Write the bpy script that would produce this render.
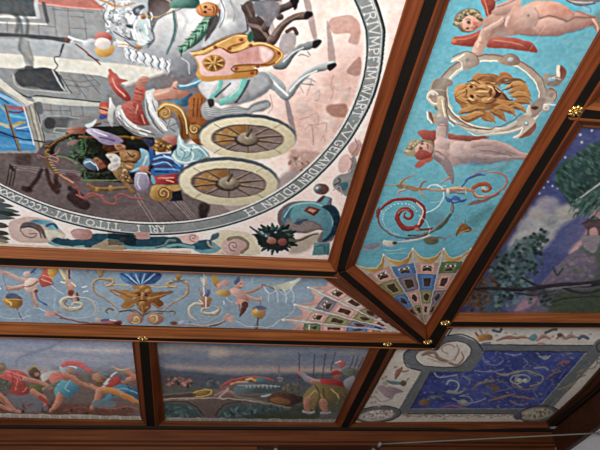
import bpy, math, random
import numpy as np
for o in list(bpy.data.objects): bpy.data.objects.remove(o)
scene = bpy.context.scene
COL = scene.collection
# ------------------------------------------------------------------ camera
FL = 658.44                       # focal length in pixels of a 600 px wide frame
ROT = np.array([[ 0.99033564, -0.04681849, -0.1305502 ],
                [-0.1324091 , -0.59926194, -0.78952705],
                [-0.0412693 ,  0.79918281, -0.59966965]])   # fixed below (looks up)
ROT[:, 2] = np.cross(ROT[:, 0], ROT[:, 1])
EYE = 1.6
H = 3.0
CEIL = EYE + H                    # height of the painted canvases
cam_data = bpy.data.cameras.new('camera')
cam_data.sensor_width = 36.0
cam_data.lens = FL / 600 * 36.0
cam = bpy.data.objects.new('camera', cam_data)
COL.objects.link(cam)
from mathutils import Matrix, Vector
M4 = Matrix([[*ROT[0], 0.0], [*ROT[1], 0.0], [*ROT[2], EYE], [0, 0, 0, 1]])
cam.matrix_world = M4
scene.camera = cam
# ------------------------------------------------------------------ world, lights, exposure
w = bpy.data.worlds.new('world'); scene.world = w; w.use_nodes = True
bg = w.node_tree.nodes['Background']
bg.inputs[0].default_value = (0.75, 0.85, 1.0, 1); bg.inputs[1].default_value = 0.15
vs = scene.view_settings
vs.view_transform = 'Standard'; vs.look = 'None'; vs.gamma = 1; vs.use_curve_mapping = False
vs.exposure = 1.05
def area(name, loc, target, sx, sy, power, col):
    l = bpy.data.lights.new(name, 'AREA'); l.shape = 'RECTANGLE'; l.size = sx; l.size_y = sy
    l.energy = power; l.color = col
    o = bpy.data.objects.new(name, l); COL.objects.link(o); o.location = loc
    d = Vector(target) - Vector(loc); o.rotation_euler = d.to_track_quat('-Z', 'Y').to_euler()
    return o
# area lamps in added, unseen windows, placed for the light falloff
area('unseen_near_window_light', (-2.6, -1.75, 1.8), (-2.0, 3.0, 4.2), 1.3, 1.9, 150, (1.0, 0.94, 0.89))
area('unseen_near_window_light', (0.2, -1.75, 1.8), (0.6, 3.0, 4.2), 1.3, 1.9, 230, (1.0, 0.94, 0.89))
area('unseen_left_window_light', (-5.6, 3.2, 1.9), (-1.0, 5.5, 4.6), 1.3, 1.9, 70, (0.85, 0.94, 1.0))

# ------------------------------------------------------------------ geometry helpers
def pl(u, v, drop=0.0):
    """point of the level `drop` metres below the ceiling canvases that the sight line of (u, v) meets"""
    x = (np.asarray(u, float) - 300) / FL; y = -(np.asarray(v, float) - 225) / FL
    d = x[..., None] * ROT[:, 0] + y[..., None] * ROT[:, 1] - ROT[:, 2]
    t = (H - drop) / d[..., 2]
    return d[..., :2] * t[..., None]
def proj(X, Y, Z):
    v = np.stack([X, Y, Z - EYE], -1) @ ROT
    return 300 + FL * v[..., 0] / -v[..., 2], 225 - FL * v[..., 1] / -v[..., 2]
def link(name, me, mat=None, parent=None):
    o = bpy.data.objects.new(name, me); COL.objects.link(o)
    if mat is not None: me.materials.append(mat)
    if parent is not None: o.parent = parent
    return o
def mesh(name, verts, faces, mat=None, parent=None, smooth=False):
    me = bpy.data.meshes.new(name)
    me.from_pydata([tuple(map(float, v)) for v in verts], [], faces)
    if smooth: me.polygons.foreach_set('use_smooth', [True] * len(me.polygons))
    me.update()
    o = link(name, me, mat, parent)
    if parent is not None: o.location = (-parent.location[0], -parent.location[1], -parent.location[2])
    return o
def empty(name, loc, label, cat, group=None):
    o = bpy.data.objects.new(name, None); COL.objects.link(o)
    o.location = tuple(map(float, loc)); o.empty_display_size = .1
    o['label'] = label; o['category'] = cat
    if group: o['group'] = group
    return o
def struct(o): o['kind'] = 'structure'; return o
def box(name, lo, hi, mat, parent=None):
    x0, y0, z0 = lo; x1, y1, z1 = hi
    v = [(x0,y0,z0),(x1,y0,z0),(x1,y1,z0),(x0,y1,z0),(x0,y0,z1),(x1,y0,z1),(x1,y1,z1),(x0,y1,z1)]
    f = [(0,3,2,1),(4,5,6,7),(0,1,5,4),(1,2,6,5),(2,3,7,6),(3,0,4,7)]
    return mesh(name, v, f, mat, parent)
# ------------------------------------------------------------------ materials
def newmat(name, rough=.5, spec=.4):
    m = bpy.data.materials.new(name); m.use_nodes = True
    b = m.node_tree.nodes['Principled BSDF']
    b.inputs['Roughness'].default_value = rough; b.inputs['Specular IOR Level'].default_value = spec
    return m, m.node_tree.nodes, m.node_tree.links, b
def lin(c):
    c = np.asarray(c, float) / 255
    return np.where(c <= .04045, c / 12.92, ((c + .055) / 1.055) ** 2.4)
def plain(name, rgb, rough=.5, spec=.4, metal=0, noise=0.15, scale=8):
    m, N, L, b = newmat(name, rough, spec); b.inputs['Metallic'].default_value = metal
    tc = N.new('ShaderNodeTexCoord'); n = N.new('ShaderNodeTexNoise'); n.inputs['Scale'].default_value = scale
    n.inputs['Detail'].default_value = 6
    r = N.new('ShaderNodeValToRGB'); c = np.array(rgb)
    r.color_ramp.elements[0].position = .3; r.color_ramp.elements[1].position = .7
    r.color_ramp.elements[0].color = (*(c * (1 - noise)), 1); r.color_ramp.elements[1].color = (*np.minimum(c * (1 + noise), 1), 1)
    L.new(tc.outputs['Object'], n.inputs['Vector']); L.new(n.outputs['Fac'], r.inputs['Fac']); L.new(r.outputs['Color'], b.inputs['Base Color'])
    return m
def wood(name, dark, light, angle, rough=.42, spec=.12):
    """varnished wood, grain running along `angle` (radians from +X)"""
    m, N, L, b = newmat(name, rough, spec)
    tc = N.new('ShaderNodeTexCoord'); mp = N.new('ShaderNodeMapping'); mp.vector_type = 'TEXTURE'
    mp.inputs['Rotation'].default_value = (0, 0, angle); mp.inputs['Scale'].default_value = (1.6, .05, .05)
    n = N.new('ShaderNodeTexNoise'); n.inputs['Scale'].default_value = 1.6; n.inputs['Detail'].default_value = 8; n.inputs['Roughness'].default_value = .6
    r = N.new('ShaderNodeValToRGB')
    r.color_ramp.elements[0].position = .28; r.color_ramp.elements[1].position = .72
    r.color_ramp.elements[0].color = (*dark, 1); r.color_ramp.elements[1].color = (*light, 1)
    n2 = N.new('ShaderNodeTexNoise'); n2.inputs['Scale'].default_value = 1.3; n2.inputs['Detail'].default_value = 3
    mr = N.new('ShaderNodeMapRange'); mr.inputs['To Min'].default_value = .7; mr.inputs['To Max'].default_value = 1.25
    mx = N.new('ShaderNodeVectorMath'); mx.operation = 'SCALE'
    L.new(tc.outputs['Object'], mp.inputs['Vector']); L.new(mp.outputs['Vector'], n.inputs['Vector']); L.new(n.outputs['Fac'], r.inputs['Fac'])
    L.new(tc.outputs['Object'], n2.inputs['Vector']); L.new(n2.outputs['Fac'], mr.inputs['Value'])
    L.new(r.outputs['Color'], mx.inputs[0]); L.new(mr.outputs['Result'], mx.inputs['Scale']); L.new(mx.outputs['Vector'], b.inputs['Base Color'])
    bp = N.new('ShaderNodeBump'); bp.inputs['Strength'].default_value = .12; bp.inputs['Distance'].default_value = .01
    L.new(n.outputs['Fac'], bp.inputs['Height']); L.new(bp.outputs['Normal'], b.inputs['Normal'])
    return m
def paint_mat():
    m, N, L, b = newmat('oil_paint_on_canvas', .5, .22)
    a = N.new('ShaderNodeVertexColor'); a.layer_name = 'paint'
    tc = N.new('ShaderNodeTexCoord'); n = N.new('ShaderNodeTexNoise'); n.inputs['Scale'].default_value = 35; n.inputs['Detail'].default_value = 5
    mr = N.new('ShaderNodeMapRange'); mr.inputs['To Min'].default_value = .88; mr.inputs['To Max'].default_value = 1.12
    mx = N.new('ShaderNodeVectorMath'); mx.operation = 'SCALE'
    L.new(tc.outputs['Object'], n.inputs['Vector']); L.new(n.outputs['Fac'], mr.inputs['Value'])
    L.new(a.outputs['Color'], mx.inputs[0]); L.new(mr.outputs['Result'], mx.inputs['Scale']); L.new(mx.outputs['Vector'], b.inputs['Base Color'])
    return m
PAINT = paint_mat()
WD, WL = (.070, .020, .006), (.215, .068, .019)
def wood_along(p, q):
    a = math.atan2(q[1] - p[1], q[0] - p[0]); k = round(a, 1)
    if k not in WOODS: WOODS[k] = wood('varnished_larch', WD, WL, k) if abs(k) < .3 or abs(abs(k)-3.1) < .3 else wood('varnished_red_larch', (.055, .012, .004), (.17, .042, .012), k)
    return WOODS[k]
WOODS = {}
BLACK = plain('black_stained_inlay', (.007, .006, .005), .6, .08)
PLASTER = plain('white_plaster', (.42, .42, .44), .8, .2, noise=.05)
PLANK = plain('grey_stone_floor', (.12, .135, .15), .45, .4, scale=2)
BRASS = plain('gilded_brass', (.62, .42, .15), .3, .5, 1.0, .2, 60)
IRON = plain('painted_iron', (.16, .16, .15), .45, .4)
DARKWOOD = wood('dark_wall_wood', (.02, .006, .003), (.05, .016, .008), 0)
GLASSDARK, _N, _L, _b = newmat('dark_window_glass', .08, .5)
_b.inputs['Base Color'].default_value = (.012, .013, .018, 1)
# ================================================================== the setting
XL, XR, YN, YF = -6.0, 5.75, -2.0, 8.62  # unseen near wall is drawn in to steepen the light falloff
def ring_ext(): pass
struct(mesh('floor', [(XL,YN,0),(XR,YN,0),(XR,YF,0),(XL,YF,0)], [(0,1,2,3)], PLANK))
struct(mesh('ceiling', [(XL,YN,CEIL+.05),(XR,YN,CEIL+.05),(XR,YF,CEIL+.05),(XL,YF,CEIL+.05)], [(0,3,2,1)], DARKWOOD))
def wall(name, p, q, holes, mat=None, th=.25, zt=CEIL+.05):
    """upright wall from p to q with rectangular holes (s0, s1, z0, z1) along its length"""
    p = np.array(p, float); q = np.array(q, float); L_ = np.linalg.norm(q - p); d = (q - p) / L_; n = np.array([-d[1], d[0]]) * th
    V, F = [], []
    ss = sorted({0, L_, *[s for h in holes for s in h[:2]]}); zz = sorted({0, zt, *[z for h in holes for z in h[2:]]})
    for i in range(len(ss) - 1):
        for j in range(len(zz) - 1):
            sm, zm = (ss[i] + ss[i+1]) / 2, (zz[j] + zz[j+1]) / 2
            if any(h[0] < sm < h[1] and h[2] < zm < h[3] for h in holes): continue
            b = len(V)
            for k in (0, 1):
                for s, z in ((ss[i], zz[j]), (ss[i+1], zz[j]), (ss[i+1], zz[j+1]), (ss[i], zz[j+1])):
                    c = p + d * s + n * k; V.append((c[0], c[1], z))
            F += [(b,b+1,b+2,b+3),(b+7,b+6,b+5,b+4),(b,b+4,b+5,b+1),(b+1,b+5,b+6,b+2),(b+2,b+6,b+7,b+3),(b+3,b+7,b+4,b)]
    return struct(mesh(name, V, F, mat or PLASTER))
HB = .07                                     # how far the beams hang below the canvases
def polyline(pts, drop, e0=0, e1=0, n=7):
    P = pl([p[0] for p in pts], [p[1] for p in pts], drop)
    if e0: d = P[0] - P[1]; P[0] = P[0] + d / np.linalg.norm(d) * e0
    if e1: d = P[-1] - P[-2]; P[-1] = P[-1] + d / np.linalg.norm(d) * e1
    if len(P) == 2:
        t = np.linspace(0, 1, n)[:, None]; return P[0] + (P[1] - P[0]) * t
    if len(P) == 3:                             # keep the middle point as a sample
        k = n // 2; t = np.linspace(0, 1, k + 1)[:, None]
        return np.vstack([(P[0] + (P[1] - P[0]) * t), (P[1] + (P[2] - P[1]) * t)[1:]])
PROF = [(0, 0), (0, .22), (.05, .30), (.13, .30), (.17, .22), (.24, .26), (.45, .52), (.66, .78), (.76, .86), (.80, .94), (.88, 1.02), (.96, 1.0), (1, .90), (1, .55), (1, 0)]
def moulding(A, B, mat, parent, prof=PROF, h=HB):
    """loft from the canvas edge A up to the inlay edge B"""
    V, F = [], []
    m = len(prof)
    for a, b in zip(A, B):
        for s, f in prof:
            q = a + (b - a) * s; V.append((q[0], q[1], CEIL + .002 - f * h))
    for i in range(len(A) - 1):
        for j in range(m):
            k = (j + 1) % m
            F.append((i*m+j, i*m+k, (i+1)*m+k, (i+1)*m+j))
    F += [tuple(range(m)), tuple(range((len(A)-1)*m, len(A)*m))[::-1]]
    return mesh('moulding', V, F, mat, parent)
def band(A, B, d0, d1, mat, parent, name='inlay'):
    V, F = [], []
    for a, b in zip(A, B):
        V += [(a[0], a[1], CEIL - d1), (b[0], b[1], CEIL - d1), (b[0], b[1], CEIL - d0), (a[0], a[1], CEIL - d0)]
    for i in range(len(A) - 1):
        for j in range(4):
            k = (j + 1) % 4; F.append((i*4+j, i*4+k, (i+1)*4+k, (i+1)*4+j))
    n = len(A) * 4
    F += [(0, 1, 2, 3), (n-1, n-2, n-3, n-4)]
    return mesh(name, V, F, mat, parent)
def beam(label, L0, L1, L2, L3, e0=0, e1=0, off=None, group=None, zoff=0):
    A = polyline(L0, 0, e0, e1); B = polyline(L1, HB, e0, e1); C_ = polyline(L2, HB, e0, e1)
    D = C_ + np.array(off) if off is not None else polyline(L3, 0, e0, e1)
    t = empty('ceiling_beam', (*((A[0] + D[-1]) / 2), CEIL), label, 'ceiling beam', group)
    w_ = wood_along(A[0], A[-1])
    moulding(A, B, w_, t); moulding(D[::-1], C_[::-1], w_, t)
    band(B, C_, 0, HB * .86 + zoff, BLACK, t)
    return D
# ================================================================== carved and inlaid beams
beam('long varnished beam with black inlay right of the chariot painting',
     [(405.8, 0), (327.8, 259.4)], [(425.3, 0), (342, 248), (337, 272)], [(438, 0), (353, 245), (345, 270)], [(449, 0), (355, 265)], e0=1.0)
D_IB = beam('long varnished beam with black inlay below the chariot painting',
     [(0, 245.7), (327.8, 259.4)], [(0, 258.5), (336, 272.5)], [(0, 266.1), (338, 278)], None, e0=1.9, off=(0, .075))
beam('short diagonal mitre beam between the two painted fans',
     [(318, 273), (402, 332)], [(338.5, 275), (421.7, 345)], [(346, 272), (427, 342)], [(355, 265), (425.8, 325)], zoff=.002)
beam('varnished beam with black inlay between the turquoise frieze and the night landscape',
     [(600, 28), (540, 133.5), (425.8, 325)], [(600, 64), (530, 176), (428, 341)], [(600, 82), (520, 210), (436, 348)], [(600, 98), (457.5, 312.5), (436, 350)], e0=1.0)
D_OB = beam('long varnished beam with black inlay below the grey blue frieze',
     [(0, 321.8), (150, 327), (402, 332.5)], [(0, 335), (150, 338.4), (421.7, 344)], [(0, 337.8), (150, 341.7), (432, 349.5)], None, e0=2.2, off=(0, .08))
beam('short cross beam with black inlay at the top of the night landscape',
     [(591, 99), (600, 100)], [(572, 108), (600, 111.5)], [(568, 118), (600, 120.5)], [(581, 125.5), (600, 127)], e1=1.2, zoff=.002)
beam('cross beam with black inlay between the night landscape and the blue grotesque panel',
     [(457.5, 312.5), (600, 312.8)], [(452, 322), (600, 323.5)], [(447, 327.5), (600, 328)], None, e1=1.2, off=(0, .04), zoff=.002)
beam('dark partition beam between the battle and the river bridge painting',
     [(132.2, 342.2), (140.8, 416.5)], [(139.5, 342), (147, 428)], [(148.5, 342), (155, 428)], [(156.7, 342), (165.3, 418)], zoff=.002)
beam('dark partition beam between the river bridge and the blue grotesque panel',
     [(370, 347), (334.7, 422)], [(381, 348), (341, 428)], [(390, 349), (348, 428)], [(396, 348), (355, 422)], zoff=.002)
# ------------------------------------------------------------------ cornice of the far wall
YW = 8.2
def at_y(u, v, Y): p = pl(u, v, 0); t = Y / p[1]; return (p[0] * t, Y, EYE + H * t)
def at_x(u, v, X): p = pl(u, v, 0); t = X / p[0]; return (X, p[1] * t, EYE + H * t)
far0 = polyline([(0, 417.3), (240, 422), (353, 422.3)], 0, 3.0, 0)
far0 = np.vstack([far0, polyline([(353, 422.3), (430, 421.7), (546, 421.3)], 0)[1:]])
c = empty('cornice', (0, 8.1, CEIL - .15), 'long varnished stepped cornice below the battle, bridge and blue paintings', 'cornice')
xs = far0[:, 0]
WF = wood('shade_toned_larch_cornice', (.04, .011, .004), (.11, .032, .010), 0)  # light falloff towards the far wall is put into this wood colour
CH = .085                                      # drop of the sloped board
far1 = np.stack([xs + .02, np.interp(xs, pl([0, 180, 300, 450, 560], [427.5, 430, 430, 430, 427.5], CH)[:, 0], pl([0, 180, 300, 450, 560], [427.5, 430, 430, 430, 427.5], CH)[:, 1])], 1)
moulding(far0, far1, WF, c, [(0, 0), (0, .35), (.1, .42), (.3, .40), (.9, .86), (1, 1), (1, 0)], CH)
Yf = YW - .1
def strip_y(name, y0, y1, z0, z1, mat, x0=xs[0], x1=xs[-1] + .2): return box(name, (x0, y0, z0), (x1, y1, z1), mat, c)
y1m = float(far1[:, 1].mean())
z441 = at_y(300, 441, Yf)[2]; z445 = at_y(300, 445, YW - .07)[2]
strip_y('shadow_gap', y1m - .02, YW, CEIL - CH - .012, CEIL - CH + .02, BLACK)
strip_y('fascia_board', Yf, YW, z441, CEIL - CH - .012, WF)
strip_y('bead', Yf + .015, YW, z441 - .012, z441, DARKWOOD)
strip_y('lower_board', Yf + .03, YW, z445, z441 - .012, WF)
# ------------------------------------------------------------------ walls
xw0, xw1 = at_y(257, 446, YW)[0], at_y(380, 446, YW)[0]
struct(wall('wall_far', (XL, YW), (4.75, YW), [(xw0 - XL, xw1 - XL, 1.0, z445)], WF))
XW = 4.62
zr = EYE + 2.585
wall('wall_right', (XW, YW), (XW, YN), [])
wall('wall_left', (XL, YN), (XL, YW), [(4.5, 5.9, .9, 2.9)])
wall('wall_near', (XW, YN), (XL, YN), [(XW-.9, XW+.5, .8, 2.8), (XW+1.9, XW+3.3, .8, 2.8)])
# the tall dark window of the far wall
wn = empty('window_1', ((xw0 + xw1) / 2, YW, 1.0), 'tall dark window below the cornice, at the foot of the picture', 'window'); struct(wn)
box('glass', (xw0, YW + .10, 1.0), (xw1, YW + .11, z445), GLASSDARK, wn)
for u, ww in ((275.5, .02), (373, .02)):
    xm = at_y(u, 448, YW + .08)[0]; box('mullion', (xm - ww, YW + .06, 1.0), (xm + ww, YW + .1, z445), IRON, wn)
for x0, x1 in ((xw0, xw0 + .05), (xw1 - .05, xw1)): box('window_frame', (x0, YW + .04, 1.0), (x1, YW + .1, z445), DARKWOOD, wn)
for k, (s0, nm, pts) in enumerate((( -1, 'w', ((-.5, .9), None)), (-1, 'w', ((-3.3, -1.9), None)))):  # unseen window frames added around the near lamps
    (x0, x1), _ = pts
    t = empty(f'window_{k+2}', ((x0+x1)/2, YN, .9), 'unseen window added to the near wall', 'window'); struct(t)
    for a_, b_ in ((x0, x0+.07), (x1-.07, x1), ((x0+x1)/2-.03, (x0+x1)/2+.03)): box('window_frame', (a_, YN-.15, .8), (b_, YN-.08, 2.8), DARKWOOD, t)
# ------------------------------------------------------------------ frieze board of the right wall
rb = empty('wall_frieze', (XW, 7.2, zr), 'wide shade-toned wooden frieze board on top of the white right wall', 'frieze board')
r0 = pl([546, 580, 600], [421.3, 390, 367], 0); r1 = pl([552, 593, 615], [427, 394, 371], CH)
r0 = np.vstack([r0, r0[-1] + (0.0, -2.5)]); r1 = np.vstack([r1, r1[-1] + (0.0, -2.4)])
RW = wood('shade_toned_larch_right', (.02, .006, .003), (.05, .016, .008), math.pi / 2)  # dimness of the right corner is put into this wood colour
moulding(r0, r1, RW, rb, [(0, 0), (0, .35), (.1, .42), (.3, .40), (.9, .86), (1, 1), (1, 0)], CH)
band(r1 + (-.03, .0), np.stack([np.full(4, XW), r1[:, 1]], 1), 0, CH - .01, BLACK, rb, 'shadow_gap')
box('frieze_panel', (XW - .05, YN + .05, zr), (XW - .001, YW - .11, CEIL - CH), DARKWOOD, rb)  # dark wood here also carries the dimness of the corner
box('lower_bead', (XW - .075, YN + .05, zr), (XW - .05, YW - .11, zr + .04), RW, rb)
# thin iron rod
p0, p1 = Vector(at_y(382, 444, YW - .16)), Vector(at_x(600, 433, XW - .08))
p0 = p0 - (p1 - p0) * .01
def tube(name, pts, r, mat, parent=None, n=10):
    V, F = [], []
    for i, p in enumerate(pts):
        d = (Vector(pts[min(i+1, len(pts)-1)]) - Vector(pts[max(i-1, 0)])).normalized()
        a = d.cross(Vector((0, 0, 1))).normalized(); b = d.cross(a)
        for k in range(n):
            t = 2 * math.pi * k / n; V.append(Vector(p) + (a * math.cos(t) + b * math.sin(t)) * r)
    for i in range(len(pts) - 1):
        for k in range(n): F.append((i*n+k, i*n+(k+1)%n, (i+1)*n+(k+1)%n, (i+1)*n+k))
    F += [tuple(range(n))[::-1], tuple(range((len(pts)-1)*n, len(pts)*n))]
    return mesh(name, V, F, mat, parent, True)
rod = empty('tie_rod', p0, 'thin grey iron rod running from the far cornice to the right wall', 'rod')
IRONL = plain('galvanised_iron', (.10, .10, .085), .5, .3)
tube('rod', [p0 + (p1 - p0) * (k / 8) for k in range(9)], .009, IRONL, rod)
tube('end_bracket', [p0 + Vector((0, .10, 0)), p0 + Vector((0, -.02, 0))], .022, IRON, rod)
tube('end_bracket', [p1 + Vector((.05, 0, 0)), p1 + Vector((-.01, 0, 0))], .022, IRON, rod)
# ------------------------------------------------------------------ gilded rosettes
def rosette_mesh():
    V, F = [], []
    npet = 8; rings = [(0, 1.0), (.10, 1.0), (.20, .80), (.24, .42), (.42, .55), (.62, .80), (.85, .72), (1.0, .35), (1.02, 0)]
    n = npet * 8
    for r_, h_ in rings:
        for k in range(n):
            t = 2 * math.pi * k / n; lob = abs(math.cos(t * npet / 2)) ** .6
            rr = r_ * (1 if r_ < .3 else (.62 + .38 * lob if r_ > .8 else .8 + .2 * lob)); hh = h_ * (1 if r_ < .3 else .35 + .65 * lob)
            V.append((rr * math.cos(t), rr * math.sin(t), -hh))
    for i in range(len(rings) - 1):
        for k in range(n): F.append((i*n+k, (i+1)*n+k, (i+1)*n+(k+1)%n, i*n+(k+1)%n))
    return V, F
RV, RF = rosette_mesh()
def rosette(u, v, r, label):
    p = pl(u, v, HB + .015); s = r
    t = empty('gilded_rosette', (*p, CEIL - HB), label, 'rosette', 'gilded rosettes on the beam crossings')
    o = mesh('petals', [(p[0] + a*s, p[1] + b*s, CEIL - HB*.86 + c_ * s * .45) for a, b, c_ in RV], RF, BRASS, t, False)
    bs = []
    for i in range(7):
        for k in range(16):
            a = math.pi / 2 * i / 6; q = 2 * math.pi * k / 16
            bs.append((p[0] + .24*s*math.cos(a)*math.cos(q), p[1] + .24*s*math.cos(a)*math.sin(q), CEIL - HB*.86 - .45*s*.7 - .3*s*math.sin(a)))
    mesh('boss', bs, [(i*16+k, i*16+(k+1)%16, (i+1)*16+(k+1)%16, (i+1)*16+k) for i in range(6) for k in range(16)], BRASS, t, True)
rosette(576.5, 113.5, .048, 'gilded rosette at the top left corner of the night landscape')
rosette(445.5, 325, .048, 'gilded rosette at the bottom left corner of the night landscape')
rosette(428, 344, .048, 'gilded rosette at the outer corner of the mitre beam')
rosette(387.8, 346, .048, 'gilded rosette at the top of the partition right of the river bridge painting')
rosette(142.5, 340.5, .048, 'gilded rosette at the top of the partition right of the battle painting')
# ================================================================== painted canvases
def spline(P, n=6, closed=True):
    P = np.asarray(P, float)
    if closed: Q = np.vstack([P[-1], P, P[0], P[1]])
    else: Q = np.vstack([2*P[0]-P[1], P, 2*P[-1]-P[-2]])
    t = np.linspace(0, 1, n, endpoint=False)[:, None, None]
    a, b, c, d = Q[:-3], Q[1:-2], Q[2:-1], Q[3:]
    s = .5 * (2*b + (c-a)*t + (2*a-5*b+4*c-d)*t**2 + (3*b-a-3*c+d)*t**3)
    s = s.transpose(1, 0, 2).reshape(-1, 2)
    return s if closed else np.vstack([s, P[-1]])
def hash2(ix, iy, seed):
    h = (ix * 374761393 + iy * 668265263 + seed * 982451653) & 0x7fffffff
    h = ((h ^ (h >> 13)) * 1274126177) & 0x7fffffff
    return ((h ^ (h >> 16)) & 0xffff) / 65535.0
def vnoise(x, y, seed=1):
    ix, iy = np.floor(x).astype(np.int64), np.floor(y).astype(np.int64); fx, fy = x - ix, y - iy
    fx = fx*fx*(3-2*fx); fy = fy*fy*(3-2*fy)
    a = hash2(ix, iy, seed); b = hash2(ix+1, iy, seed); c = hash2(ix, iy+1, seed); d = hash2(ix+1, iy+1, seed)
    return (a*(1-fx)+b*fx)*(1-fy) + (c*(1-fx)+d*fx)*fy
def fnoise(x, y, seed=1, o=4):
    s = 0; a = .5
    for k in range(o): s = s + a * vnoise(x * 2**k, y * 2**k, seed + k); a *= .5
    return s / (1 - .5**o)
class Art:
    """A canvas in the ceiling plane. quad = four corners (plane metres) in order; shapes are laid on it point by point."""
    def __init__(s, quad, step, base, keep=None, warp=1.7):
        q = np.array(quad, float); s.keep = keep; s.neutral = False; s.contrast = 1.1
        nx = max(2, int(max(np.linalg.norm(q[1]-q[0]), np.linalg.norm(q[2]-q[3])) / step)); ny = max(2, int(max(np.linalg.norm(q[3]-q[0]), np.linalg.norm(q[2]-q[1])) / step))
        u = np.linspace(0, 1, nx+1)[None, :, None]; v = np.linspace(0, 1, ny+1)[:, None, None]
        P = q[0]*(1-u)*(1-v) + q[1]*u*(1-v) + q[2]*u*v + q[3]*(1-u)*v
        s.nx, s.ny = nx, ny; s.P = P.reshape(-1, 2); s.u, s.v = proj(s.P[:, 0], s.P[:, 1], np.full(len(s.P), CEIL))
        s.u0, s.v0 = s.u, s.v                   # the hand of the painter: outlines waver a little
        fq = 22*.0055/step; wx = fnoise(s.P[:, 0]*fq, s.P[:, 1]*fq, 101, 2)-.5; wy = fnoise(s.P[:, 0]*fq+9, s.P[:, 1]*fq+5, 103, 2)-.5; s.step = step
        s.u = s.u + wx*warp; s.v = s.v + wy*warp
        s.C = np.tile(np.array(base, float), (len(s.P), 1)); s.Lb = np.zeros(len(s.P), int); s.names = ['canvas']; s.labels = {}
        s.o = (0, 0, 1); s.cur = 0; s.rnd = random.Random(7)
    def part(s, name=None, label=None):
        if name is None: s.cur = 0; return
        s.names.append(name); s.cur = len(s.names) - 1
        if label: s.labels[s.cur] = label
    def T(s, p): p = np.asarray(p, float); return p / s.o[2] + np.array(s.o[:2])
    def put(s, idx, a, c):
        if not len(idx): return
        a = np.clip(a, 0, 1)[:, None]; s.C[idx] = s.C[idx] * (1 - a) + np.asarray(c) * a
        if s.cur: s.Lb[idx[a[:, 0] > .5]] = s.cur
    def box(s, Q, m):
        return np.nonzero((s.u > Q[:, 0].min()-m) & (s.u < Q[:, 0].max()+m) & (s.v > Q[:, 1].min()-m) & (s.v < Q[:, 1].max()+m))[0]
    def segd(s, x, y, Q, closed):
        best = np.full(len(x), 1e9); ins = np.zeros(len(x), bool); bt = np.zeros(len(x)); off = np.zeros(len(x))
        n = len(Q); m = n if closed else n - 1
        for i in range(m):
            x0, y0 = Q[i]; x1, y1 = Q[(i+1) % n]; dx, dy = x1-x0, y1-y0; l2 = dx*dx+dy*dy+1e-9
            t = np.clip(((x-x0)*dx+(y-y0)*dy)/l2, 0, 1); ex = x-x0-t*dx; ey = y-y0-t*dy; d = ex*ex+ey*ey
            k = d < best; best[k] = d[k]
            if not closed: bt[k] = (i+t[k])/m; off[k] = ex[k]*LX+ey[k]*LY
            else:
                c = (y0 > y) != (y1 > y)
                if dy != 0: ins ^= c & (x < x0 + (y-y0)/dy*dx)
        return np.sqrt(best), ins, bt, off
    def fill(s, pts, c, c2=None, ax=None, a=1, soft=.7, sm=True, n=5):
        """closed shape; c2 + ax=((x0,y0),(x1,y1)) blend the paint from c to c2 along that axis"""
        Q = s.T(pts)
        if sm: Q = spline(Q, n)
        idx = s.box(Q, soft*2)
        if not len(idx): return
        x, y = s.u[idx], s.v[idx]; d, ins, _, _ = s.segd(x, y, Q, True); sd = np.where(ins, d, -d)
        al = np.clip(.5 + sd/(2*soft), 0, 1) * a
        if c2 is not None:
            p, q = s.T(ax[0]), s.T(ax[1]); w = q-p; t = np.clip(((x-p[0])*w[0]+(y-p[1])*w[1])/(w@w), 0, 1)[:, None]
            cc = np.array(c, float)*(1-t) + np.array(c2, float)*t
        else: cc = np.array(c, float)
        s.put(idx, al, cc)
    def line(s, pts, w, c, c2=None, a=1, soft=.5, sm=True, dash=0):
        """brush stroke of width w (photo px, number or (start, end) or list) ; c2 = colour of its shaded side"""
        Q = s.T(pts)
        if sm and len(Q) > 2: Q = spline(Q, 5, False)
        W = np.atleast_1d(np.array(w, float)) / 2 / s.o[2]; mw = W.max()
        idx = s.box(Q, mw+soft*2)
        if not len(idx): return
        d, _, t, off = s.segd(s.u[idx], s.v[idx], Q, False)
        r = np.interp(t, np.linspace(0, 1, len(W)), W) if len(W) > 1 else W[0]
        al = np.clip(.5 + (r-d)/(2*soft), 0, 1) * np.minimum(1, r*2+.15) * a
        if dash: al = al * (np.sin(t*dash*6.283) > 0)
        if c2 is not None:
            k = np.clip(.5 + .6*off/np.maximum(r, .3), 0, 1)[:, None]; cc = np.array(c2, float)*(1-k)+np.array(c, float)*k
        else: cc = np.array(c, float)
        s.put(idx, al, cc)
    def blob(s, cx, cy, rx, ry, c, c2=None, rot=0, a=1, soft=.7):
        """modelled round form: c on its bright side, c2 on the other"""
        p = s.T((cx, cy)); rx /= s.o[2]; ry /= s.o[2]; m = max(rx, ry)+2
        idx = np.nonzero((abs(s.u-p[0]) < m) & (abs(s.v-p[1]) < m))[0]
        if not len(idx): return
        x, y = s.u[idx]-p[0], s.v[idx]-p[1]; R = math.radians(rot); X = x*math.cos(R)+y*math.sin(R); Y = -x*math.sin(R)+y*math.cos(R)
        r = np.sqrt((X/rx)**2+(Y/ry)**2); al = np.clip(.5+(1-r)*min(rx, ry)/(2*soft), 0, 1)*a
        if c2 is not None:
            k = np.clip(.55+.55*(x*LX+y*LY)/m*1.2, 0, 1)[:, None]; cc = np.array(c2, float)*(1-k)+np.array(c, float)*k
        else: cc = np.array(c, float)
        s.put(idx, al, cc)
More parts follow.
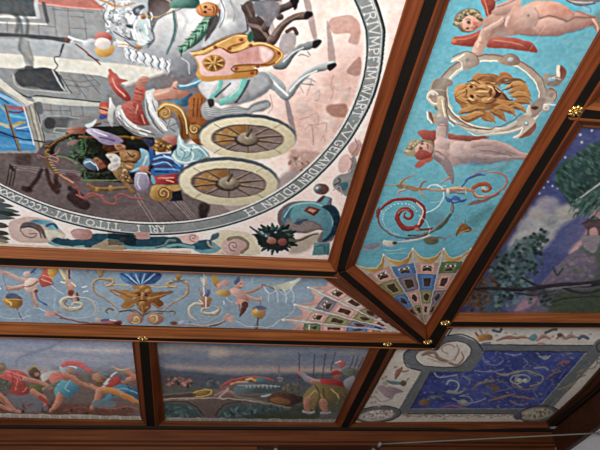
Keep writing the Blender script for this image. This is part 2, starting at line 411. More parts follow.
    def ring(s, cx, cy, rx, ry, w, c, c2=None, rot=0, a0=0, a1=360, a=1, taper=None):
        R = math.radians(rot); pts = []
        for k in range(25):
            t = math.radians(a0+(a1-a0)*k/24); X, Y = rx*math.cos(t), ry*math.sin(t)
            pts.append((cx+X*math.cos(R)-Y*math.sin(R), cy+X*math.sin(R)+Y*math.cos(R)))
        s.line(pts, taper or w, c, c2, a, sm=False)
    def spiral(s, cx, cy, r0, r1, t0, turns, w, c, c2=None, sy=1.0, a=1, rot=0):
        R = math.radians(rot); pts = []
        for k in range(int(14*abs(turns))+2):
            f = k/(int(14*abs(turns))+1); t = math.radians(t0)+f*turns*2*math.pi; r = r0+(r1-r0)*f
            X, Y = r*math.cos(t), r*math.sin(t)*sy; pts.append((cx+X*math.cos(R)-Y*math.sin(R), cy+X*math.sin(R)+Y*math.cos(R)))
        s.line(pts, w, c, c2, a, sm=False)
    def mottle(s, amt, scale, seed=3, tint=(1, 1, 1), mask=None, o=4, st=(1, 1)):
        n = fnoise(s.P[:, 0]*scale*st[0]+50, s.P[:, 1]*scale*st[1]+50, seed, o)-.5
        if mask is not None: n = n*mask
        s.C = s.C + n[:, None]*amt*np.array(tint)
    def sprinkle(s, pts, c, n, r, c2=None, el=1.0, a=.8, jit=25, rots=(0, 180)):
        """many small dabs inside a shape"""
        Q = s.T(pts); x0, y0 = Q.min(0); x1, y1 = Q.max(0); k = 0; tries = 0
        while k < n and tries < n*8:
            tries += 1; x, y = s.rnd.uniform(x0, x1), s.rnd.uniform(y0, y1); ins = False
            for i in range(len(Q)):
                a0, b0 = Q[i]; a1, b1 = Q[(i+1) % len(Q)]
                if (b0 > y) != (b1 > y) and x < a0+(y-b0)/(b1-b0)*(a1-a0): ins = not ins
            if not ins: continue
            k += 1; j = s.rnd.uniform(-jit, jit); cc = np.clip(np.array(c if (c2 is None or s.rnd.random() < .6) else c2, float)+j, 0, 255)
            rr = s.rnd.uniform(.6, 1.3)*r; o = s.o; s.o = (0, 0, 1); s.blob(x, y, rr, rr*el, cc, rot=s.rnd.uniform(*rots), a=a, soft=.5); s.o = o
    def finish(s, amt=15):
        """brush dabs and fine craquelure over the whole canvas"""
        s.mottle(amt*1.0, 34, 61, o=2); s.mottle(amt*.8, 60, 63, o=2); s.mottle(amt*.5, 9, 67, (1, .96, .92), o=3); s.mottle(amt*.6, 30, 69, (1, -.2, -1), o=2)
    def build(s, name, label, gain, group=None, cat='painting', thick=.02, sunk=0):
        c = s.P.mean(0); root = empty(name, (*c, CEIL), label, cat, group)
        if s.neutral:                            # greyer, less mauve flesh
            r, g_, b = s.C.T; k = (r > g_+8) & (b > g_-14); s.C[k, 2] -= (b[k]-g_[k]+14)*.45; k2 = (r > g_+10) & (r > 130); s.C[k2, 0] -= (s.C[k2, 0]-s.C[k2, 1])*.12
        W3 = s.C.reshape(s.ny+1, s.nx+1, 3); B3 = W3.copy()
        for _ in range(3):
            for ax in (0, 1): B3 = (np.roll(B3, 2, ax)+np.roll(B3, -2, ax)+B3)/3
        s.C = (W3+(.6 if s.step < .0068 else .3)*(W3-B3)).reshape(-1, 3); lu = s.C.mean(1, keepdims=True); s.C = s.C+(lu-lu.mean())*(s.contrast-1)
        g_ = s.C.mean(1, keepdims=True); s.C = g_ + (s.C-g_)*.88
        A = np.clip(lin(np.clip(s.C, 0, 255)) * gain, 0.0, .92).astype(np.float32)
        nx, ny = s.nx, s.ny
        i = np.arange(ny)[:, None]*(nx+1)+np.arange(nx)[None, :]; F = np.stack([i, i+nx+1, i+nx+2, i+1], -1).reshape(-1, 4)
        cen = s.P[F].mean(1)
        if s.keep is not None:
            K = np.array(s.keep, float); ins = np.zeros(len(cen), bool)
            for k in range(len(K)):
                x0, y0 = K[k]; x1, y1 = K[(k+1) % len(K)]
                if y0 != y1: ins ^= ((y0 > cen[:, 1]) != (y1 > cen[:, 1])) & (cen[:, 0] < x0+(cen[:, 1]-y0)/(y1-y0)*(x1-x0))
            F = F[ins]
        fl = s.Lb[F[:, 0]]; pieces = []
        for k, nm in enumerate(s.names):
            sel = np.nonzero(fl == k)[0]
            if not len(sel): continue
            if k == 0: continue
            cell = F[sel, 0]; gx, gy = cell % (nx+1), cell // (nx+1); x0, y0 = gx.min()-1, gy.min()-1
            G = np.full((gy.max()-y0+2, gx.max()-x0+2), -1); G[gy-y0, gx-x0] = np.arange(len(sel))
            while True:                          # connected patches of one motif
                N_ = G.copy()
                for ax in (0, 1):
                    for fwd in (0, 1):
                        T_ = N_ if ax else N_.T
                        T_ = T_ if fwd else T_[:, ::-1]
                        for c_ in range(1, T_.shape[1]):
                            m_ = (T_[:, c_] >= 0) & (T_[:, c_-1] > T_[:, c_]); T_[m_, c_] = T_[m_, c_-1]
                if (N_ == G).all(): break
                G = N_
            comp = G[gy-y0, gx-x0]; ids, cnt = np.unique(comp, return_counts=True)
            for i_, n_ in zip(ids, cnt):
                if n_ < max(25, .12*cnt.max()): fl[sel[comp == i_]] = 0
                else: pieces.append((k, nm, sel[comp == i_]))
        pieces.insert(0, (0, 'canvas', np.nonzero(fl == 0)[0]))
        for k, nm, sel in pieces:
            sub = F[sel]
            if len(sub) < 6: continue
            used, inv = np.unique(sub, return_inverse=True); inv = inv.reshape(sub.shape)
            me = bpy.data.meshes.new(nm); me.vertices.add(len(used)); me.loops.add(inv.size); me.polygons.add(len(inv))
            co = np.zeros((len(used), 3), np.float32); co[:, :2] = s.P[used]-c; me.vertices.foreach_set('co', co.ravel())
            me.loops.foreach_set('vertex_index', inv.ravel().astype(np.int32)); me.polygons.foreach_set('loop_start', np.arange(0, inv.size, 4, dtype=np.int32))
            at = me.color_attributes.new('paint', 'FLOAT_COLOR', 'POINT'); cc = np.ones((len(used), 4), np.float32); cc[:, :3] = A[used]
            at.data.foreach_set('color', cc.ravel()); me.update(calc_edges=True)
            o = link(nm, me, PAINT, root)
            if k in s.labels: o['label'] = s.labels[k]
        # the wooden board the canvas is nailed to
        q = [s.P[0], s.P[nx], s.P[-1], s.P[-1-nx]]
        if s.keep is not None: q = [np.array(p) for p in s.keep]
        n = len(q); V = [(*p, CEIL+.002) for p in q]+[(*p, CEIL+.002+thick) for p in q]
        mesh('backing_board', V, [tuple(range(n))[::-1], tuple(range(n, 2*n))]+[(k, (k+1) % n, n+(k+1) % n, n+k) for k in range(n)], DARKWOOD, root)
        return root
LX, LY = -.5, -.87                          # the painter's light comes from above
def grow(q, m=.012):
    q = np.array(q, float); n = len(q); out = []
    ar = sum(q[i][0]*q[(i+1) % n][1]-q[(i+1) % n][0]*q[i][1] for i in range(n)); sg = 1 if ar > 0 else -1
    for i in range(n):
        a, b, c = q[i-1], q[i], q[(i+1) % n]
        d1 = (b-a)/np.linalg.norm(b-a); d2 = (c-b)/np.linalg.norm(c-b)
        n1 = np.array([d1[1], -d1[0]])*sg; n2 = np.array([d2[1], -d2[0]])*sg
        k = n1+n2; k = k/(k@k)*2*m; out.append(b+k)
    return out
def along(p, q, y=None, x=None):
    """point of the line p-q (plane metres) at the given y or x"""
    p, q = np.array(p), np.array(q); t = (y-p[1])/(q[1]-p[1]) if y is not None else (x-p[0])/(q[0]-p[0]); return p+(q-p)*t
g = lambda u, v: pl(u, v, 0)
# chariot painting
br = g(327.8, 259.4); tr = along(g(405.8, 0), br, y=.30*H); bl = along(g(0, 245.7), br, x=-.69*H); tl = np.array([bl[0], tr[1]])
Q_MAIN = grow([tl, tr, br, bl])
# grey blue frieze: the top edge is hidden behind the beam
y_s = float(D_IB[:, 1].mean())
b1, b0 = g(402, 332.3), g(0, 321.8); a1 = along(g(318, 273), g(402, 332), y=y_s); 
Q_FRZ = grow([np.array([-3.0, D_IB[0][1]-.02]), a1, b1, along(b0, g(150, 327), x=-3.1)])
# turquoise frieze
c0, c1 = g(355, 265), g(425.8, 325); t0 = along(g(449, 0), c0, y=.30*H); t1 = along(g(600, 28), c1, y=.10*H)
Q_TEAL = grow([t0, t1, c1, c0])
# night landscape
Q_NIGHT = grow([g(581, 126), g(581, 126)+(1.9, .03), g(457.5, 312.5)+(2.3, -.02), g(457.5, 312.5)])
Q_UPPER = grow([g(598, 100)+(.0, -1.6), g(598, 100)+(1.5, -1.6), g(598, 100)+(1.5, 0), g(594, 99)])
yb = float(D_OB[:, 1].mean())
Q_BATTLE = grow([np.array([-3.6, D_OB[0][1]]), along(g(132.2, 342.2), g(140.8, 415.7), y=yb), g(140.8, 419.5), along(g(0, 417.3), g(141, 420), x=-3.6)])
Q_BRIDGE = grow([along(g(156.7, 341), g(165.3, 418), y=yb), along(g(370, 347), g(334.7, 422), y=yb), g(334.7, 422.2), g(165.5, 420.2)])
n0 = along(g(394.4, 347.8), g(353.3, 422), y=yb)
K_BLUE = grow([n0, g(435, 349), g(451, 329)+(0, -.02), g(600, 327.5), g(615, 352), g(580, 390), g(546, 421.3), g(430, 421.7), g(353.3, 422.3)], .008)
kk = np.array(K_BLUE)
Q_BLUE = [(kk[:, 0].min(), kk[:, 1].min()), (kk[:, 0].max(), kk[:, 1].min()), (kk[:, 0].max(), kk[:, 1].max()), (kk[:, 0].min(), kk[:, 1].max())]
GAIN = 1.15
# ================================================================== 1. chariot painting (round scene, lettered ring, spandrel ornament)
A = Art(Q_MAIN, .005, (206, 184, 176), warp=1.1)
CC = np.array([-.1877, .8806]) * H
def radius_fn(pts, R0):
    P = pl([p[0] for p in pts], [p[1] for p in pts]) - CC
    th = np.arctan2(P[:, 1], P[:, 0]); r = np.hypot(P[:, 0], P[:, 1]); o = np.argsort(th); th, r = th[o], r[o]
    for _ in range(2): r = np.convolve(np.r_[r[0], r, r[-1]], [.25, .5, .25], 'valid')
    th = np.r_[-math.pi, th[0]-.35, th, th[-1]+.35, math.pi]; r = np.r_[R0, R0, r, R0, R0]
    return lambda t: np.interp(t, th, r)
R_OUT = radius_fn([(386,30),(385,48),(373,96),(360,124),(337.5,154),(320,173),(300,192),(257.5,216),(220,227.5),(190,233),(150,235),(112.5,232.5),(87.5,228.5),(50,217.5),(25,207),(0,194.5)], .4963*H)
R_IN = radius_fn([(366,30),(366,55),(362.5,80),(355,100),(340,130),(320,155),(305,170),(282,188),(250,206),(220,217),(190,222),(150,223.5),(112,220.5),(75,214),(50,206.5),(25,196.5),(0,184)], .4582*H)
D = A.P - CC; TH = np.arctan2(D[:, 1], D[:, 0]); RR = np.hypot(D[:, 0], D[:, 1])
FR = (RR - R_IN(TH)) / (R_OUT(TH) - R_IN(TH))          # 0 at the inner edge of the ring, 1 at the outer
INS = FR < .0
A.mottle(26, 1.6, 5, (1, .8, .8)); A.mottle(14, 9, 9)
# --- ground of the scene inside the ring
def paint_where(mask, c, a=1.0): i = np.nonzero(mask)[0]; A.C[i] = A.C[i]*(1-a) + np.array(c, float)*a
paint_where(INS, (246, 220, 211))
A.names.append('street_scene'); A.Lb[INS] = 1; A.labels[1] = 'painted street scene, pink cobbled ground and grey houses'
A.o = (0, 0, 1)
ns = fnoise(A.P[:, 0]*3, A.P[:, 1]*1.4, 11, 5)
i = np.nonzero(INS & (A.u > 225))[0]; t = np.clip((ns[i]-.42)*3.2, 0, 1)[:, None]; A.C[i] = A.C[i]*(1-t*.6) + np.array((206, 156, 140))*t*.6
ns = fnoise(A.P[:, 0]*7, A.P[:, 1]*2.5, 21, 4)
i = np.nonzero(INS & (A.u > 225))[0]; t = np.clip((ns[i]-.55)*4, 0, 1)[:, None]; A.C[i] = A.C[i]*(1-t*.5) + np.array((252, 234, 226))*t*.5
A.o = (260, 0, 6)
A.fill([(260,0),(300,0),(345,230),(320,235)], (168,150,146), a=.8); A.fill([(400,150),(420,160),(455,380),(415,390)], (170,150,146), a=.75)
A.fill([(420,120),(540,90),(600,150),(590,260),(530,250),(540,200),(440,200)], (196,146,134), a=.7); A.fill([(520,430),(600,340),(600,450)], (176,128,118), a=.7)
A.fill([(130,210),(215,200),(200,300),(120,330)], (158,152,154), a=.8)
A.o = (260, 75, 6)
A.fill([(150,130),(175,160),(215,330),(190,330),(160,230)], (150,136,138), a=.85); A.fill([(395,200),(430,178),(520,180),(510,250),(430,245)], (170,122,106), a=.85, soft=1.2)
for p in ([(200,100),(230,60),(260,110)], [(330,110),(355,95),(350,150),(325,150)], [(520,90),(545,75),(530,120)], [(305,240),(345,230),(350,290),(305,300)], [(270,330),(310,300),(320,420)], [(420,60),(440,100),(425,150)], [(240,270),(300,250)], [(370,380),(385,365),(388,395)], [(60,120),(75,190),(50,230)], [(310,20),(300,70),(280,120)], [(480,300),(470,350),(440,330)], [(440,0),(430,50),(460,90)], [(345,300),(400,290),(395,340)]):
    A.line(p, 5, (176,148,142), a=.7)
for x, y, r in ((335,250,22),(515,120,26),(345,120,20),(440,300,24),(300,190,22),(250,200,30),(470,80,22)): A.blob(x, y, r, r*1.3, (222,202,192), (196,166,156), a=.6, soft=1.5)
A.o = (290, 130, 7.5)
A.fill([(0,170),(60,150),(230,175),(150,260),(60,320),(0,300)], (170,128,116), a=.6, soft=2); A.sprinkle([(0,180),(200,180),(120,300),(0,330)], (160,130,118), 30, 2.2, (206,176,160), .6)
# --- grey house fronts on the left
A.o = (0, 0, 1)
GREY = (152, 156, 158)
A.fill([(-150,-60),(130,-60),(118,20),(112,90),(60,200),(-150,200)], GREY, sm=False)
A.fill([(-150,36),(60,40),(125,47),(180,53),(185,62),(150,75),(-150,58)], (170,176,180), sm=False)
A.fill([(-150,50),(0,53),(60,58),(120,64),(185,70),(200,82),(170,92),(100,76),(45,70),(-150,60)], (214,212,200), sm=False)
A.fill([(-150,62),(45,70),(100,76),(125,85),(118,115),(60,140),(30,140),(-150,90)], (146,150,152), sm=False)
A.fill([(-30,-20),(90,-20),(118,6),(112,30),(-30,-5)], (150,154,156), sm=False)
A.o = (0, 0, 6)
A.fill([(-300,-200),(600,-60),(600,60),(420,40),(130,5),(-300,-60)], (190,120,110), sm=False); A.line([(-100,-30),(130,8),(420,42),(600,58)], 10, (216,150,140)); A.line([(130,18),(420,52),(590,66)], 3, (130,110,110))
A.fill([(-200,-60),(200,0),(215,105),(-200,60)], (98,104,108), sm=False); A.line([(-200,80),(-10,98),(215,108)], 14, (200,204,204)); A.line([(215,-10),(228,105)], 22, (178,184,186)); A.line([(262,20),(285,130)], 22, (104,108,112)); A.line([(-100,128),(130,140),(278,146)], 10, (206,208,204))
for p in ([(320,40),(340,215)],[(405,52),(420,225)],[(500,62),(520,230)],[(230,150),(236,205)],[(130,140),(140,195)],[(40,130),(46,195)],[(310,55),(560,75)],[(420,165),(520,172)],[(230,150),(330,160)],[(420,95),(500,105)]): A.line(p, 4, (112,116,118))
A.fill([(-200,190),(0,196),(200,208),(390,225),(420,240),(418,258),(380,252),(160,225),(-200,212)], (92,94,98), sm=False)
A.blob(405,240,16,16,(150,110,104),(80,70,72)); A.line([(415,222),(470,240),(515,256)], (16,10), (206,214,224)); A.line([(430,250),(440,240)], 8, (230,200,196))
A.line([(385,262),(372,300),(358,338),(330,345),(330,370),(345,395),(330,415),(300,430)], 7, (92,92,98)); A.line([(380,270),(368,310)], 12, (84,84,90))
A.line([(455,265),(510,305),(560,350),(600,385)], 7, (142,70,64)); A.line([(530,330),(560,350),(590,360)], 5, (120,60,60))
for p, w_ in (([(70,0),(75,60),(110,120),(100,190)],26),([(120,0),(130,70),(165,130),(160,210)],20),([(130,230),(120,290),(160,340),(190,390),(170,440)],22),([(170,250),(180,300),(200,360)],10),([(70,60),(120,120),(130,200)],12)): A.line(p, w_, (92,96,98), a=.62, soft=1.2)
A.fill([(120,250),(170,250),(205,400),(160,400)], (150,152,148), a=.7); A.fill([(155,395),(200,400),(185,425),(150,415)], (84,86,88), a=.9)
A.fill([(100,450),(110,432),(180,425),(330,445),(330,460)], (84,86,90)); A.line([(70,450),(90,425),(140,408),(200,410),(310,430),(345,440)], 5, (110,114,118))
A.o = (0, 75, 6)
A.fill([(95,-20),(100,40),(150,75),(240,85),(385,92),(330,-30),(180,-40)], (84,86,90)); A.fill([(150,70),(230,75),(240,100),(170,100)], (150,150,146), a=.5)
A.line([(75,-10),(95,60),(150,85),(240,95),(400,108),(410,95),(350,-20)], 6, (176,178,178)); A.line([(385,90),(330,0),(315,-30)], 10, (176,180,180)); A.line([(430,110),(360,0)], 5, (80,80,84))
for p in ([(430,10),(520,140)],[(500,0),(600,110)],[(385,25),(470,40),(560,30)],[(400,60),(500,70),(600,60)],[(410,0),(480,100),(470,120)],[(540,0),(600,60)],[(300,170),(310,230)],[(360,180),(368,245)],[(420,175),(428,245)],[(490,185),(500,260)],[(240,210),(420,215)],[(420,245),(560,250)],[(500,265),(505,310)]): A.line(p, 4, (108,110,112))
A.line([(-30,10),(40,60),(160,130),(240,125),(420,145),(600,162)], 8, (84,86,88))
A.fill([(-60,-20),(0,20),(165,150),(210,165),(190,175),(150,195),(-60,30)], (206,204,192), sm=False)
A.fill([(190,130),(440,150),(600,170),(600,190),(430,185),(210,165)], (196,196,186), sm=False)
A.line([(-40,50),(120,160),(160,195)], 5, (150,148,140)); A.line([(-40,65),(130,180)], 4, (110,108,104))
A.fill([(155,190),(200,170),(225,200),(275,400),(280,460),(225,460),(205,370)], (166,162,150), sm=False)
for x in (0, 14, 28): A.line([(175+x,190),(225+x,390),(240+x,460)], 4, (100,96,92) if x != 14 else (206,202,190))
A.line([(205,170),(240,270),(270,400),(275,450)], 7, (92,90,92)); A.fill([(205,170),(245,165),(260,225),(222,232)], (106,108,110), a=.8)
A.fill([(-80,60),(0,95),(145,190),(170,260),(215,450),(-80,460)], (72,150,206), sm=False)
for p, c_, w_ in (([(0,120),(60,150),(130,190)],(150,190,220),20),([(50,190),(100,200),(150,205)],(186,100,96),22),([(40,215),(110,225),(150,215)],(130,70,80),10),([(0,290),(60,310),(120,290)],(200,190,150),20),([(90,290),(150,285)],(196,160,90),14),([(0,180),(40,230),(60,300)],(170,166,156),16),([(100,330),(170,340)],(60,100,170),12),([(60,240),(150,260)],(110,190,220),16),([(0,350),(80,370)],(60,120,180),30),([(0,420),(100,430)],(90,160,210),20),([(120,400),(200,410)],(120,180,220),16),([(100,320),(170,312)],(206,206,200),8),([(0,135),(50,170)],(60,90,130),8)): A.line(p, w_, c_, a=.85)
A.line([(35,180),(60,290),(95,380),(120,450)], 18, (140,130,110)); A.line([(28,180),(88,385),(112,455)], 4, (60,60,60)); A.line([(-10,340),(95,375),(180,390),(280,405)], 7, (70,70,78)); A.line([(140,195),(165,270),(205,420)], 7, (220,220,212))
A.fill([(245,290),(262,250),(320,240),(480,255),(510,285),(500,330),(420,350),(300,350),(255,330)], (124,130,132)); A.fill([(265,290),(275,262),(320,255),(470,265),(480,300),(440,320),(320,320),(275,320)], (104,106,108)); A.blob(300,290,34,34,(80,80,82)); A.line([(245,300),(258,262),(320,243),(470,257),(505,290)], 5, (170,174,174))
A.line([(325,330),(340,318),(420,322)], 5, (180,190,180)); A.line([(320,340),(400,350),(520,345)], 4, (200,204,190))
A.o = (0, 0, 1)
A.fill([(108,92),(150,78),(200,60),(212,120),(180,150),(100,145),(60,150),(70,120),(104,112)], (140,140,142), (126,118,122), ax=((110,100),(200,120)), sm=False, soft=2)
A.fill([(165,75),(200,62),(205,100),(180,120),(160,100)], (132,124,128), soft=2, sm=False)
for p in ([(108,95),(125,140)],[(120,92),(140,150)],[(100,105),(130,112)],[(104,122),(140,128)],[(135,88),(152,140)]): A.line(p, .7, (108,110,112))
# --- shaded ground, lower left
A.o = (0, 0, 1)
m = INS & (A.v > 152) & (A.u < 230) & ~((A.u > 150) & (A.v < 175))
A.fill([(-150,153),(36,153),(47,140),(100,140),(150,150),(190,180),(235,215),(260,240),(-150,320)], (118,104,104), sm=False)
i = np.nonzero(INS & (A.v > 140) & (A.u < 235))[0]; n_ = (fnoise(A.P[i,0]*4, A.P[i,1]*4, 31, 4)-.5)[:, None]; A.C[i] += n_*np.array((34, 26, 26))
A.fill([(205,195),(260,190),(290,170),(300,178),(270,200),(215,222)], (158,142,140), a=.8, soft=2)
A.o = (0, 140, 6)
for k, dx in enumerate((0, 18, 36)): A.line([(60+dx,150+dx//3),(40+dx,262+dx//3)], 6, (66,58,60)); A.line([(70+dx*.3,150+dx*.7),(250,168+dx*.7),(480,190+dx*.5)], 4, (170,156,154), a=.8)
A.fill([(60,145),(90,175),(80,190),(55,160)], (72,64,66)); A.fill([(100,90),(180,90),(180,150),(100,140)], (84,68,66), a=.7, soft=2)
for p, w_ in (([(250,180),(230,220),(200,265),(160,300)],24),([(280,180),(290,230),(310,270),(350,275)],22),([(340,200),(335,250),(355,275)],26),([(320,290),(345,310)],34),([(140,290),(180,300)],28),([(430,340),(480,380),(510,390)],60),([(420,290),(490,340)],30)): A.line(p, w_, (70,52,52), a=.85, soft=1.2)
A.o = (150, 190, 7.5)
A.o = (180, 190, 6)
for p in ([(0,60),(100,190)],[(-15,62),(82,192)],[(15,60),(118,190)]): A.line([(p[0][0]-20,p[0][1]-20),p[1]], 4, (176,160,158), a=.8)
A.fill([(125,80),(180,90),(160,160),(130,170),(110,130)], (58,50,50), a=.85, soft=1.5)
A.o = (90, 190, 6)
for dx in (0, 22): A.line([(262+dx,20),(372+dx,195)], 4, (180,164,162), a=.85)
A.line([(380,40),(530,190)], 4, (72,62,64)); A.line([(500,70),(600,175)], 5, (170,156,154), a=.8)
# --- laurel wreath-like arch behind the riders
A.o = (0, 140, 6)
A.fill([(300,20),(380,-20),(480,-60),(620,-80),(900,-60),(900,240),(620,245),(500,235),(520,180),(440,110),(340,100),(290,70)], (50,54,46))
A.fill([(345,20),(420,-10),(470,30),(480,90),(400,100),(330,90)], (110,110,108), a=.9); A.sprinkle([(400,-60),(470,-20),(480,100),(440,110),(400,20)], (96,130,96), 30, 1.6, (60,90,60), 1.0)
A.sprinkle([(440,110),(520,200),(500,240),(540,230),(600,110),(480,-20)], (70,100,72), 70, 1.5, (40,60,44), .5)
A.line([(340,98),(400,105),(450,135),(500,185),(515,235)], 9, (130,150,108)); A.line([(500,243),(620,243)], 9, (110,130,90))
for k in range(7): A.blob(488+6*(k%2), 0+k*16, 14, 7, (110,150,110), (60,90,60), rot=-30)
for k in range(6): A.blob(470+10*k, 150+k*16, 14, 6, (100,140,96), (50,80,54), rot=10)
A.fill([(395,195),(450,205),(480,240),(440,245),(400,220)], (110,76,80), a=.7); A.blob(440,15,36,14,(196,150,150),(130,90,90),rot=-20,a=.8)
# gilded twisted frame of the arch with its ribbon
A.part('gilded_arch', 'painted gilded twisted arch with pink ribbon')
A.line([(290,60),(275,80),(285,130),(320,180),(350,205)], 20, (176,140,86), (92,66,42)); A.line([(275,40),(300,40),(340,5),(380,-10),(450,-50),(600,-100)], 18, (170,132,80), (90,62,40))
for k in range(8): A.line([(275+k*8,80+k*17),(295+k*8,90+k*15)], 4, (220,186,120)); A.line([(285+k*14,40-k*8),(300+k*14,52-k*8)], 5, (84,60,40))
A.line([(350,205),(420,250),(470,290),(480,330),(510,350),(560,335),(620,335)], 14, (190,112,104), (140,70,68)); A.line([(360,210),(400,235),(440,255)], 8, (206,150,110))
A.line([(240,110),(225,100),(232,90),(262,105),(300,95)], 7, (170,116,112)); A.line([(300,95),(345,110),(340,130),(310,120)], 7, (190,130,124)); A.line([(310,95),(345,75),(360,50)], 6, (180,120,110))
A.line([(280,190),(290,240),(320,275),(355,270)], 9, (96,70,44)); A.line([(340,205),(335,230)], 12, (110,70,60))
A.o = (80, 130, 6)
A.line([(-20,390),(20,405),(70,380),(130,400),(150,430),(190,445),(215,440),(218,400),(250,385),(300,405),(380,415)], 12, (196,116,110), (150,80,78))
A.line([(50,330),(90,350),(150,355),(230,350),(290,345)], 20, (190,150,86), (112,80,46)); A.line([(50,330),(80,365)], 14, (150,104,60)); A.blob(105,358,14,14,(206,170,100),(120,84,50)); A.blob(185,352,14,18,(206,170,100),(120,84,50)); A.line([(255,300),(290,340),(320,375)], 22, (206,160,90), (120,80,50))
A.line([(0,40),(60,45),(120,48)], 16, (176,120,70), (90,60,44)); A.line([(210,45),(300,45),(380,52)], 18, (170,126,60), (80,56,36)); A.blob(318,46,10,12,(220,180,90),(120,90,50))
A.part()
# --- figures in the arch
A.part('seated_warrior', 'painted warrior in gilded armour and blue cuirass seated in the chariot')
A.fill([(270,100),(420,110),(430,200),(420,250),(330,280),(270,250)], (40,42,50))
A.fill([(360,110),(410,130),(425,190),(400,230),(350,250),(290,255),(330,200),(365,160)], (90,140,170), (150,190,205), ax=((300,250),(420,120))); A.line([(400,160),(370,220),(310,245)], 10, (196,220,226), a=.8)
A.fill([(240,130),(300,118),(350,128),(365,160),(330,190),(280,195),(245,180)], (190,146,92), (140,96,60), ax=((260,120),(340,200)))
for x, y, rx, ry in ((300,150,26,20),(335,160,14,20),(270,160,14,12),(310,172,20,8)): A.blob(x, y, rx, ry, (214,176,122), (120,76,52))
A.line([(285,135),(310,160),(330,150)], 5, (100,60,44)); A.line([(260,190),(300,185),(340,195)], 6, (100,64,44))
A.fill([(255,200),(325,200),(320,235),(275,245)], (176,130,84)); A.line([(270,210),(310,225)], 8, (216,176,120)); A.line([(262,230),(310,240)], 5, (100,66,50))
A.fill([(200,210),(240,190),(270,200),(290,260),(320,310),(280,320),(240,310),(205,270),(190,240)], (184,148,104), (130,96,66), ax=((200,200),(300,310)))
A.sprinkle([(200,215),(240,200),(270,215),(310,310),(240,300)], (216,184,136), 26, 1.1, (104,72,52), .8)
A.fill([(155,150),(200,140),(240,165),(235,215),(190,245),(170,215),(185,190)], (206,200,190)); A.blob(205,175,24,18,(236,234,228),(160,150,146)); A.blob(212,208,18,14,(228,226,220),(150,140,136)); A.blob(178,160,14,12,(224,222,214),(150,140,130)); A.blob(180,225,12,14,(230,224,210),(150,140,130))
A.fill([(135,90),(150,60),(180,60),(215,80),(225,110),(190,130),(150,120)], (110,66,46)); 
for x, y in ((155,75),(175,90),(150,105),(190,110),(205,85)): A.blob(x, y, 13, 11, (140,88,60), (64,36,28))
A.fill([(205,85),(230,75),(270,92),(275,110),(250,125),(220,120)], (196,150,118), (150,98,76), ax=((220,80),(250,125))); A.line([(225,98),(245,96)], 4, (70,44,40)); A.blob(262,100,8,8,(206,160,130),(150,100,80))
A.line([(170,140),(230,130),(270,118)], 10, (170,120,80)); A.fill([(400,60),(440,90),(440,180),(410,240),(425,150)], (130,60,48), a=.9); A.line([(420,100),(440,140),(425,200)], 8, (170,90,66))
A.blob(385,235,30,22,(216,160,140),(150,100,86)); A.line([(362,225),(375,215)], 7, (206,150,130)); A.line([(400,245),(425,262)], 8, (196,136,116)); A.line([(375,245),(370,255)], 6, (190,130,110))
A.fill([(330,265),(360,250),(400,260),(415,290),(410,340),(380,362),(345,362),(325,330)], (186,180,200), (136,124,152), ax=((340,260),(400,360))); A.line([(355,275),(345,320),(360,350)], 6, (214,210,224)); A.line([(395,280),(395,330)], 6, (146,134,160)); A.line([(345,258),(400,262)], 8, (216,214,222))
A.part('helmeted_soldier', 'painted small soldier with blue steel helmet')
A.fill([(20,190),(40,172),(75,178),(100,195),(110,230),(90,242),(50,235),(25,215)], (120,150,172), (76,96,120), ax=((40,175),(90,240))); A.line([(30,195),(60,190),(90,210)], 6, (206,222,230)); A.line([(90,196),(108,238)], 5, (214,220,224))
A.fill([(75,180),(100,165),(130,180),(165,195),(160,220),(120,235),(100,210)], (176,120,92), (140,80,66), ax=((90,170),(140,230))); A.blob(98,178,14,12,(176,136,90),(110,76,54)); A.line([(115,205),(130,200)], 4, (70,40,36)); A.fill([(130,185),(170,190),(165,215)], (90,60,50))
A.part()
A.sprinkle([(10,20),(130,60),(120,150),(20,160)], (66,86,64), 40, 1.3, (34,40,36), .5); A.sprinkle([(10,240),(190,240),(200,290),(10,290)], (66,76,66), 50, 1.5, (34,40,36), .4)
A.line([(20,20),(35,100),(20,160)], 8, (84,110,80)); A.line([(0,160),(80,150),(140,170)], 5, (40,44,40)); A.line([(20,245),(90,262),(190,250)], 6, (84,86,80)); A.line([(10,300),(100,302),(230,302)], 8, (118,140,100))
# raised arm with trumpet-like baton and the lilac sleeve
A.part('trumpeter_arm', 'painted arm in lilac sleeve holding a baton')
A.o = (0, 75, 6)
A.fill([(400,330),(430,315),(510,312),(525,335),(490,352),(420,350)], (196,140,122), (150,90,80), ax=((430,310),(470,350)))
A.fill([(510,300),(545,285),(580,262),(565,300),(530,320)], (206,216,220)); A.fill([(515,335),(545,318),(620,335),(700,365),(740,400),(640,420),(560,370)], (196,190,212), (150,136,170), ax=((560,320),(620,390)))
A.line([(560,335),(640,365)], 7, (226,222,234)); A.line([(600,375),(690,395)], 8, (120,90,140)); A.line([(405,330),(480,325)], 4, (150,90,80))
A.part()
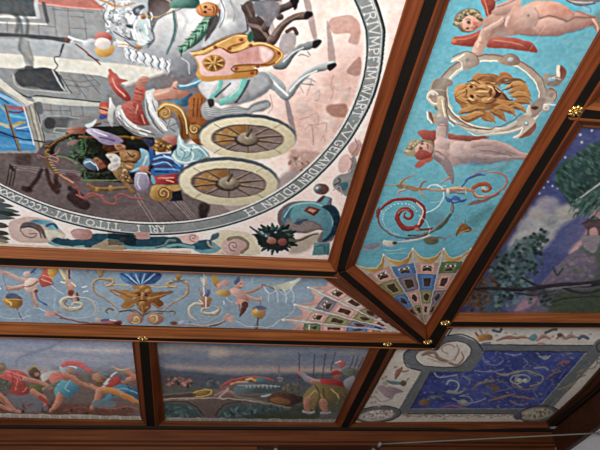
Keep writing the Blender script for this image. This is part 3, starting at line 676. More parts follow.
# --- charioteer in red with the white cloak
A.part('charioteer', 'painted charioteer in rose red sleeves with grey white cloak')
A.o = (100, 75, 6)
A.fill([(50,0),(90,-10),(120,20),(165,35),(125,55),(150,90),(185,135),(170,165),(130,140),(80,95),(55,50)], (204,112,100), (160,72,66), ax=((80,20),(140,130))); A.line([(75,20),(95,70),(150,125)], 9, (226,146,132)); A.line([(60,-30),(75,0)], (18,30), (200,110,100))
A.fill([(215,60),(240,45),(270,80),(275,100),(250,180),(270,250),(300,300),(240,300),(175,265),(145,215),(150,170),(190,150),(205,90)], (206,116,102), (160,74,68), ax=((200,100),(260,260)))
for p in ([(215,80),(255,100)],[(205,105),(255,120)],[(200,150),(240,160)],[(195,180),(235,200)],[(165,200),(215,235)],[(225,215),(245,280)]): A.line(p, 6, (150,66,62), a=.8)
for p in ([(160,195),(190,170)],[(225,180),(215,230)],[(175,230),(200,255)],[(250,240),(270,290)]): A.line(p, 9, (228,150,136), a=.8)
A.fill([(215,50),(235,20),(262,5),(292,20),(285,45),(262,60),(240,70)], (222,170,150), (170,112,96), ax=((230,10),(270,60))); A.line([(240,30),(275,25)], 4, (160,100,90)); A.line([(245,45),(285,42)], 4, (160,100,90))
A.fill([(0,170),(40,165),(60,185),(50,240),(20,255),(0,245)], (204,96,84)); A.fill([(0,195),(48,195),(52,225),(20,232),(0,225)], (218,150,126)); A.line([(0,200),(55,215)], 7, (110,50,50)); A.fill([(0,235),(30,240),(45,255),(0,265)], (84,96,150))
A.fill([(60,135),(75,165),(95,195),(80,230),(75,310),(45,265),(52,200)], (220,222,220), (170,170,170), ax=((60,150),(80,300))); A.line([(60,140),(60,190)], 10, (240,242,240))
A.fill([(95,200),(130,180),(150,240),(200,285),(255,305),(320,300),(400,345),(410,375),(330,375),(240,370),(180,340),(120,290),(95,250)], (198,200,198), (150,150,152), ax=((120,200),(200,340)))
A.line([(110,220),(130,270),(190,325),(280,360)], 10, (232,234,230)); A.line([(135,200),(155,255),(215,305)], 8, (222,224,222)); A.line([(105,255),(160,320),(240,358)], 7, (120,122,126))
A.fill([(270,110),(300,90),(330,85),(325,130),(350,170),(345,225),(380,270),(440,260),(465,300),(480,350),(440,370),(370,360),(310,300),(275,230)], (206,208,208), (160,162,166), ax=((290,120),(420,340)))
for p in ([(285,120),(300,200),(340,270),(390,330)],[(300,110),(320,190),(360,250)]): A.line(p, 9, (236,238,238))
for p in ([(275,150),(290,230),(330,300),(380,350)],[(310,150),(335,220)],[(420,270),(400,330)],[(460,290),(420,310),(450,340)]): A.line(p, 6, (120,122,128))
A.fill([(318,110),(340,90),(420,75),(440,45),(465,40),(465,80),(520,100),(540,105),(510,130),(430,140),(390,160),(350,158),(325,140)], (224,176,154), (176,116,98), ax=((380,80),(420,160))); A.line([(440,75),(460,85)], 5, (150,90,78)); A.line([(330,120),(410,95)], 12, (236,196,176), a=.7); A.line([(350,158),(430,140)], 4, (140,90,80))
A.fill([(470,55),(520,55),(590,15),(640,0),(650,30),(600,65),(520,85),(480,85)], (120,176,196), (70,120,150), ax=((540,30),(560,80))); A.line([(480,65),(540,58),(620,25)], 8, (190,224,232))
A.fill([(385,155),(470,150),(550,110),(545,150),(520,185),(450,180)], (96,150,176), (60,100,130), ax=((450,150),(500,185)))
A.fill([(130,190),(165,160),(195,175),(225,260),(250,300),(200,290),(155,250)], (206,116,104), (166,80,74), ax=((140,180),(230,290)))
for p in ([(160,200),(190,215)],[(175,235),(210,240)],[(205,265),(235,270)]): A.line(p, 5, (150,68,64), a=.8)
for p in ([(130,215),(150,262),(210,312),(300,345)],[(300,120),(310,190),(345,262),(400,330)]): A.line(p, 14, (238,240,240), (196,198,200))
for p in ([(118,240),(150,300),(230,345)],[(285,170),(300,240),(350,320)],[(345,230),(400,290)],[(240,330),(330,362)]): A.line(p, 5, (96,98,104), a=.9)
A.part('reclining_legs', 'painted bare knee above blue boots and pale aqua drapery')
A.fill([(370,385),(410,362),(460,370),(475,400),(450,425),(400,425)], (214,150,136), (170,100,92), ax=((400,365),(430,425)))
A.o = (80, 130, 6)
A.fill([(430,90),(460,55),(500,60),(550,90),(560,120),(500,135),(440,120)], (176,130,76), (110,76,46), ax=((450,60),(520,130))); A.sprinkle([(430,90),(460,60),(550,90),(540,130),(450,125)], (220,180,110), 24, 1.1, (84,54,40), .8)
A.fill([(560,95),(590,90),(585,135),(560,160),(545,140)], (50,54,84)); A.fill([(370,45),(430,55),(450,80),(425,100),(390,75)], (52,76,110)); A.line([(380,50),(430,70)], 6, (130,80,60))
A.fill([(415,110),(445,130),(450,150),(520,140),(610,165),(620,230),(560,260),(440,270),(425,240),(450,220),(420,200)], (56,110,176))
for p, c_ in (([(440,175),(530,160),(600,215)],(150,196,232)),([(440,205),(520,195),(570,240)],(140,190,230)),([(450,235),(540,235),(600,240)],(120,170,220)),([(430,190),(500,178),(560,200)],(110,60,56)),([(440,222),(510,215),(570,225)],(120,66,60)),([(500,150),(560,180),(600,190)],(200,224,240)),([(450,250),(530,255)],(30,60,120))): A.line(p, 7, c_)
A.fill([(430,270),(460,280),(560,262),(600,280),(600,315),(560,325),(480,325),(440,310)], (204,84,84), (160,50,56), ax=((480,270),(520,325))); A.line([(470,290),(560,285)], 10, (226,130,126)); A.line([(520,300),(560,312)], 8, (220,170,110)); A.fill([(425,275),(440,275),(450,320),(430,315)], (120,170,200))
A.part('aqua_drapery', 'painted pale aqua drapery over the chariot side')
A.o = (160, 130, 6)
A.fill([(110,30),(125,32),(150,80),(190,85),(230,82),(270,115),(298,150),(290,180),(250,195),(180,205),(130,205),(90,195),(68,165),(80,130),(100,105)], (176,212,214), (130,176,184), ax=((100,60),(260,200)))
for p, c_, w_ in (([(118,40),(130,85),(175,110),(230,100)],(222,240,240),9),([(130,130),(170,120),(200,150),(190,180)],(216,236,236),9),([(80,150),(100,180),(160,195),(230,185)],(226,242,240),9),([(120,110),(150,140),(130,180)],(96,150,160),6),([(190,110),(180,150),(150,170)],(90,146,156),6),([(230,120),(260,150),(240,180)],(110,160,170),6),([(95,120),(100,150),(120,165)],(110,160,168),6),([(200,95),(250,115),(285,155)],(226,240,240),6)): A.line(p, w_, c_)
A.part()
# --- gilded chariot body
A.part('gilded_chariot_body', 'painted gilded chariot body with volutes')
A.o = (100, 75, 6)
A.fill([(545,130),(620,110),(640,220),(700,260),(760,290),(780,340),(640,420),(560,400),(530,320),(530,180)], (184,116,66), (150,84,46), ax=((540,150),(680,330)))
for x in (565, 590, 612): A.line([(x,140),(x-6,250)], 5, (120,64,38))
A.fill([(345,200),(370,170),(420,162),(480,185),(520,230),(540,300),(540,370),(500,385),(478,350),(480,290),(450,235),(420,215),(430,250),(400,265),(360,255),(342,230)], (206,160,92), (140,92,48), ax=((380,170),(480,330)))
A.line([(350,205),(385,178),(430,178),(480,205),(512,260),(522,350)], 8, (238,206,144)); A.line([(470,240),(492,300),(490,370)], 6, (110,70,40))
A.spiral(390,228,4,42,0,-1.6,7,(120,76,40)); A.spiral(390,228,2,34,60,-1.4,5,(232,196,130))
A.fill([(535,320),(560,300),(600,305),(620,340),(600,375),(560,385),(535,360)], (206,160,92), (150,100,54), ax=((540,310),(600,380))); A.spiral(568,325,3,38,30,1.7,6,(112,70,40)); A.spiral(566,323,2,30,90,1.4,4,(240,206,140))
A.o = (80, 130, 6)
A.fill([(420,375),(440,335),(500,328),(545,350),(555,390),(530,420),(470,428),(430,410)], (212,166,96), (150,104,56), ax=((440,340),(520,420))); A.fill([(525,335),(600,330),(600,365),(550,362)], (200,156,90)); A.spiral(500,380,4,44,200,1.6,6,(120,80,46)); A.spiral(500,380,2,36,260,1.4,4,(240,210,150))
A.part(); A.fill([(550,370),(605,360),(618,425),(540,425),(556,400)], (44,52,62), sm=False)
# --- horses
A.part('grey_rear_horse', 'painted grey horse behind, only head and mane seen')
A.o = (100, 0, 6)
A.fill([(-60,-80),(420,-80),(420,40),(330,150),(250,230),(200,240),(110,230),(70,180),(30,130),(20,70),(0,30)], (196,200,202), (150,156,160), ax=((60,0),(250,200)))
A.fill([(300,-20),(380,-10),(430,30),(410,70),(350,100),(310,140),(290,60)], (96,84,82), (130,120,118), ax=((320,0),(370,100)))
for k in range(16):
    x = 20+A.rnd.uniform(0,130); y = 20+A.rnd.uniform(0,170); A.line([(x,y),(x+18,y+16),(x+10,y+40),(x+26,y+52)], 6, A.rnd.choice([(224,228,230),(140,146,152),(176,182,188)]))
for p, c_, w_ in (([(0,0),(60,20),(100,40),(160,30)],(196,150,100),9),([(80,0),(90,40),(70,60)],(170,120,90),7),([(160,30),(210,20)],(190,140,90),7),([(-20,30),(20,50)],(200,120,110),14),([(170,50),(200,80),(180,110)],(230,232,232),14),([(250,90),(290,120),(300,190)],(220,224,226),16),([(60,70),(50,110),(80,140)],(110,116,124),5)): A.line(p, w_, c_)
for k in range(42):
    x = 25+A.rnd.uniform(0,150)+(k % 3)*12; y = 15+A.rnd.uniform(0,190); A.ring(x, y, A.rnd.uniform(8,18), A.rnd.uniform(8,16), 7, A.rnd.choice([(232,234,236),(206,212,216),(226,228,232),(132,140,150)]), a0=A.rnd.uniform(0,180), a1=A.rnd.uniform(230,360), a=.9)
for p in ([(30,60),(20,110),(50,150)],[(60,180),(90,215),(140,225)],[(30,20),(0,40)]): A.line(p, 6, (92,98,108), a=.8)
A.line([(0,-5),(50,20),(90,40),(120,20)], 8, (196,146,96), a=.8)
A.part('red_saddle_cloth'); A.fill([(400,-60),(530,-60),(520,20),(470,35),(430,15)], (186,100,88), (150,76,66), ax=((430,-20),(500,30)))
A.part('grey_front_horse', 'painted dapple grey harnessed horse with green collar')
A.fill([(205,60),(225,30),(255,25),(268,55),(250,75),(300,95),(302,70),(288,100),(300,190),(350,110),(400,80),(500,50),(640,40),(760,0),(860,-40),(1000,60),(1010,300),(900,420),(720,430),(560,420),(460,400),(410,370),(330,365),(230,330),(170,250),(130,215),(170,200),(160,160),(200,110)], (196,200,204), (156,160,166), ax=((300,60),(420,400)))
A.fill([(165,120),(195,90),(250,80),(290,110),(300,180),(325,235),(280,290),(215,290),(165,255),(190,220),(180,165)], (200,210,214), (150,164,172), ax=((200,100),(270,280)))
A.fill([(195,60),(215,40),(255,28),(270,48),(240,70),(230,90),(208,90)], (98,104,112)); A.blob(228,68,14,16,(170,176,182),(90,96,104)); A.fill([(285,75),(300,65),(302,100),(288,110)], (110,100,104)); A.line([(300,130),(312,100),(305,75)], 8, (220,224,224))
A.line([(165,130),(195,160),(185,210),(230,250)], 10, (118,128,138)); A.blob(178,155,18,10,(60,66,76)); A.line([(160,150),(200,150)], 5, (70,76,86)); A.line([(200,190),(210,240)], 12, (226,232,234)); A.line([(300,170),(320,230),(290,270)], 7, (116,126,136)); A.line([(250,120),(270,190),(300,250)], 12, (176,206,204))
A.line([(310,170),(340,120),(400,85)], 7, (96,100,106)); A.fill([(340,130),(430,90),(560,60),(600,120),(540,220),(440,300),(340,280),(315,220)], (214,216,216), (176,180,184), ax=((430,90),(430,300)), a=.8, soft=2); A.fill([(500,90),(600,60),(610,150),(520,200),(480,150)], (224,224,224), a=.8, soft=3); A.line([(480,60),(520,120),(500,190)], 12, (178,182,184), a=.7, soft=1.5)
for k in range(20): x = 190+k*15; y = 300+k*4+(k % 3)*5; A.line([(x,y),(x+10,y+20),(x-2,y+42),(x+12,y+60)], 8, [(222,226,228),(146,154,164),(186,192,200)][k % 3])
for k in range(8): x = 150+k*7; A.line([(x+30,270+k*4),(x,290+k*3),(x+6,330),(x+20,345)], 6, [(214,218,222),(130,138,150)][k % 2])
A.fill([(60,170),(110,190),(130,215),(190,235),(185,255),(130,250),(90,225)], (180,186,192)); A.line([(80,190),(120,215),(190,245)], 6, (110,116,126))
A.line([(90,265),(150,268),(225,285)], 6, (196,160,96)); A.blob(92,265,15,18,(224,224,220),(160,160,160)); A.line([(225,285),(290,262),(325,235)], 4, (70,90,100)); A.blob(232,284,17,15,(216,160,110),(140,90,60)); A.blob(260,100,17,17,(214,150,100),(130,80,56)); A.line([(270,95),(350,100),(440,65),(490,30)], 6, (200,170,100))
A.line([(440,65),(450,160),(435,240),(400,320)], 14, (110,152,148), (84,120,120)); A.line([(452,70),(462,160),(445,250)], 4, (90,100,104)); A.line([(200,310),(300,300),(400,320)], 4, (150,170,180))
for p in ([(208,62),(225,95),(205,130),(188,160),(195,205),(170,240)],[(300,95),(305,150),(325,235),(285,285)],[(310,190),(350,112),(420,78),(500,48)],[(225,92),(260,82)],[(240,180),(262,230),(300,250)],[(180,120),(165,150),(190,170),(215,165)],[(215,290),(165,255),(150,240)]): A.line(p, 7, (104,112,122), a=.9)
for p in ([(215,120),(205,170),(225,220)],[(270,150),(285,200)],[(190,175),(200,215)]): A.line(p, 12, (228,234,236), a=.85)
for k in range(34): x = 160+k*9; y = 296+k*3.0+(k % 4)*6; A.line([(x+12,y-8),(x,y+14),(x+8,y+36),(x-4,y+58)], (7,3), [(200,206,212),(124,132,144),(168,176,184),(214,218,222)][k % 4], a=.9)
A.fill([(410,370),(470,350),(520,380),(500,440),(430,430)], (140,146,156), a=.6, soft=2)
A.line([(150,215),(185,235),(235,250),(300,262)], 6, (84,92,102), a=.9); A.line([(205,310),(250,360),(330,400),(430,430)], 10, (120,126,136), a=.7, soft=1.2)
A.fill([(170,100),(200,88),(205,130),(190,150),(168,140)], (226,230,232), a=.8, soft=1.2); A.fill([(215,200),(250,190),(290,230),(270,270),(225,265)], (222,228,230), a=.8, soft=1.5)
for k in range(24): x = 150+k*11; y = 300+k*3.4; A.line([(x,y-10),(x+12,y+10),(x+2,y+34),(x+14,y+52)], (10,4), [(230,233,236),(210,216,222),(118,126,138),(236,238,240)][k % 4], a=.95)
A.fill([(560,340),(600,300),(640,330),(640,430),(560,430)], (120,124,134), a=.5, soft=3)
A.part('plume', 'painted red, white and gold plume'); 
A.fill([(-30,210),(10,190),(50,195),(75,235),(40,250),(-20,245)], (210,140,130), (180,100,96), ax=((0,195),(30,245))); A.fill([(-25,240),(10,225),(50,235),(65,260),(50,290),(5,295),(-30,275)], (228,220,212), (200,190,184), ax=((0,230),(30,290))); A.fill([(-30,285),(30,295),(80,270),(85,310),(50,340),(0,340),(-25,320)], (226,186,112), (190,140,70), ax=((20,285),(40,340))); A.blob(-50,245,26,14,(210,216,222),(170,176,184)); A.blob(-80,262,24,20,(220,224,228),(160,170,180))
A.part('grey_front_horse')
A.names[-1] = 'grey_front_horse_body'
A.o = (180, 0, 6)
A.fill([(100,380),(60,330),(0,330),(-30,360),(-40,450),(60,470),(100,440)], (156,160,168), (120,124,132), ax=((0,330),(60,450))); A.line([(10,350),(50,380),(55,440)], 6, (190,196,206))
A.fill([(240,0),(330,-20),(370,30),(390,110),(400,170),(370,200),(300,215),(180,270),(130,280),(150,230),(230,160),(250,100)], (196,200,202), (160,162,166), ax=((240,60),(380,150)), soft=1)
A.line([(250,10),(270,80),(260,130)], 18, (222,226,226)); A.line([(300,0),(340,60),(370,120)], 12, (170,172,176)); A.blob(300,150,40,34,(224,226,226),(170,172,176),soft=2); A.line([(240,60),(230,130),(190,190)], 10, (110,104,104)); A.line([(380,30),(400,120),(405,180)], 6, (110,110,114))
A.part('brown_horse', 'painted dark brown horse behind the greys')
A.fill([(370,50),(400,10),(430,10),(450,60),(452,100),(470,95),(510,130),(530,190),(545,250),(440,250),(430,190),(415,150),(400,100)], (104,88,84), (76,62,60), ax=((380,40),(500,240))); A.line([(420,150),(480,170),(540,240)], 22, (134,112,104)); A.line([(400,30),(430,100)], 10, (120,104,98))
A.o = (260, 0, 6)
A.line([(30,170),(70,95),(110,60),(170,35),(215,5)], [46,34,48,46,40], (128,110,104), (72,60,60)); A.blob(120,100,24,20,(120,106,104),(76,64,64)); A.fill([(180,-10),(230,-20),(225,40),(205,60),(195,30)], (64,56,58))
A.line([(70,245),(130,160),(190,110),(250,95),(300,85)], [60,46,40,52,34], (150,124,112), (88,70,66)); A.line([(160,190),(200,170),(222,200)], 22, (120,96,90)); A.fill([(275,70),(310,72),(312,90),(280,118),(262,110)], (66,58,60)); A.line([(80,210),(140,140),(230,90)], 8, (170,146,132), a=.7)
A.part('grey_hind_leg', 'painted grey raised hoofed leg')
A.line([(100,390),(140,385),(180,340),(230,290),(290,275),(350,250)], [50,56,40,34,50,34], (162,168,170), (96,102,106)); A.line([(140,370),(200,315),(260,285)], 8, (208,214,214)); A.fill([(320,245),(365,240),(362,262),(335,290),(315,285)], (62,60,64)); A.line([(230,335),(250,325),(290,340)], 8, (170,170,170)); A.line([(285,310),(300,330)], 7, (150,150,150))
A.part('grey_foreleg', 'painted pale grey bent leg with dark hoof')
A.o = (260, 0, 6)
A.line([(40,470),(110,520),(150,570),(175,560),(230,490),(300,430),(380,400),(440,385)], [90,76,60,52,44,34,52,40], (206,212,214), (120,128,132)); A.line([(60,470),(130,540),(165,570)], 14, (230,234,234)); A.line([(180,545),(250,470),(340,425)], 10, (226,230,230)); A.fill([(405,390),(450,376),(462,392),(440,415),(415,425)], (60,58,62)); A.line([(270,480),(290,470),(330,490)], 10, (170,176,178)); A.line([(240,500),(320,510)], 8, (150,156,160))
A.part('horse_rump', 'painted grey horse rump with turquoise strap')
A.o = (180, 75, 6)
A.fill([(110,60),(150,30),(250,10),(420,0),(500,-20),(560,40),(545,80),(500,120),(420,160),(320,180),(240,172),(180,150),(130,110)], (196,200,202), (134,138,144), ax=((240,0),(360,180)), soft=1)
A.fill([(150,45),(230,30),(200,90),(180,140),(140,100)], (222,224,226), a=.8, soft=2); A.fill([(300,40),(370,30),(340,90),(280,130),(260,100)], (222,224,226), a=.8, soft=2); A.fill([(420,10),(500,0),(530,50),(480,100),(420,120)], (176,180,184), a=.8, soft=2)
A.line([(245,35),(240,70),(215,110),(190,135)], 26, (130,206,196), (110,184,176)); A.line([(385,25),(370,80),(320,130),(250,165)], 40, (136,210,200), (110,184,176)); A.line([(370,30),(350,80),(300,130)], 5, (190,236,228)); A.line([(235,40),(225,80),(200,110)], 4, (190,236,228))
for k in range(8): t = k/7; A.blob(298-t*80, 55+t*75, 7, 4, (40,50,56), rot=-40); 
for k in range(10): t = k/9; A.blob(412-t*75+8*math.sin(t*3), 35+t*125, 8, 4, (44,54,60), rot=-30)
A.part('horse_tail', 'painted flowing grey horse tail')
A.fill([(125,200),(150,165),(185,145),(200,175),(250,200),(330,180),(400,200),(440,170),(520,150),(545,180),(500,215),(440,225),(400,255),(340,230),(240,270),(150,265)], (176,178,178), (134,138,142), ax=((200,160),(240,260)), soft=1)
for k in range(14): o_ = k*7; A.line([(150+o_*.3,190+o_*.6),(240,200+o_*.6),(330,190+o_*.55),(400,215+o_*.3),(450,185+o_*.3),(530,165+o_*.3)], 4, [(206,208,208),(120,126,130),(186,196,198)][k % 3], a=.8)
A.fill([(165,150),(200,145),(205,180),(180,195)], (74,72,74))
A.part()
# hanging garland and mask on the breast
A.o = (180, 0, 6); A.line([(370,30),(400,110),(408,175),(380,200)], 7, (90,88,92)); A.line([(245,0),(268,60),(262,120),(235,165)], 6, (120,120,126)); A.line([(300,10),(330,80),(320,130)], 5, (150,154,158))
A.part('green_garland', 'painted green feather garland of the horse')
A.o = (180, 0, 6)
A.fill([(-60,20),(0,-20),(90,-20),(120,20),(90,50),(20,50),(-50,50)], (110,156,146), (70,110,104), ax=((0,-20),(40,50)))
A.line([(180,105),(140,170),(90,230),(10,300)], [50,70,70,40], (104,150,128), (66,104,92))
for k in range(26):
    t = k/25; x, y = 185-t*175, 110+t*190; s_ = 1 if k % 2 else -1; A.line([(x,y),(x-26+s_*20,y+22+s_*20)], (12,3), [(126,176,152),(58,96,84),(150,190,166)][k % 3])
A.fill([(185,100),(220,90),(230,120),(200,190),(150,250),(160,190)], (84,84,84), a=.85)
A.part('gilded_face_mask', 'painted gilded oval face ornament on the horse breast')
A.blob(167,58,70,46,(222,150,90),(150,88,46)); A.blob(167,58,62,38,(232,176,120),(176,106,60)); 
for x, y in ((155,40),(150,72)): A.blob(x, y, 9, 7, (70,40,30))
A.line([(170,55),(185,58)], 7, (140,80,50)); A.line([(198,40),(205,60),(198,80)], 6, (130,70,44)); A.line([(120,30),(135,85)], 6, (190,120,70)); A.line([(215,35),(222,58),(212,80)], 5, (110,60,36))
A.part()
# gold bordered pink saddle cloth
A.part('pink_saddle_cloth', 'painted pink saddle cloth with golden scalloped border')
A.fill([(65,315),(130,300),(220,250),(300,215),(370,200),(408,215),(405,250),(370,265),(430,255),(500,255),(570,275),(615,310),(620,345),(580,385),(520,400),(440,405),(470,425),(460,450),(400,470),(250,480),(150,490),(95,450),(110,400),(90,350)], (222,170,98), (200,140,72), ax=((200,250),(400,450)))
A.fill([(95,335),(160,325),(230,290),(265,300),(290,320),(340,318),(420,285),(500,278),(550,300),(562,330),(540,365),(480,385),(400,390),(330,400),(320,440),(250,455),(130,450),(118,390)], (228,190,180), (206,156,146), ax=((150,330),(400,400)))
A.fill([(340,320),(430,285),(470,290),(460,370),(380,385),(345,370)], (206,150,140), a=.9, soft=1.5); A.fill([(480,285),(545,305),(550,340),(500,370)], (238,206,198), a=.8, soft=1.5)
for k in range(8): A.line([(150+k*48,340-k*6),(145+k*48,400)], 4, (214,172,164), a=.7)
A.line([(65,315),(130,302),(220,255),(300,222),(380,205),(408,222),(395,250),(340,268),(300,282),(285,300),(300,318)], 8, (150,96,52)); A.line([(260,290),(300,312),(345,312)], 9, (150,96,52)); A.line([(318,402),(340,392),(440,386),(540,388),(590,360)], 8, (150,96,52)); A.line([(318,400),(310,420),(350,432),(440,424),(462,420),(455,446)], 7, (140,90,50))
A.fill([(420,258),(440,250),(408,236),(380,262),(345,285),(300,300),(330,308),(380,295)], (236,190,116), a=.85)
for p in ([(70,322),(140,310),(230,262),(330,215),(400,215)],[(430,262),(510,262),(590,300),(612,335),(575,375)],[(60,318),(130,303)]): A.line(p, 5, (250,222,150))
for p in ([(80,335),(150,325),(230,285),(262,295),(300,320),(345,312),(430,280),(510,275),(560,305),(565,345),(520,380),(440,392),(330,398)],[(70,312),(130,296),(220,245),(300,210),(380,196)]): A.line(p, 4, (136,84,44))
for x, y in ((210,283),(368,237),(298,292),(422,272),(592,318),(335,412),(432,438),(465,400)): A.blob(x, y, 12, 10, (196,110,70), (120,60,40))
A.blob(203,378,68,50,(212,160,92),(150,100,52)); A.blob(203,378,48,34,(196,140,74),(130,84,44))
for k in range(14): t = k/14*6.283; A.line([(203+24*math.cos(t),378+16*math.sin(t)),(203+58*math.cos(t),378+42*math.sin(t))], 5, (236,200,130) if k % 2 else (120,76,40))
A.blob(203,378,16,12,(236,196,120),(150,96,50))
A.fill([(405,215),(425,185),(440,205),(435,245),(410,250)], (66,110,92))
A.part()
# --- wheels
def wheel(cx, cy, rx, ry, rot, rim, label):
    A.part('chariot_wheel', label)
    A.blob(cx-.5, cy-2.5, rx+1, ry+1, (84,98,108), rot=rot); A.blob(cx, cy, rx, ry, (228,218,188), (196,184,148), rot=rot)
    A.blob(cx, cy, rx-rim-1, ry-rim*.62-.6, (104,84,64), rot=rot); A.blob(cx+.4, cy+.3, rx-rim-2, ry-rim*.62-1.4, (132,112,112), (150,132,128), rot=rot)
    irx, iry = rx-rim-2, ry-rim*.62-1.4
    A.fill([(cx-irx*.9,cy-iry*.1),(cx-irx*.6,cy-iry*.75),(cx-irx*.05,cy-iry*.95),(cx-4,cy-2),(cx-irx*.7,cy+iry*.5)], (198,150,88), (150,100,56), ax=((cx-irx,cy-iry),(cx,cy)))
    for k in range(6): A.blob(cx-irx*(.3+.09*k), cy-iry*(.2+.1*(k % 3)), 2.2, 1.5, (226,186,116), (140,92,50))
    for k in range(10):
        t = k/10*6.283+.3; x1, y1 = irx*math.cos(t), iry*math.sin(t); R = math.radians(rot)
        A.line([(cx,cy),(cx+x1*math.cos(R)-y1*math.sin(R),cy+x1*math.sin(R)+y1*math.cos(R))], (3.2,1.7), (176,156,126), (78,58,44))
    A.blob(cx-1, cy+1.5, 12, 6.5, (84,70,62), rot=rot); A.blob(cx, cy, 10.5, 6, (186,172,150), (104,90,76), rot=rot); A.blob(cx+2, cy-.5, 4.5, 3, (206,196,176), (120,104,86), rot=rot); A.line([(cx+3,cy-9),(cx,cy-3)], 3.5, (140,126,106), (90,76,60))
    for k in (1, 3, 5, 7): t = k/8*6.283; A.line([(cx+(rx-1)*math.cos(t),cy+(ry-1)*math.sin(t)),(cx+(rx-rim+1)*math.cos(t),cy+(ry-rim*.6)*math.sin(t))], .7, (150,140,112))
    A.part()
A.o = (0, 0, 1)
wheel(247.5, 138.5, 48, 21.5, 2, 11, 'painted pale chariot wheel, the upper one')
A.fill([(222,160),(250,162),(246,163),(222,164)], (110,78,40))
A.fill([(205,165),(235,166),(232,160),(205,158)], (176,120,60)); A.fill([(228,161),(250,161),(248,164),(228,164)], (44,40,44))
wheel(228.5, 183, 50, 22.5, 2.5, 11.5, 'painted pale chariot wheel, the lower one')
# --- scrap of wall in the extreme upper middle
A.o = (260, 0, 6); A.line([(-60,-10),(20,12),(110,20)], 9, (170,180,184)); A.fill([(-60,-60),(130,-60),(130,0),(60,14),(-60,5)], (84,96,104)); A.line([(0,-2),(60,12),(120,12)], 5, (210,220,220))
A.o = (180, 0, 6)
A.part(); A.fill([(440,20),(560,0),(600,60),(530,160),(500,110),(460,90)], (120,120,128), a=.9); A.line([(600,10),(545,100),(560,200)], 30, (140,134,136), a=.6)
# --- everything that spilled over the ring goes back to the spandrels
out = FR >= 0; i = np.nonzero(out)[0]; base = np.array((250, 222, 214), float)
nn = (fnoise(A.P[i, 0]*2, A.P[i, 1]*2, 41, 4)-.5)[:, None]; A.C[i] = base + nn*np.array((30, 26, 26)); A.Lb[i] = 0
# ================= ring
A.names.append('lettered_ring'); RID = len(A.names)-1; A.labels[RID] = 'painted grey ring with a circular Latin capital inscription'
k = np.nonzero((FR >= -.12) & (FR < 1.06))[0]; A.Lb[k] = RID; f = FR[k]
stops = [(-.12,(206,208,204)),(-.04,(214,216,212)),(.0,(190,194,190)),(.04,(60,66,72)),(.08,(60,66,72)),(.12,(138,144,144)),(.5,(142,148,148)),(.78,(140,146,146)),(.84,(200,204,202)),(.87,(150,156,158)),(.93,(92,98,102)),(.97,(50,54,60)),(1.02,(60,62,68)),(1.06,(190,190,186))]
A.C[k] = np.stack([np.interp(f, [s_[0] for s_ in stops], [s_[1][c_] for s_ in stops]) for c_ in range(3)], 1)
A.C[k] += (fnoise(A.P[k, 0]*5, A.P[k, 1]*5, 51, 3)-.5)[:, None]*22
# ================= inscription, drawn stroke by stroke
GLY = {'T':(.72,[[(0,1),(.72,1)],[(.36,1),(.36,0)],[(0,1),(0,.86)],[(.72,1),(.72,.86)],[(.24,0),(.48,0)]]),
 'R':(.72,[[(.1,0),(.1,1),(.45,1),(.62,.88),(.62,.66),(.45,.52),(.1,.52)],[(.38,.52),(.72,0)],[(0,0),(.22,0)]]),
 'I':(.28,[[(.14,0),(.14,1)],[(.02,0),(.26,0)],[(.02,1),(.26,1)]]),
 'V':(.76,[[(0,1),(.38,0),(.76,1)]]), 'M':(.95,[[(.05,0),(.14,1),(.47,.2),(.8,1),(.9,0)]]),
 'P':(.62,[[(.1,0),(.1,1),(.42,1),(.6,.86),(.6,.64),(.42,.48),(.1,.48)],[(0,0),(.22,0)]]),
 'F':(.6,[[(.1,0),(.1,1),(.58,1),(.58,.88)],[(.1,.52),(.44,.52)],[(0,0),(.22,0)]]),
 'W':(1.15,[[(0,1),(.28,0),(.57,.9),(.86,0),(1.15,1)],[(.2,1),(.57,.1)]]),
 'A':(.78,[[(0,0),(.4,1),(.78,0)],[(.18,.38),(.62,.38)]]), 'Z':(.6,[[(.05,1),(.58,1),(.05,0),(.58,0),(.58,.14)]]),
 'G':(.76,[[(.7,.82),(.5,1),(.25,.98),(.06,.72),(.06,.3),(.25,.02),(.55,.02),(.7,.18),(.7,.46),(.5,.46)]]),
 'E':(.6,[[(.56,.88),(.56,1),(.1,1),(.1,0),(.58,0),(.58,.14)],[(.1,.52),(.44,.52)]]),
 'L':(.56,[[(.1,1),(.1,0),(.54,0),(.54,.16)],[(0,1),(.22,1)]]), 'N':(.8,[[(.1,0),(.1,1),(.7,0),(.7,1)]]),
 'D':(.76,[[(.1,0),(.1,1),(.4,1),(.68,.78),(.68,.22),(.4,0),(.1,0)]]), 'H':(.8,[[(.1,0),(.1,1)],[(.7,0),(.7,1)],[(.1,.5),(.7,.5)],[(0,0),(.2,0)],[(.6,0),(.8,0)],[(0,1),(.2,1)],[(.6,1),(.8,1)]]),
 'O':(.8,[[(.4,0),(.12,.2),(.05,.5),(.12,.8),(.4,1),(.68,.8),(.75,.5),(.68,.2),(.4,0)]]),
 'C':(.7,[[(.66,.84),(.42,1),(.16,.86),(.05,.5),(.16,.14),(.42,0),(.66,.16)]]), 'X':(.7,[[(0,1),(.7,0)],[(.7,1),(0,0)]]),
 '.':(.3,[[(.13,.5),(.17,.52)]]), ' ':(.4,[])}
A.u, A.v = A.u0 + (A.u-A.u0)*.2, A.v0 + (A.v-A.v0)*.2
def th_of(u, v): d = pl(u, v)-CC; return math.atan2(d[1], d[0])
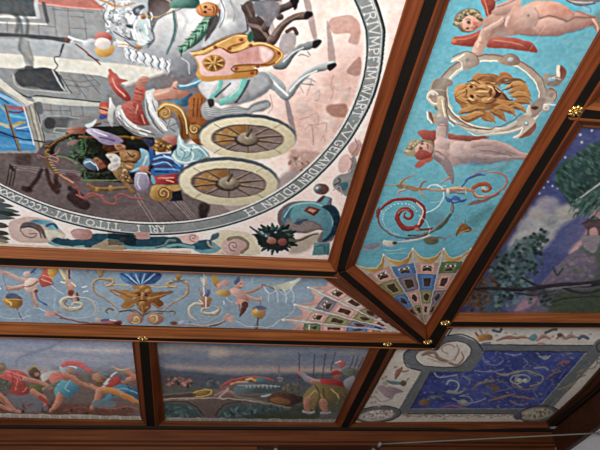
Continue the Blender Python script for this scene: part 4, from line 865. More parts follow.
def ring_text(txt, p0, p1, wd=.85):
    """letters between the two photo points, running with falling-angle = clockwise seen from the room"""
    t0, t1 = th_of(*p0), th_of(*p1)
    if t1 < t0: t1 += 2*math.pi
    tot = sum(GLY[c][0]+.2 for c in txt)-.2; x = 0
    o = A.o; A.o = (0, 0, 1)
    for c in txt:
        gw, st = GLY[c]
        for s_ in st:
            P = []
            for gx, gy in s_:
                t = t0+(t1-t0)*(x+gx)/tot; tt = (t+math.pi) % (2*math.pi)-math.pi
                r = R_IN(tt)+(R_OUT(tt)-R_IN(tt))*(.2+.55*gy); P.append((CC[0]+r*math.cos(t), CC[1]+r*math.sin(t)))
            P = np.array(P); u, v = proj(P[:, 0], P[:, 1], np.full(len(P), CEIL))
            A.cur = RID; A.line(np.stack([u, v], 1), wd, (226,228,224), a=.95, soft=.4, sm=False)
        x += gw+.2
    A.cur = 0; A.o = o
ring_text('TRIVMPF', (370,1), (376.5,62)); ring_text('IM', (375,66), (373,79)); ring_text('WART', (372,84), (360,117))
ring_text('.', (357,120), (355,123)); ring_text('ZV', (354,123), (345,138)); ring_text('GELAN', (342,141), (319,168)); ring_text('DEN', (316,170), (300,182))
ring_text('EDLEN', (296,185), (262,205)); ring_text('H', (254,208), (244,211))
ring_text('ARI', (164,226), (149,226)); ring_text('I', (140,226), (137,226)); ring_text('TITO', (120,225), (86,221)); ring_text('LIVI', (80,219), (57,212.5)); ring_text('.', (54,212), (51,211)); ring_text('CCCCLXXXXI', (48,210), (-12,184))
A.u, A.v = A.u0 + (A.u-A.u0)*5, A.v0 + (A.v-A.v0)*5
# ================= ornaments of the spandrels
A.part('blue_scroll_ornament', 'painted blue grey scrollwork with lozenge jewel in the corner')
A.o = (250, 185, 6)
A.fill([(165,200),(175,150),(230,110),(320,95),(400,100),(440,70),(490,80),(490,120),(520,170),(540,220),(520,290),(480,340),(400,340),(430,270),(330,290),(230,280),(180,250)], (130,112,116))
A.fill([(190,200),(210,145),(280,108),(370,100),(450,130),(500,180),(510,240),(480,300),(430,335),(440,270),(410,230),(340,205),(290,200),(260,230),(215,235)], (108,170,178), (90,140,156), ax=((230,130),(480,300)))
A.fill([(195,195),(215,150),(260,125),(240,170),(240,215),(210,225)], (70,108,136), a=.9, soft=1.5); A.fill([(400,100),(440,66),(480,78),(470,100),(440,125)], (110,170,180)); A.fill([(400,100),(435,66),(450,70),(425,100)], (120,76,76))
A.line([(205,190),(250,130),(340,106),(430,125),(490,185),(500,250)], 9, (146,198,200)); A.fill([(430,130),(500,120),(540,190),(520,280),(470,330),(430,340),(480,290),(500,220),(470,160)], (40,74,92), a=.9)
A.fill([(260,232),(325,205),(345,208),(290,240)], (60,96,124)); A.fill([(215,205),(245,200),(260,225),(300,240),(330,215),(420,250),(330,275),(240,265)], (146,134,130), a=.8)
A.fill([(320,155),(350,128),(425,148),(385,185)], (150,72,60), (110,50,44), ax=((330,130),(400,180)), sm=False); A.fill([(340,155),(358,140),(400,150),(375,170)], (206,140,110), sm=False); A.line([(340,155),(375,170)], 4, (90,40,36))
A.fill([(385,345),(480,345),(475,420),(375,420)], (110,160,166), (80,130,140), ax=((385,345),(470,420)), sm=False); A.line([(400,370),(440,360),(450,400)], 8, (70,110,120)); A.line([(290,295),(380,290),(435,275)], 5, (220,200,190))
A.part('sphere_ornament'); A.blob(428,25,46,34,(140,100,92),(110,76,72)); A.blob(408,25,26,22,(170,180,180),(60,66,70)); A.blob(402,18,8,7,(226,230,226))
A.part('fruit_cluster', 'painted cluster of fruit, blue berries and dark green leaves')
A.fill([(250,360),(340,300),(420,290),(400,340),(330,400),(240,410)], (170,160,140), a=.8, soft=1.5)
for k in range(26):
    t = k/26*6.283; r1 = 90+28*((k*7) % 5)/4; r0 = 30; cx, cy = 150, 320; A.line([(cx+r0*math.cos(t),cy+r0*.6*math.sin(t)),(cx+r1*1.25*math.cos(t),cy+r1*.8*math.sin(t))], (64,12), [(54,84,80),(84,120,112),(44,60,60),(110,144,134)][k % 4], (40,56,56))
A.fill([(60,300),(110,270),(200,280),(240,340),(190,390),(100,370)], (50,62,62)); A.line([(240,330),(300,330),(370,300),(410,295)], (20,6), (110,110,90)); A.line([(0,250),(60,290),(110,300)], (8,26), (70,104,98))
for k in range(15): A.blob(70+(k*37) % 90, 285+(k*23) % 55, 11, 9, (120,144,160), (34,48,64)); A.blob(68+(k*37) % 90, 282+(k*23) % 55, 4, 3, (210,220,224))
A.blob(130,335,30,22,(206,146,124),(140,84,70)); A.blob(195,342,28,22,(186,112,92),(110,60,52)); A.blob(185,378,24,16,(60,72,90),(34,40,52))
A.part('shell_volute', 'painted cream and pink shell volute')
A.o = (180, 190, 6)
A.fill([(225,255),(270,240),(360,245),(440,270),(470,330),(460,390),(200,380),(205,310)], (218,206,178), sm=True); A.fill([(245,340),(270,300),(330,285),(390,300),(410,330),(390,365),(330,395),(260,385)], (216,182,174), (196,158,150), ax=((260,300),(380,390)))
A.line([(290,295),(350,285),(400,310),(405,345),(370,375)], 18, (150,134,112)); A.spiral(322,335,6,34,180,-1.3,4,(110,80,76)); A.line([(250,365),(300,395),(400,395)], 5, (226,216,200))
A.o = (180, 190, 6)
A.part('teal_band_ornament', 'painted teal scroll band below the ring')
A.fill([(80,320),(130,300),(190,305),(220,330),(245,355),(200,378),(130,378),(80,355)], (110,170,180)); A.fill([(75,330),(110,305),(180,300),(190,330),(210,345),(150,358),(90,352)], (54,104,122)); A.fill([(180,300),(195,268),(232,258),(225,290),(190,305)], (84,120,132)); A.line([(165,310),(180,335),(210,345)], 14, (170,160,150))
A.fill([(-40,280),(20,275),(50,262),(90,262),(115,290),(105,315),(60,322),(10,322),(-40,318)], (222,184,178)); A.spiral(80,285,4,26,150,-1.2,4,(150,100,96)); A.line([(0,322),(60,328),(110,310)], 4, (90,80,84))
A.o = (90, 190, 6)
A.fill([(-140,290),(-100,300),(-20,280),(20,262),(250,265),(275,290),(355,290),(365,280),(520,285),(560,318),(620,330),(620,350),(300,345),(160,360),(-40,350),(-140,330)], (46,92,108)); A.line([(-60,330),(40,300),(180,310),(210,340),(330,350),(420,345),(520,330),(620,345)], 18, (120,180,186), a=.9)
A.fill([(10,345),(50,305),(130,300),(190,320),(205,355),(60,362)], (176,156,126)); A.line([(400,345),(450,330),(470,305),(510,305)], 14, (140,160,156), (90,110,110)); A.blob(200,298,26,16,(110,124,126),(50,66,74))
A.fill([(270,255),(350,258),(355,290),(275,290)], (200,150,146)); A.line([(0,362),(200,365),(600,372)], 12, (214,196,176))
i = np.nonzero((FR >= 1.05) & (abs(A.u-122) < 14) & (A.v < 245))[0]; A.C[i] = A.C[i]*.72
A.o = (0, 190, 6)
A.fill([(280,300),(320,270),(380,290),(440,300),(540,290),(600,265),(640,290),(560,330),(470,345),(360,340),(300,320)], (48,96,116)); A.line([(290,305),(340,330),(420,345),(500,338)], 14, (120,180,188)); A.fill([(425,250),(470,235),(540,240),(555,275),(520,298),(450,292)], (210,166,160), (180,130,126), ax=((450,240),(520,290))); A.line([(425,255),(450,236),(520,236),(560,232)], 4, (160,110,108))
A.part('pink_volute', 'painted pink spiral volute with blue lining')
A.fill([(50,240),(60,190),(130,165),(220,165),(310,185),(350,225),(390,270),(380,290),(340,285),(280,315),(200,318),(110,310),(65,280)], (214,184,176), (200,176,160), ax=((80,180),(300,300)))
A.fill([(120,235),(135,200),(180,192),(240,210),(275,260),(270,290),(240,250),(190,225),(145,225)], (116,104,104)); A.line([(120,240),(150,275),(200,285),(220,265),(180,262)], 7, (150,124,120)); A.line([(135,225),(190,222),(235,250),(250,285)], 7, (90,80,82))
A.fill([(175,185),(230,180),(300,190),(350,235),(310,240),(270,215),(220,198)], (70,140,170), (130,190,200), ax=((200,185),(330,240))); A.line([(280,215),(320,205),(345,230)], 14, (60,110,150)); A.fill([(270,245),(330,245),(385,270),(375,285),(320,280),(290,300)], (216,212,190))
A.part('acanthus_leaves', 'painted grey green acanthus leaves at the left edge')
for y, l, c_ in ((65,30,(110,120,116)),(95,80,(90,104,104)),(125,110,(90,108,106)),(145,120,(60,74,76)),(165,85,(100,110,106)),(215,50,(100,96,90)),(260,50,(80,84,82)),(290,60,(104,104,96)),(310,50,(150,140,120))): A.line([(-40,y-8),(l*.5,y),(l,y+6)], (44,6), c_)
A.part()
A.fill([(0,315),(60,325),(300,335),(600,348),(600,356),(300,345),(0,332)], (216,204,180), sm=False)
# right hand spandrel flowers
A.part('rose_leaf_ornament', 'painted pink and grey leaf ornament beside the right beam')
A.o = (300, 120, 6)
A.fill([(205,350),(240,330),(300,310),(300,240),(330,220),(340,300),(290,450),(250,440),(200,400)], (150,150,148)); A.fill([(225,395),(255,375),(290,380),(275,420),(240,415)], (80,124,140)); A.line([(210,390),(240,370),(230,350)], 9, (90,96,100))
A.fill([(240,230),(290,200),(310,250),(290,300),(250,320),(230,290)], (222,186,178)); A.fill([(290,150),(350,120),(370,150),(340,220),(300,200)], (214,180,172), (196,150,142), ax=((300,130),(340,210))); A.line([(300,230),(320,260),(290,310)], 6, (170,120,116)); A.line([(330,110),(345,160),(310,215)], 6, (180,130,124)); A.line([(200,420),(240,400),(250,450)], 6, (196,160,160))
A.part()
A.o = (0, 0, 1)
A.finish(16); A.mottle(9, 3, 67, (1, 1, 1))
A.contrast = 1.22
A.build('ceiling_painting', 'large round chariot triumph painting with white horses inside a grey lettered ring', GAIN*.60)
# ================================================================== painted fans of the two friezes
def fan(A, apex, tips, sags, band_c, band_d, cells, rib, name):
    """pleated fan: cells[wedge][row] = colour of the pleat"""
    ap = np.array(apex, float); T = [np.array(t, float) for t in tips]; A.o = (0, 0, 1)
    A.part(name[0], name[1])
    R = [(.95,.68),(.68,.47),(.47,.29),(.29,.15),(.15,.04)]
    def pt(i, s, f): e = T[i]*(1-s)+T[i+1]*s; return ap+(e-ap)*f
    for i in range(len(T)-1):
        sg = sags[i]
        A.fill([T[i], pt(i,.25,1-sg*.75), pt(i,.5,1-sg), pt(i,.75,1-sg*.75), T[i+1], ap], band_c, band_d, ax=(T[i], T[i+1]), sm=False)
        A.fill([T[i]*.97+ap*.03, pt(i,.25,1-sg*1.25), pt(i,.5,1-sg*1.55), pt(i,.75,1-sg*1.25), T[i+1]*.97+ap*.03, ap], (170,165,150), sm=False)
        for r, (f1, f0) in enumerate(R):
            c = np.array(cells[i][r % len(cells[i])], float)
            f1_ = min(f1, 1-sg*1.35) if r == 0 else f1
            A.fill([pt(i,.01,f1_), pt(i,.99,f1_), pt(i,.99,f0), pt(i,.01,f0)], c, sm=False, soft=.4)
            fm, fh = (f1_+f0)/2, (f1_-f0)/2
            A.fill([pt(i,.2,fm+fh*.8), pt(i,.8,fm+fh*.8), pt(i,.8,fm-fh*.75), pt(i,.2,fm-fh*.75)], np.minimum(c*1.08+6, 255), sm=False, soft=.4)
            if r < 4:
                dk = (72,56,46)
                if r == 2: A.fill([pt(i,.5,fm+fh*.55), pt(i,.74,fm), pt(i,.5,fm-fh*.55), pt(i,.26,fm)], dk, soft=.4)
                else: A.fill([pt(i,.3,fm+fh*.5), pt(i,.7,fm+fh*.5), pt(i,.7,fm-fh*.5), pt(i,.3,fm-fh*.5)], dk, sm=False, soft=.4)
                if r == 0:
                    A.line([pt(i,.3,fm+fh*.62), pt(i,.7,fm-fh*.1)], .5, (206,200,186)); A.line([pt(i,.7,fm+fh*.62), pt(i,.3,fm-fh*.1)], .5, (206,200,186))
                    for s_ in (.3,.5,.7): p = pt(i,s_,fm+fh*.3); A.blob(p[0], p[1], .8, .8, (226,220,206))
            A.line([pt(i,.06,f0), pt(i,.94,f0)], .7, np.minimum(c*1.3+20, 255))
        A.line([T[i], pt(i,.25,1-sg*.75), pt(i,.5,1-sg), pt(i,.75,1-sg*.75), T[i+1]], .8, (222,190,140) if band_c[2] < 120 else (196,140,140), sm=False)
    for i, t in enumerate(T): A.line([t, ap], (1.9,.5) if 0 < i < len(T)-1 else (1.2,.4), rib, tuple(np.array(rib)*.7)); A.blob(t[0], t[1], .9, .9, (236,226,206))
    A.part()
PK, OL, BL, VI, BR, GN = (180,134,128), (128,122,84), (72,106,152), (112,102,126), (134,106,94), (88,108,76)
# ================================================================== 2. turquoise frieze
A = Art(Q_TEAL, .0055, (94, 166, 184))
A.mottle(22, 1.2, 7, (1, .9, .7)); A.mottle(12, 6, 13, (.6, 1, 1)); A.mottle(10, 30, 17)
A.part('upper_cherub', 'painted upper winged cherub with outstretched arm and red wings')
A.o = (440, 0, 7.5)
SK, SKD, SKL = (206,156,136), (140,104,96), (226,186,166)
A.fill([(85,320),(110,280),(180,268),(260,245),(310,225),(330,270),(300,330),(240,350),(150,345),(100,338)], (196,92,76), (150,60,54), ax=((150,270),(170,345))); A.blob(108,312,20,18,(226,150,90),(190,90,60)); A.line([(120,300),(200,290),(280,260)], 8, (212,112,92))
A.fill([(350,290),(420,272),(540,280),(620,300),(700,330),(730,392),(650,385),(560,375),(470,360),(380,360),(345,345)], (190,92,78), (150,66,58), ax=((450,280),(450,370))); A.line([(400,300),(500,310),(620,340)], 8, (206,116,98)); A.line([(420,340),(520,345),(640,368)], 6, (150,70,62))
A.fill([(300,-60),(400,-60),(415,30),(395,90),(365,130),(345,120),(330,70),(310,20)], (182,84,68), (140,60,50), ax=((320,0),(400,40))); A.line([(330,-10),(350,60),(362,120)], 8, (206,120,96))
A.fill([(310,150),(350,130),(400,90),(470,40),(520,0),(600,-60),(660,-60),(600,20),(640,70),(720,80),(720,250),(640,250),(540,262),(440,280),(350,270),(320,220)], (200,150,134), (150,116,110), ax=((450,60),(520,270)), soft=1)
A.fill([(240,380),(280,290),(320,215),(380,200),(440,150),(480,140),(490,180),(450,220),(390,260),(355,330),(300,420),(250,430)], (210,166,146), (150,112,100), ax=((280,300),(370,330)))
A.line([(470,150),(400,195),(350,225)], 34, (218,178,160), (176,134,122)); A.line([(300,290),(280,350)], 20, (222,180,156)); A.line([(290,315),(330,330)], 4, (140,96,84)); A.line([(480,145),(500,185),(455,225)], 8, (130,116,116))
A.fill([(385,85),(440,55),(500,50),(540,70),(500,110),(440,120),(400,110)], (206,156,140), (150,116,108), ax=((440,50),(460,120))); A.line([(420,-5),(500,-40)], 30, SK, SKD); A.line([(430,45),(530,5),(600,-40)], 26, (206,160,144), (150,118,110))
A.fill([(500,130),(560,105),(620,120),(640,180),(600,220),(530,220),(490,190)], (216,182,164), (166,136,126), ax=((520,120),(620,220))); A.line([(590,100),(600,200)], 5, (140,120,114)); A.line([(440,250),(540,245),(640,238)], 16, (150,130,126))
A.fill([(105,170),(115,120),(160,80),(220,60),(280,75),(310,120),(305,190),(240,240),(170,240),(120,200)], (130,120,96), (96,86,72), ax=((120,90),(280,220)))
A.fill([(150,150),(190,118),(250,100),(300,120),(312,165),(300,205),(262,228),(215,235),(180,225),(155,190)], (226,170,146), (176,120,102), ax=((180,130),(290,220)))
for k in range(26): t = k/25; x = 112+t*190; y = 190-math.sin(t*2.5+.1)*108+(k % 3)*9; A.blob(x, y, 17, 15, [(160,146,112),(116,104,82),(196,178,136),(96,88,72)][k % 4], [(96,86,66),(70,64,54),(130,116,86),(64,60,52)][k % 4]); A.line([(x-8,y-12),(x+6,y-16),(x+12,y-4)], 5, (206,190,150), a=.8)
A.blob(262,180,18,16,(214,110,96),(190,110,94)); A.blob(212,168,17,15,(176,126,108),(130,90,80)); A.blob(214,170,9,8,(60,50,52)); A.line([(190,150),(205,142),(226,150)], 6, (120,84,70)); A.blob(204,214,13,8,(150,104,92)); A.blob(206,213,7,5,(66,52,52)); A.line([(232,170),(240,188),(232,206)], 9, (236,186,164), (186,126,108)); A.blob(238,208,6,5,(150,86,76)); A.line([(250,220),(262,208),(278,200)], 9, (176,66,62), (140,50,50)); A.blob(270,160,14,10,(226,140,122),(206,140,120)); A.line([(160,170),(166,205),(190,228)], 7, (150,104,88))
A.o = (520, 0, 7.5)
A.fill([(-60,60),(0,60),(60,25),(120,8),(200,8),(290,25),(360,60),(400,90),(470,85),(540,115),(585,130),(600,180),(590,230),(560,215),(545,190),(480,200),(420,225),(340,250),(260,268),(160,270),(60,262),(0,255),(-100,250)], (212,160,142), (150,110,102), ax=((200,20),(220,260)), soft=1)
A.fill([(80,50),(140,20),(240,20),(330,55),(375,95),(330,135),(220,125),(130,110)], (222,166,146), (190,126,108), ax=((150,20),(300,130)), a=.9, soft=2); A.fill([(90,200),(160,140),(260,135),(350,165),(480,150),(545,140),(560,190),(430,215),(280,255),(160,262)], (216,166,150), (146,104,100), ax=((250,140),(280,260)), a=.95, soft=1.5)
A.line([(150,140),(220,120),(300,140),(360,160),(420,130),(560,132)], 9, (112,82,76), a=.85, soft=1); A.line([(370,80),(400,110),(390,130)], 10, (196,110,84), a=.8, soft=1.2)
A.blob(50,125,86,80,(212,172,156),(168,136,126),a=.75,soft=3); A.blob(62,118,10,9,(150,112,100)); A.line([(110,60),(134,100),(136,150),(110,195)], 6, (140,116,108), a=.8, soft=1)
A.line([(0,255),(160,272),(300,262),(480,212)], 8, (110,96,96), a=.8, soft=1); A.line([(550,150),(580,190),(592,230)], 18, (226,190,176), (180,130,120)); A.line([(420,85),(470,95),(540,125)], 12, (150,112,104), a=.8)
A.line([(200,180),(110,320),(40,440)], 4, (170,200,204), a=.6)
A.part()
A.fill([(330,-30),(340,0),(390,25),(450,38),(540,25),(620,0),(620,-60)], (110,110,120)); A.line([(330,-10),(400,28),(460,42),(560,25)], 6, (60,62,84)); A.line([(345,-10),(420,18),(500,20)], 7, (176,150,120)); A.line([(390,10),(470,25),(540,15)], 5, (206,196,180)); A.line([(480,40),(525,60),(530,90)], 8, (96,120,150)); A.line([(470,50),(500,75)], 6, (150,160,170))
A.fill([(565,110),(600,80),(640,60),(640,200),(600,200)], (110,110,80), a=.5, soft=2)
# strapwork medallion
A.part('strapwork_medallion', 'painted grey beige strapwork medallion frame')
A.o = (0, 0, 1)
SB, SD_, SLt = (160,142,126), (112,88,78), (222,214,198)
cx, cy, rx, ry, rt = 492, 94.5, 51.5, 37, 3
A.ring(cx-.3,cy,rx,ry,8,(150,132,118),(176,166,150),rot=rt,a0=0,a1=360)
def em(t, k=1.0, r0=rx, r1=ry):
    t = math.radians(t); X, Y = r0*k*math.cos(t), r1*k*math.sin(t); R = math.radians(rt); return cx+X*math.cos(R)-Y*math.sin(R), cy+X*math.sin(R)+Y*math.cos(R)
A.line([em(t, .915) for t in range(0, 365, 10)], 1.2, (226,220,204), sm=False); A.line([em(t, .88) for t in range(150, 260, 10)], 1.4, (206,190,160), sm=False); A.line([em(t, .955) for t in range(20, 175, 8)], .7, (126,84,74), sm=False); A.line([em(t, 1.07) for t in range(180, 360, 8)], 1.0, (126,96,84), sm=False); A.line([em(t, 1.05) for t in range(30, 150, 8)], 2, (216,206,188), sm=False)
A.o = (420, 50, 7.5)
A.fill([(225,90),(245,60),(300,28),(350,12),(400,25),(430,60),(450,100),(400,130),(330,150),(310,100),(290,85),(240,88)], (196,184,166), (140,116,102), ax=((280,40),(420,130))); A.line([(250,55),(300,25),(360,12),(410,30),(440,80)], 5, (130,76,64)); A.blob(360,82,18,22,(130,116,110),(176,160,150)); A.line([(240,85),(300,50),(330,30)], 8, (236,228,214)); A.line([(280,80),(310,100),(310,140)], 6, (230,222,206))
A.fill([(60,340),(80,260),(110,220),(170,208),(230,225),(250,260),(200,300),(205,450),(120,450),(110,400),(80,400)], (170,158,146), (126,108,98), ax=((90,240),(210,330))); A.fill([(90,250),(130,215),(190,212),(180,260),(130,285),(95,290)], (130,110,98), (160,146,132), ax=((100,230),(180,280)))
A.blob(95,352,42,46,(206,196,182),(150,126,112)); A.blob(98,360,30,34,(150,120,106),(176,156,140)); A.ring(95,350,42,45,6,(232,226,214),a0=120,a1=330); A.blob(98,330,14,12,(224,216,204),(180,160,146)); A.line([(15,290),(80,298),(160,300),(250,322)], 4, (206,208,200), a=.7)
A.o = (490, 50, 7.5)
A.fill([(60,85),(85,50),(150,32),(205,50),(225,90),(190,115),(100,110)], (166,146,130), (130,104,92), ax=((100,40),(200,110))); A.blob(158,72,22,16,(190,206,210),(120,140,150)); A.line([(75,72),(110,40),(160,32),(205,50),(228,85)], 5, (120,90,78))
A.fill([(400,190),(440,180),(490,190),(498,120),(520,118),(570,150),(560,210),(530,250),(480,275),(430,262),(400,240)], (160,142,128), (126,104,94), ax=((420,180),(530,260))); A.fill([(500,118),(524,122),(525,200),(500,195)], (216,204,188)); A.fill([(524,120),(550,125),(572,160),(560,200),(530,210)], (126,84,74)); A.blob(462,222,26,15,(150,196,206),(90,150,170)); A.line([(498,120),(500,195),(470,210),(525,220)], 5, (226,218,202))
A.fill([(430,285),(470,280),(505,320),(500,370),(460,400),(400,400),(410,330)], (150,130,116), (180,164,150), ax=((420,290),(500,390))); A.line([(445,285),(490,305),(500,350),(480,385)], 6, (120,84,74)); A.blob(455,330,20,24,(176,160,146),(130,108,96))
A.blob(420,435,34,26,(206,196,186),(150,130,120)); A.ring(420,435,20,14,5,(236,230,222)); A.fill([(300,450),(330,410),(380,400),(370,470),(310,480)], (96,72,66)); A.line([(360,390),(420,408),(490,410)], 7, (232,228,222)); A.line([(400,420),(440,395),(460,410)], 5, (226,220,214))
A.o = (395, 100, 7.5)
A.fill([(245,-10),(260,0),(300,30),(310,20),(320,-30),(370,-20),(385,60),(400,130),(390,165),(340,190),(290,175),(245,145),(235,95),(250,80),(275,110),(310,100),(325,80),(310,45),(270,35)], (196,180,150), (160,140,114), ax=((300,0),(380,180))); A.blob(334,128,18,19,(206,206,200),(110,104,104)); A.line([(238,90),(245,140),(275,170)], 9, (236,232,222)); A.fill([(248,85),(270,105),(285,140),(290,170),(270,150),(255,120)], (130,84,70)); A.line([(255,-10),(285,25),(310,30)], 8, (226,218,202)); A.line([(372,0),(380,70),(405,140),(450,180)], 7, (130,96,80)); A.line([(350,0),(362,80),(385,150),(440,195)], 8, (230,224,204))
A.o = (460, 100, 7.5)
A.line([(-30,170),(60,215),(140,235),(230,240),(330,215),(420,175),(500,120),(540,60)], [16,26,34,30,24,30,50,60], (206,198,180), (176,160,144)); A.line([(-20,180),(60,205),(150,215),(230,215),(320,190),(400,150),(460,100)], 6, (126,84,74)); A.line([(60,240),(110,262),(190,262),(260,240)], 6, (226,220,206)); A.blob(121,238,15,12,(150,150,140),(196,190,176))
A.fill([(440,130),(500,110),(550,140),(572,175),(560,230),(500,275),(440,285),(400,278),(460,230),(470,200),(430,190)], (170,150,136), (206,190,174), ax=((460,130),(540,260))); A.fill([(440,280),(500,235),(540,200),(570,170),(565,220),(520,265),(470,285)], (130,84,74)); A.line([(402,280),(450,250),(470,215)], 8, (232,226,214)); A.blob(498,177,20,18,(160,190,196),(90,116,124)); A.blob(498,177,9,8,(206,226,230)); A.fill([(530,50),(600,-20),(640,0),(600,90),(560,130)], (150,130,120)); A.fill([(535,60),(560,45),(590,55),(560,75)], (80,62,58))
# lion mask
A.part('lion_mask', 'painted golden brown lion mask with leafy mane')
A.o = (420, 50, 7.5)
A.fill([(430,185),(480,175),(560,185),(620,215),(660,240),(560,260),(470,245),(445,225)], (186,126,74), (130,80,52), ax=((450,180),(540,250))); A.line([(445,235),(520,248),(600,240)], 7, (230,180,100)); A.line([(440,185),(500,190),(560,210)], 5, (214,160,90))
A.fill([(262,330),(290,300),(340,260),(420,248),(500,255),(560,290),(620,310),(660,380),(600,450),(500,455),(400,450),(320,415),(280,380)], (190,132,78), (140,88,54), ax=((300,270),(560,440)))
def leaf(p, w, c=(214,154,88), d=(140,84,50), l=(240,196,120)): A.line(p, [w*.3, w*1.3, w*1.15, w*.3], c, d); A.line(p, 3.5, l, a=.7); A.line([(x+w*.22, y+w*.3) for x, y in p], 3.5, (104,60,40), a=.8)
leaf([(440,250),(420,225),(440,200),(480,190)],50,(190,130,76)); leaf([(350,300),(310,285),(285,300),(262,325)],44); leaf([(340,400),(310,380),(280,360),(262,340)],44,(176,116,68)); leaf([(400,440),(360,430),(320,405),(300,380)],46); leaf([(380,255),(330,270),(290,305),(262,330)],34); leaf([(400,290),(350,300),(300,325),(268,345)],30); leaf([(420,330),(370,340),(310,350),(275,362)],32); leaf([(430,380),(380,385),(320,385),(285,380)],34); leaf([(470,420),(420,425),(370,415),(330,400)],36)
A.o = (490, 50, 7.5)
leaf([(0,190),(40,210),(60,240),(70,270)],40,(170,110,66)); leaf([(50,230),(90,200),(130,195),(170,215)],44,(186,120,70)); leaf([(110,250),(150,235),(200,230),(265,240)],36,(130,90,66),(84,62,52)); leaf([(120,290),(180,262),(240,265),(290,300)],44); leaf([(140,320),(200,300),(260,300),(300,335)],40,(196,134,78)); leaf([(150,345),(210,335),(270,340),(305,375)],42); leaf([(160,400),(220,380),(270,385),(300,405)],40,(190,126,70)); leaf([(120,440),(180,420),(230,430),(262,460)],40)
A.o = (460, 100, 7.5)
leaf([(200,40),(260,20),(340,30),(410,20)],44,(200,134,74)); leaf([(260,60),(320,60),(380,80),(412,110)],46,(206,140,76)); leaf([(230,80),(270,90),(310,120),(340,155)],46,(190,124,68)); leaf([(190,90),(210,110),(240,140),(260,160)],44,(206,146,84)); leaf([(150,60),(170,100),(190,130),(230,155)],44,(196,134,76)); leaf([(180,60),(110,60),(40,80),(-10,100)],44,(206,144,80)); leaf([(170,100),(120,112),(60,140),(0,128)],50,(214,150,84)); leaf([(60,20),(30,10),(0,0),(-20,-10)],40,(206,150,84))
A.o = (460, 70, 5)
A.fill([(30,90),(60,60),(120,55),(180,75),(200,110),(190,150),(140,185),(80,180),(40,140)], (206,146,86), (150,96,58), ax=((60,60),(160,180)))
for x, y, rx_, ry_ in ((70,90,20,14),(70,140,20,16),(120,85,20,12),(130,150,22,14),(160,112,20,18),(100,118,18,12)): A.blob(x, y, rx_, ry_, (236,182,112), (140,84,52))
for p in ([(40,60),(70,52),(96,66)],[(36,150),(62,168),(90,160)],[(84,98),(100,92),(126,96)],[(84,128),(104,134),(128,130)],[(130,66),(160,72),(172,88)],[(130,168),(160,164),(178,146)],[(30,100),(36,112),(30,128)],[(150,96),(158,104)],[(150,128),(158,122)]): A.line(p, 6, (104,62,40), a=.9)
for p in ([(48,72),(70,66)],[(46,142),(66,150)],[(96,106),(130,106)],[(140,80),(158,90)],[(140,146),(156,138)]): A.line(p, 5, (246,206,140), a=.85)
A.blob(58,86,9,8,(70,42,34)); A.blob(60,132,9,8,(70,42,34)); A.line([(86,112),(120,112),(145,112)], 12, (236,190,124), (150,96,60)); A.blob(150,112,9,12,(120,70,46)); A.fill([(165,90),(190,95),(205,115),(192,135),(168,138),(180,115)], (74,40,34)); A.line([(175,92),(200,108)], 4, (240,206,150)); A.line([(30,70),(60,72),(85,84)], 5, (120,70,46)); A.line([(40,150),(60,158),(88,150)], 5, (120,70,46)); A.line([(215,120),(240,150),(262,150)], 7, (90,50,40)); A.line([(210,100),(250,90),(262,76)], 5, (96,56,40))
# lower cherub
A.part('lower_cherub', 'painted lower winged cherub holding up the medallion')
A.o = (395, 100, 7.5)
A.fill([(165,240),(200,225),(270,230),(310,232),(330,330),(260,330),(210,300),(180,265)], (190,92,82), (150,66,62), ax=((200,225),(230,310))); A.fill([(400,250),(480,262),(600,268),(700,272),(705,280),(640,300),(560,310),(420,300)], (176,92,84), (140,66,62), ax=((500,260),(500,310)))
A.line([(360,170),(362,230),(345,270)], (86,80), (166,150,160), (130,118,134)); A.line([(350,215),(340,280)], 70, (206,172,162), (166,136,136)); A.line([(325,190),(400,200)], 5, (120,104,116))
A.fill([(300,300),(330,270),(400,290),(470,300),(560,315),(640,310),(720,318),(820,330),(920,370),(980,410),(1010,405),(1020,435),(960,450),(860,440),(720,462),(620,450),(540,470),(420,500),(380,470),(320,470),(290,400)], (206,170,166), (150,126,138), ax=((550,310),(600,460)), soft=1)
A.fill([(300,300),(360,290),(410,320),(400,370),(330,370),(300,340)], (220,186,178), (170,140,144), ax=((320,300),(390,370))); A.fill([(310,380),(370,372),(410,400),(390,450),(320,450)], (216,180,172), (160,130,136), ax=((320,380),(390,450))); A.fill([(430,320),(520,310),(560,350),(570,400),(520,440),(440,420),(410,370)], (214,184,178), (166,144,150), ax=((450,320),(540,430)))
A.ring(530,385,40,50,7,(160,140,144),a0=-80,a1=80); A.blob(560,360,50,46,(216,184,178),(170,144,150),soft=1.5)
A.line([(590,330),(700,320),(820,345),(930,400),(1010,415)], (60,20), (214,176,168), (160,130,136)); A.line([(600,420),(720,430),(850,430),(990,430)], (50,18), (190,160,164), (130,112,128)); A.line([(640,380),(760,392),(880,420)], 7, (120,100,120), a=.8); A.line([(620,455),(720,470),(860,448)], 7, (110,96,116), a=.8)
A.fill([(65,380),(90,350),(110,310),(150,300),(240,300),(290,330),(290,400),(250,430),(180,440),(120,420),(80,410)], (176,160,124), (120,106,84), ax=((100,310),(260,430)))
A.fill([(150,370),(165,330),(220,318),(275,335),(290,370),(270,400),(210,412),(165,400)], (222,172,154), (176,126,114), ax=((180,325),(260,405)))
for k in range(24): t = k/23; x = 78+t*190; y = 400-math.sin(t*2.6+.2)*84+(k % 3)*10; A.blob(x, y, 17, 14, [(196,180,140),(136,122,94),(214,200,162),(104,96,80)][k % 4], [(120,108,80),(84,76,60),(150,134,100),(70,66,58)][k % 4]); A.line([(x-14,y-2),(x-4,y-10)], 5, (222,210,176), a=.8)
A.fill([(150,370),(170,334),(220,322),(272,338),(286,370),(268,398),(210,408),(168,396)], (222,174,158), (176,128,116), ax=((180,325),(260,405)))
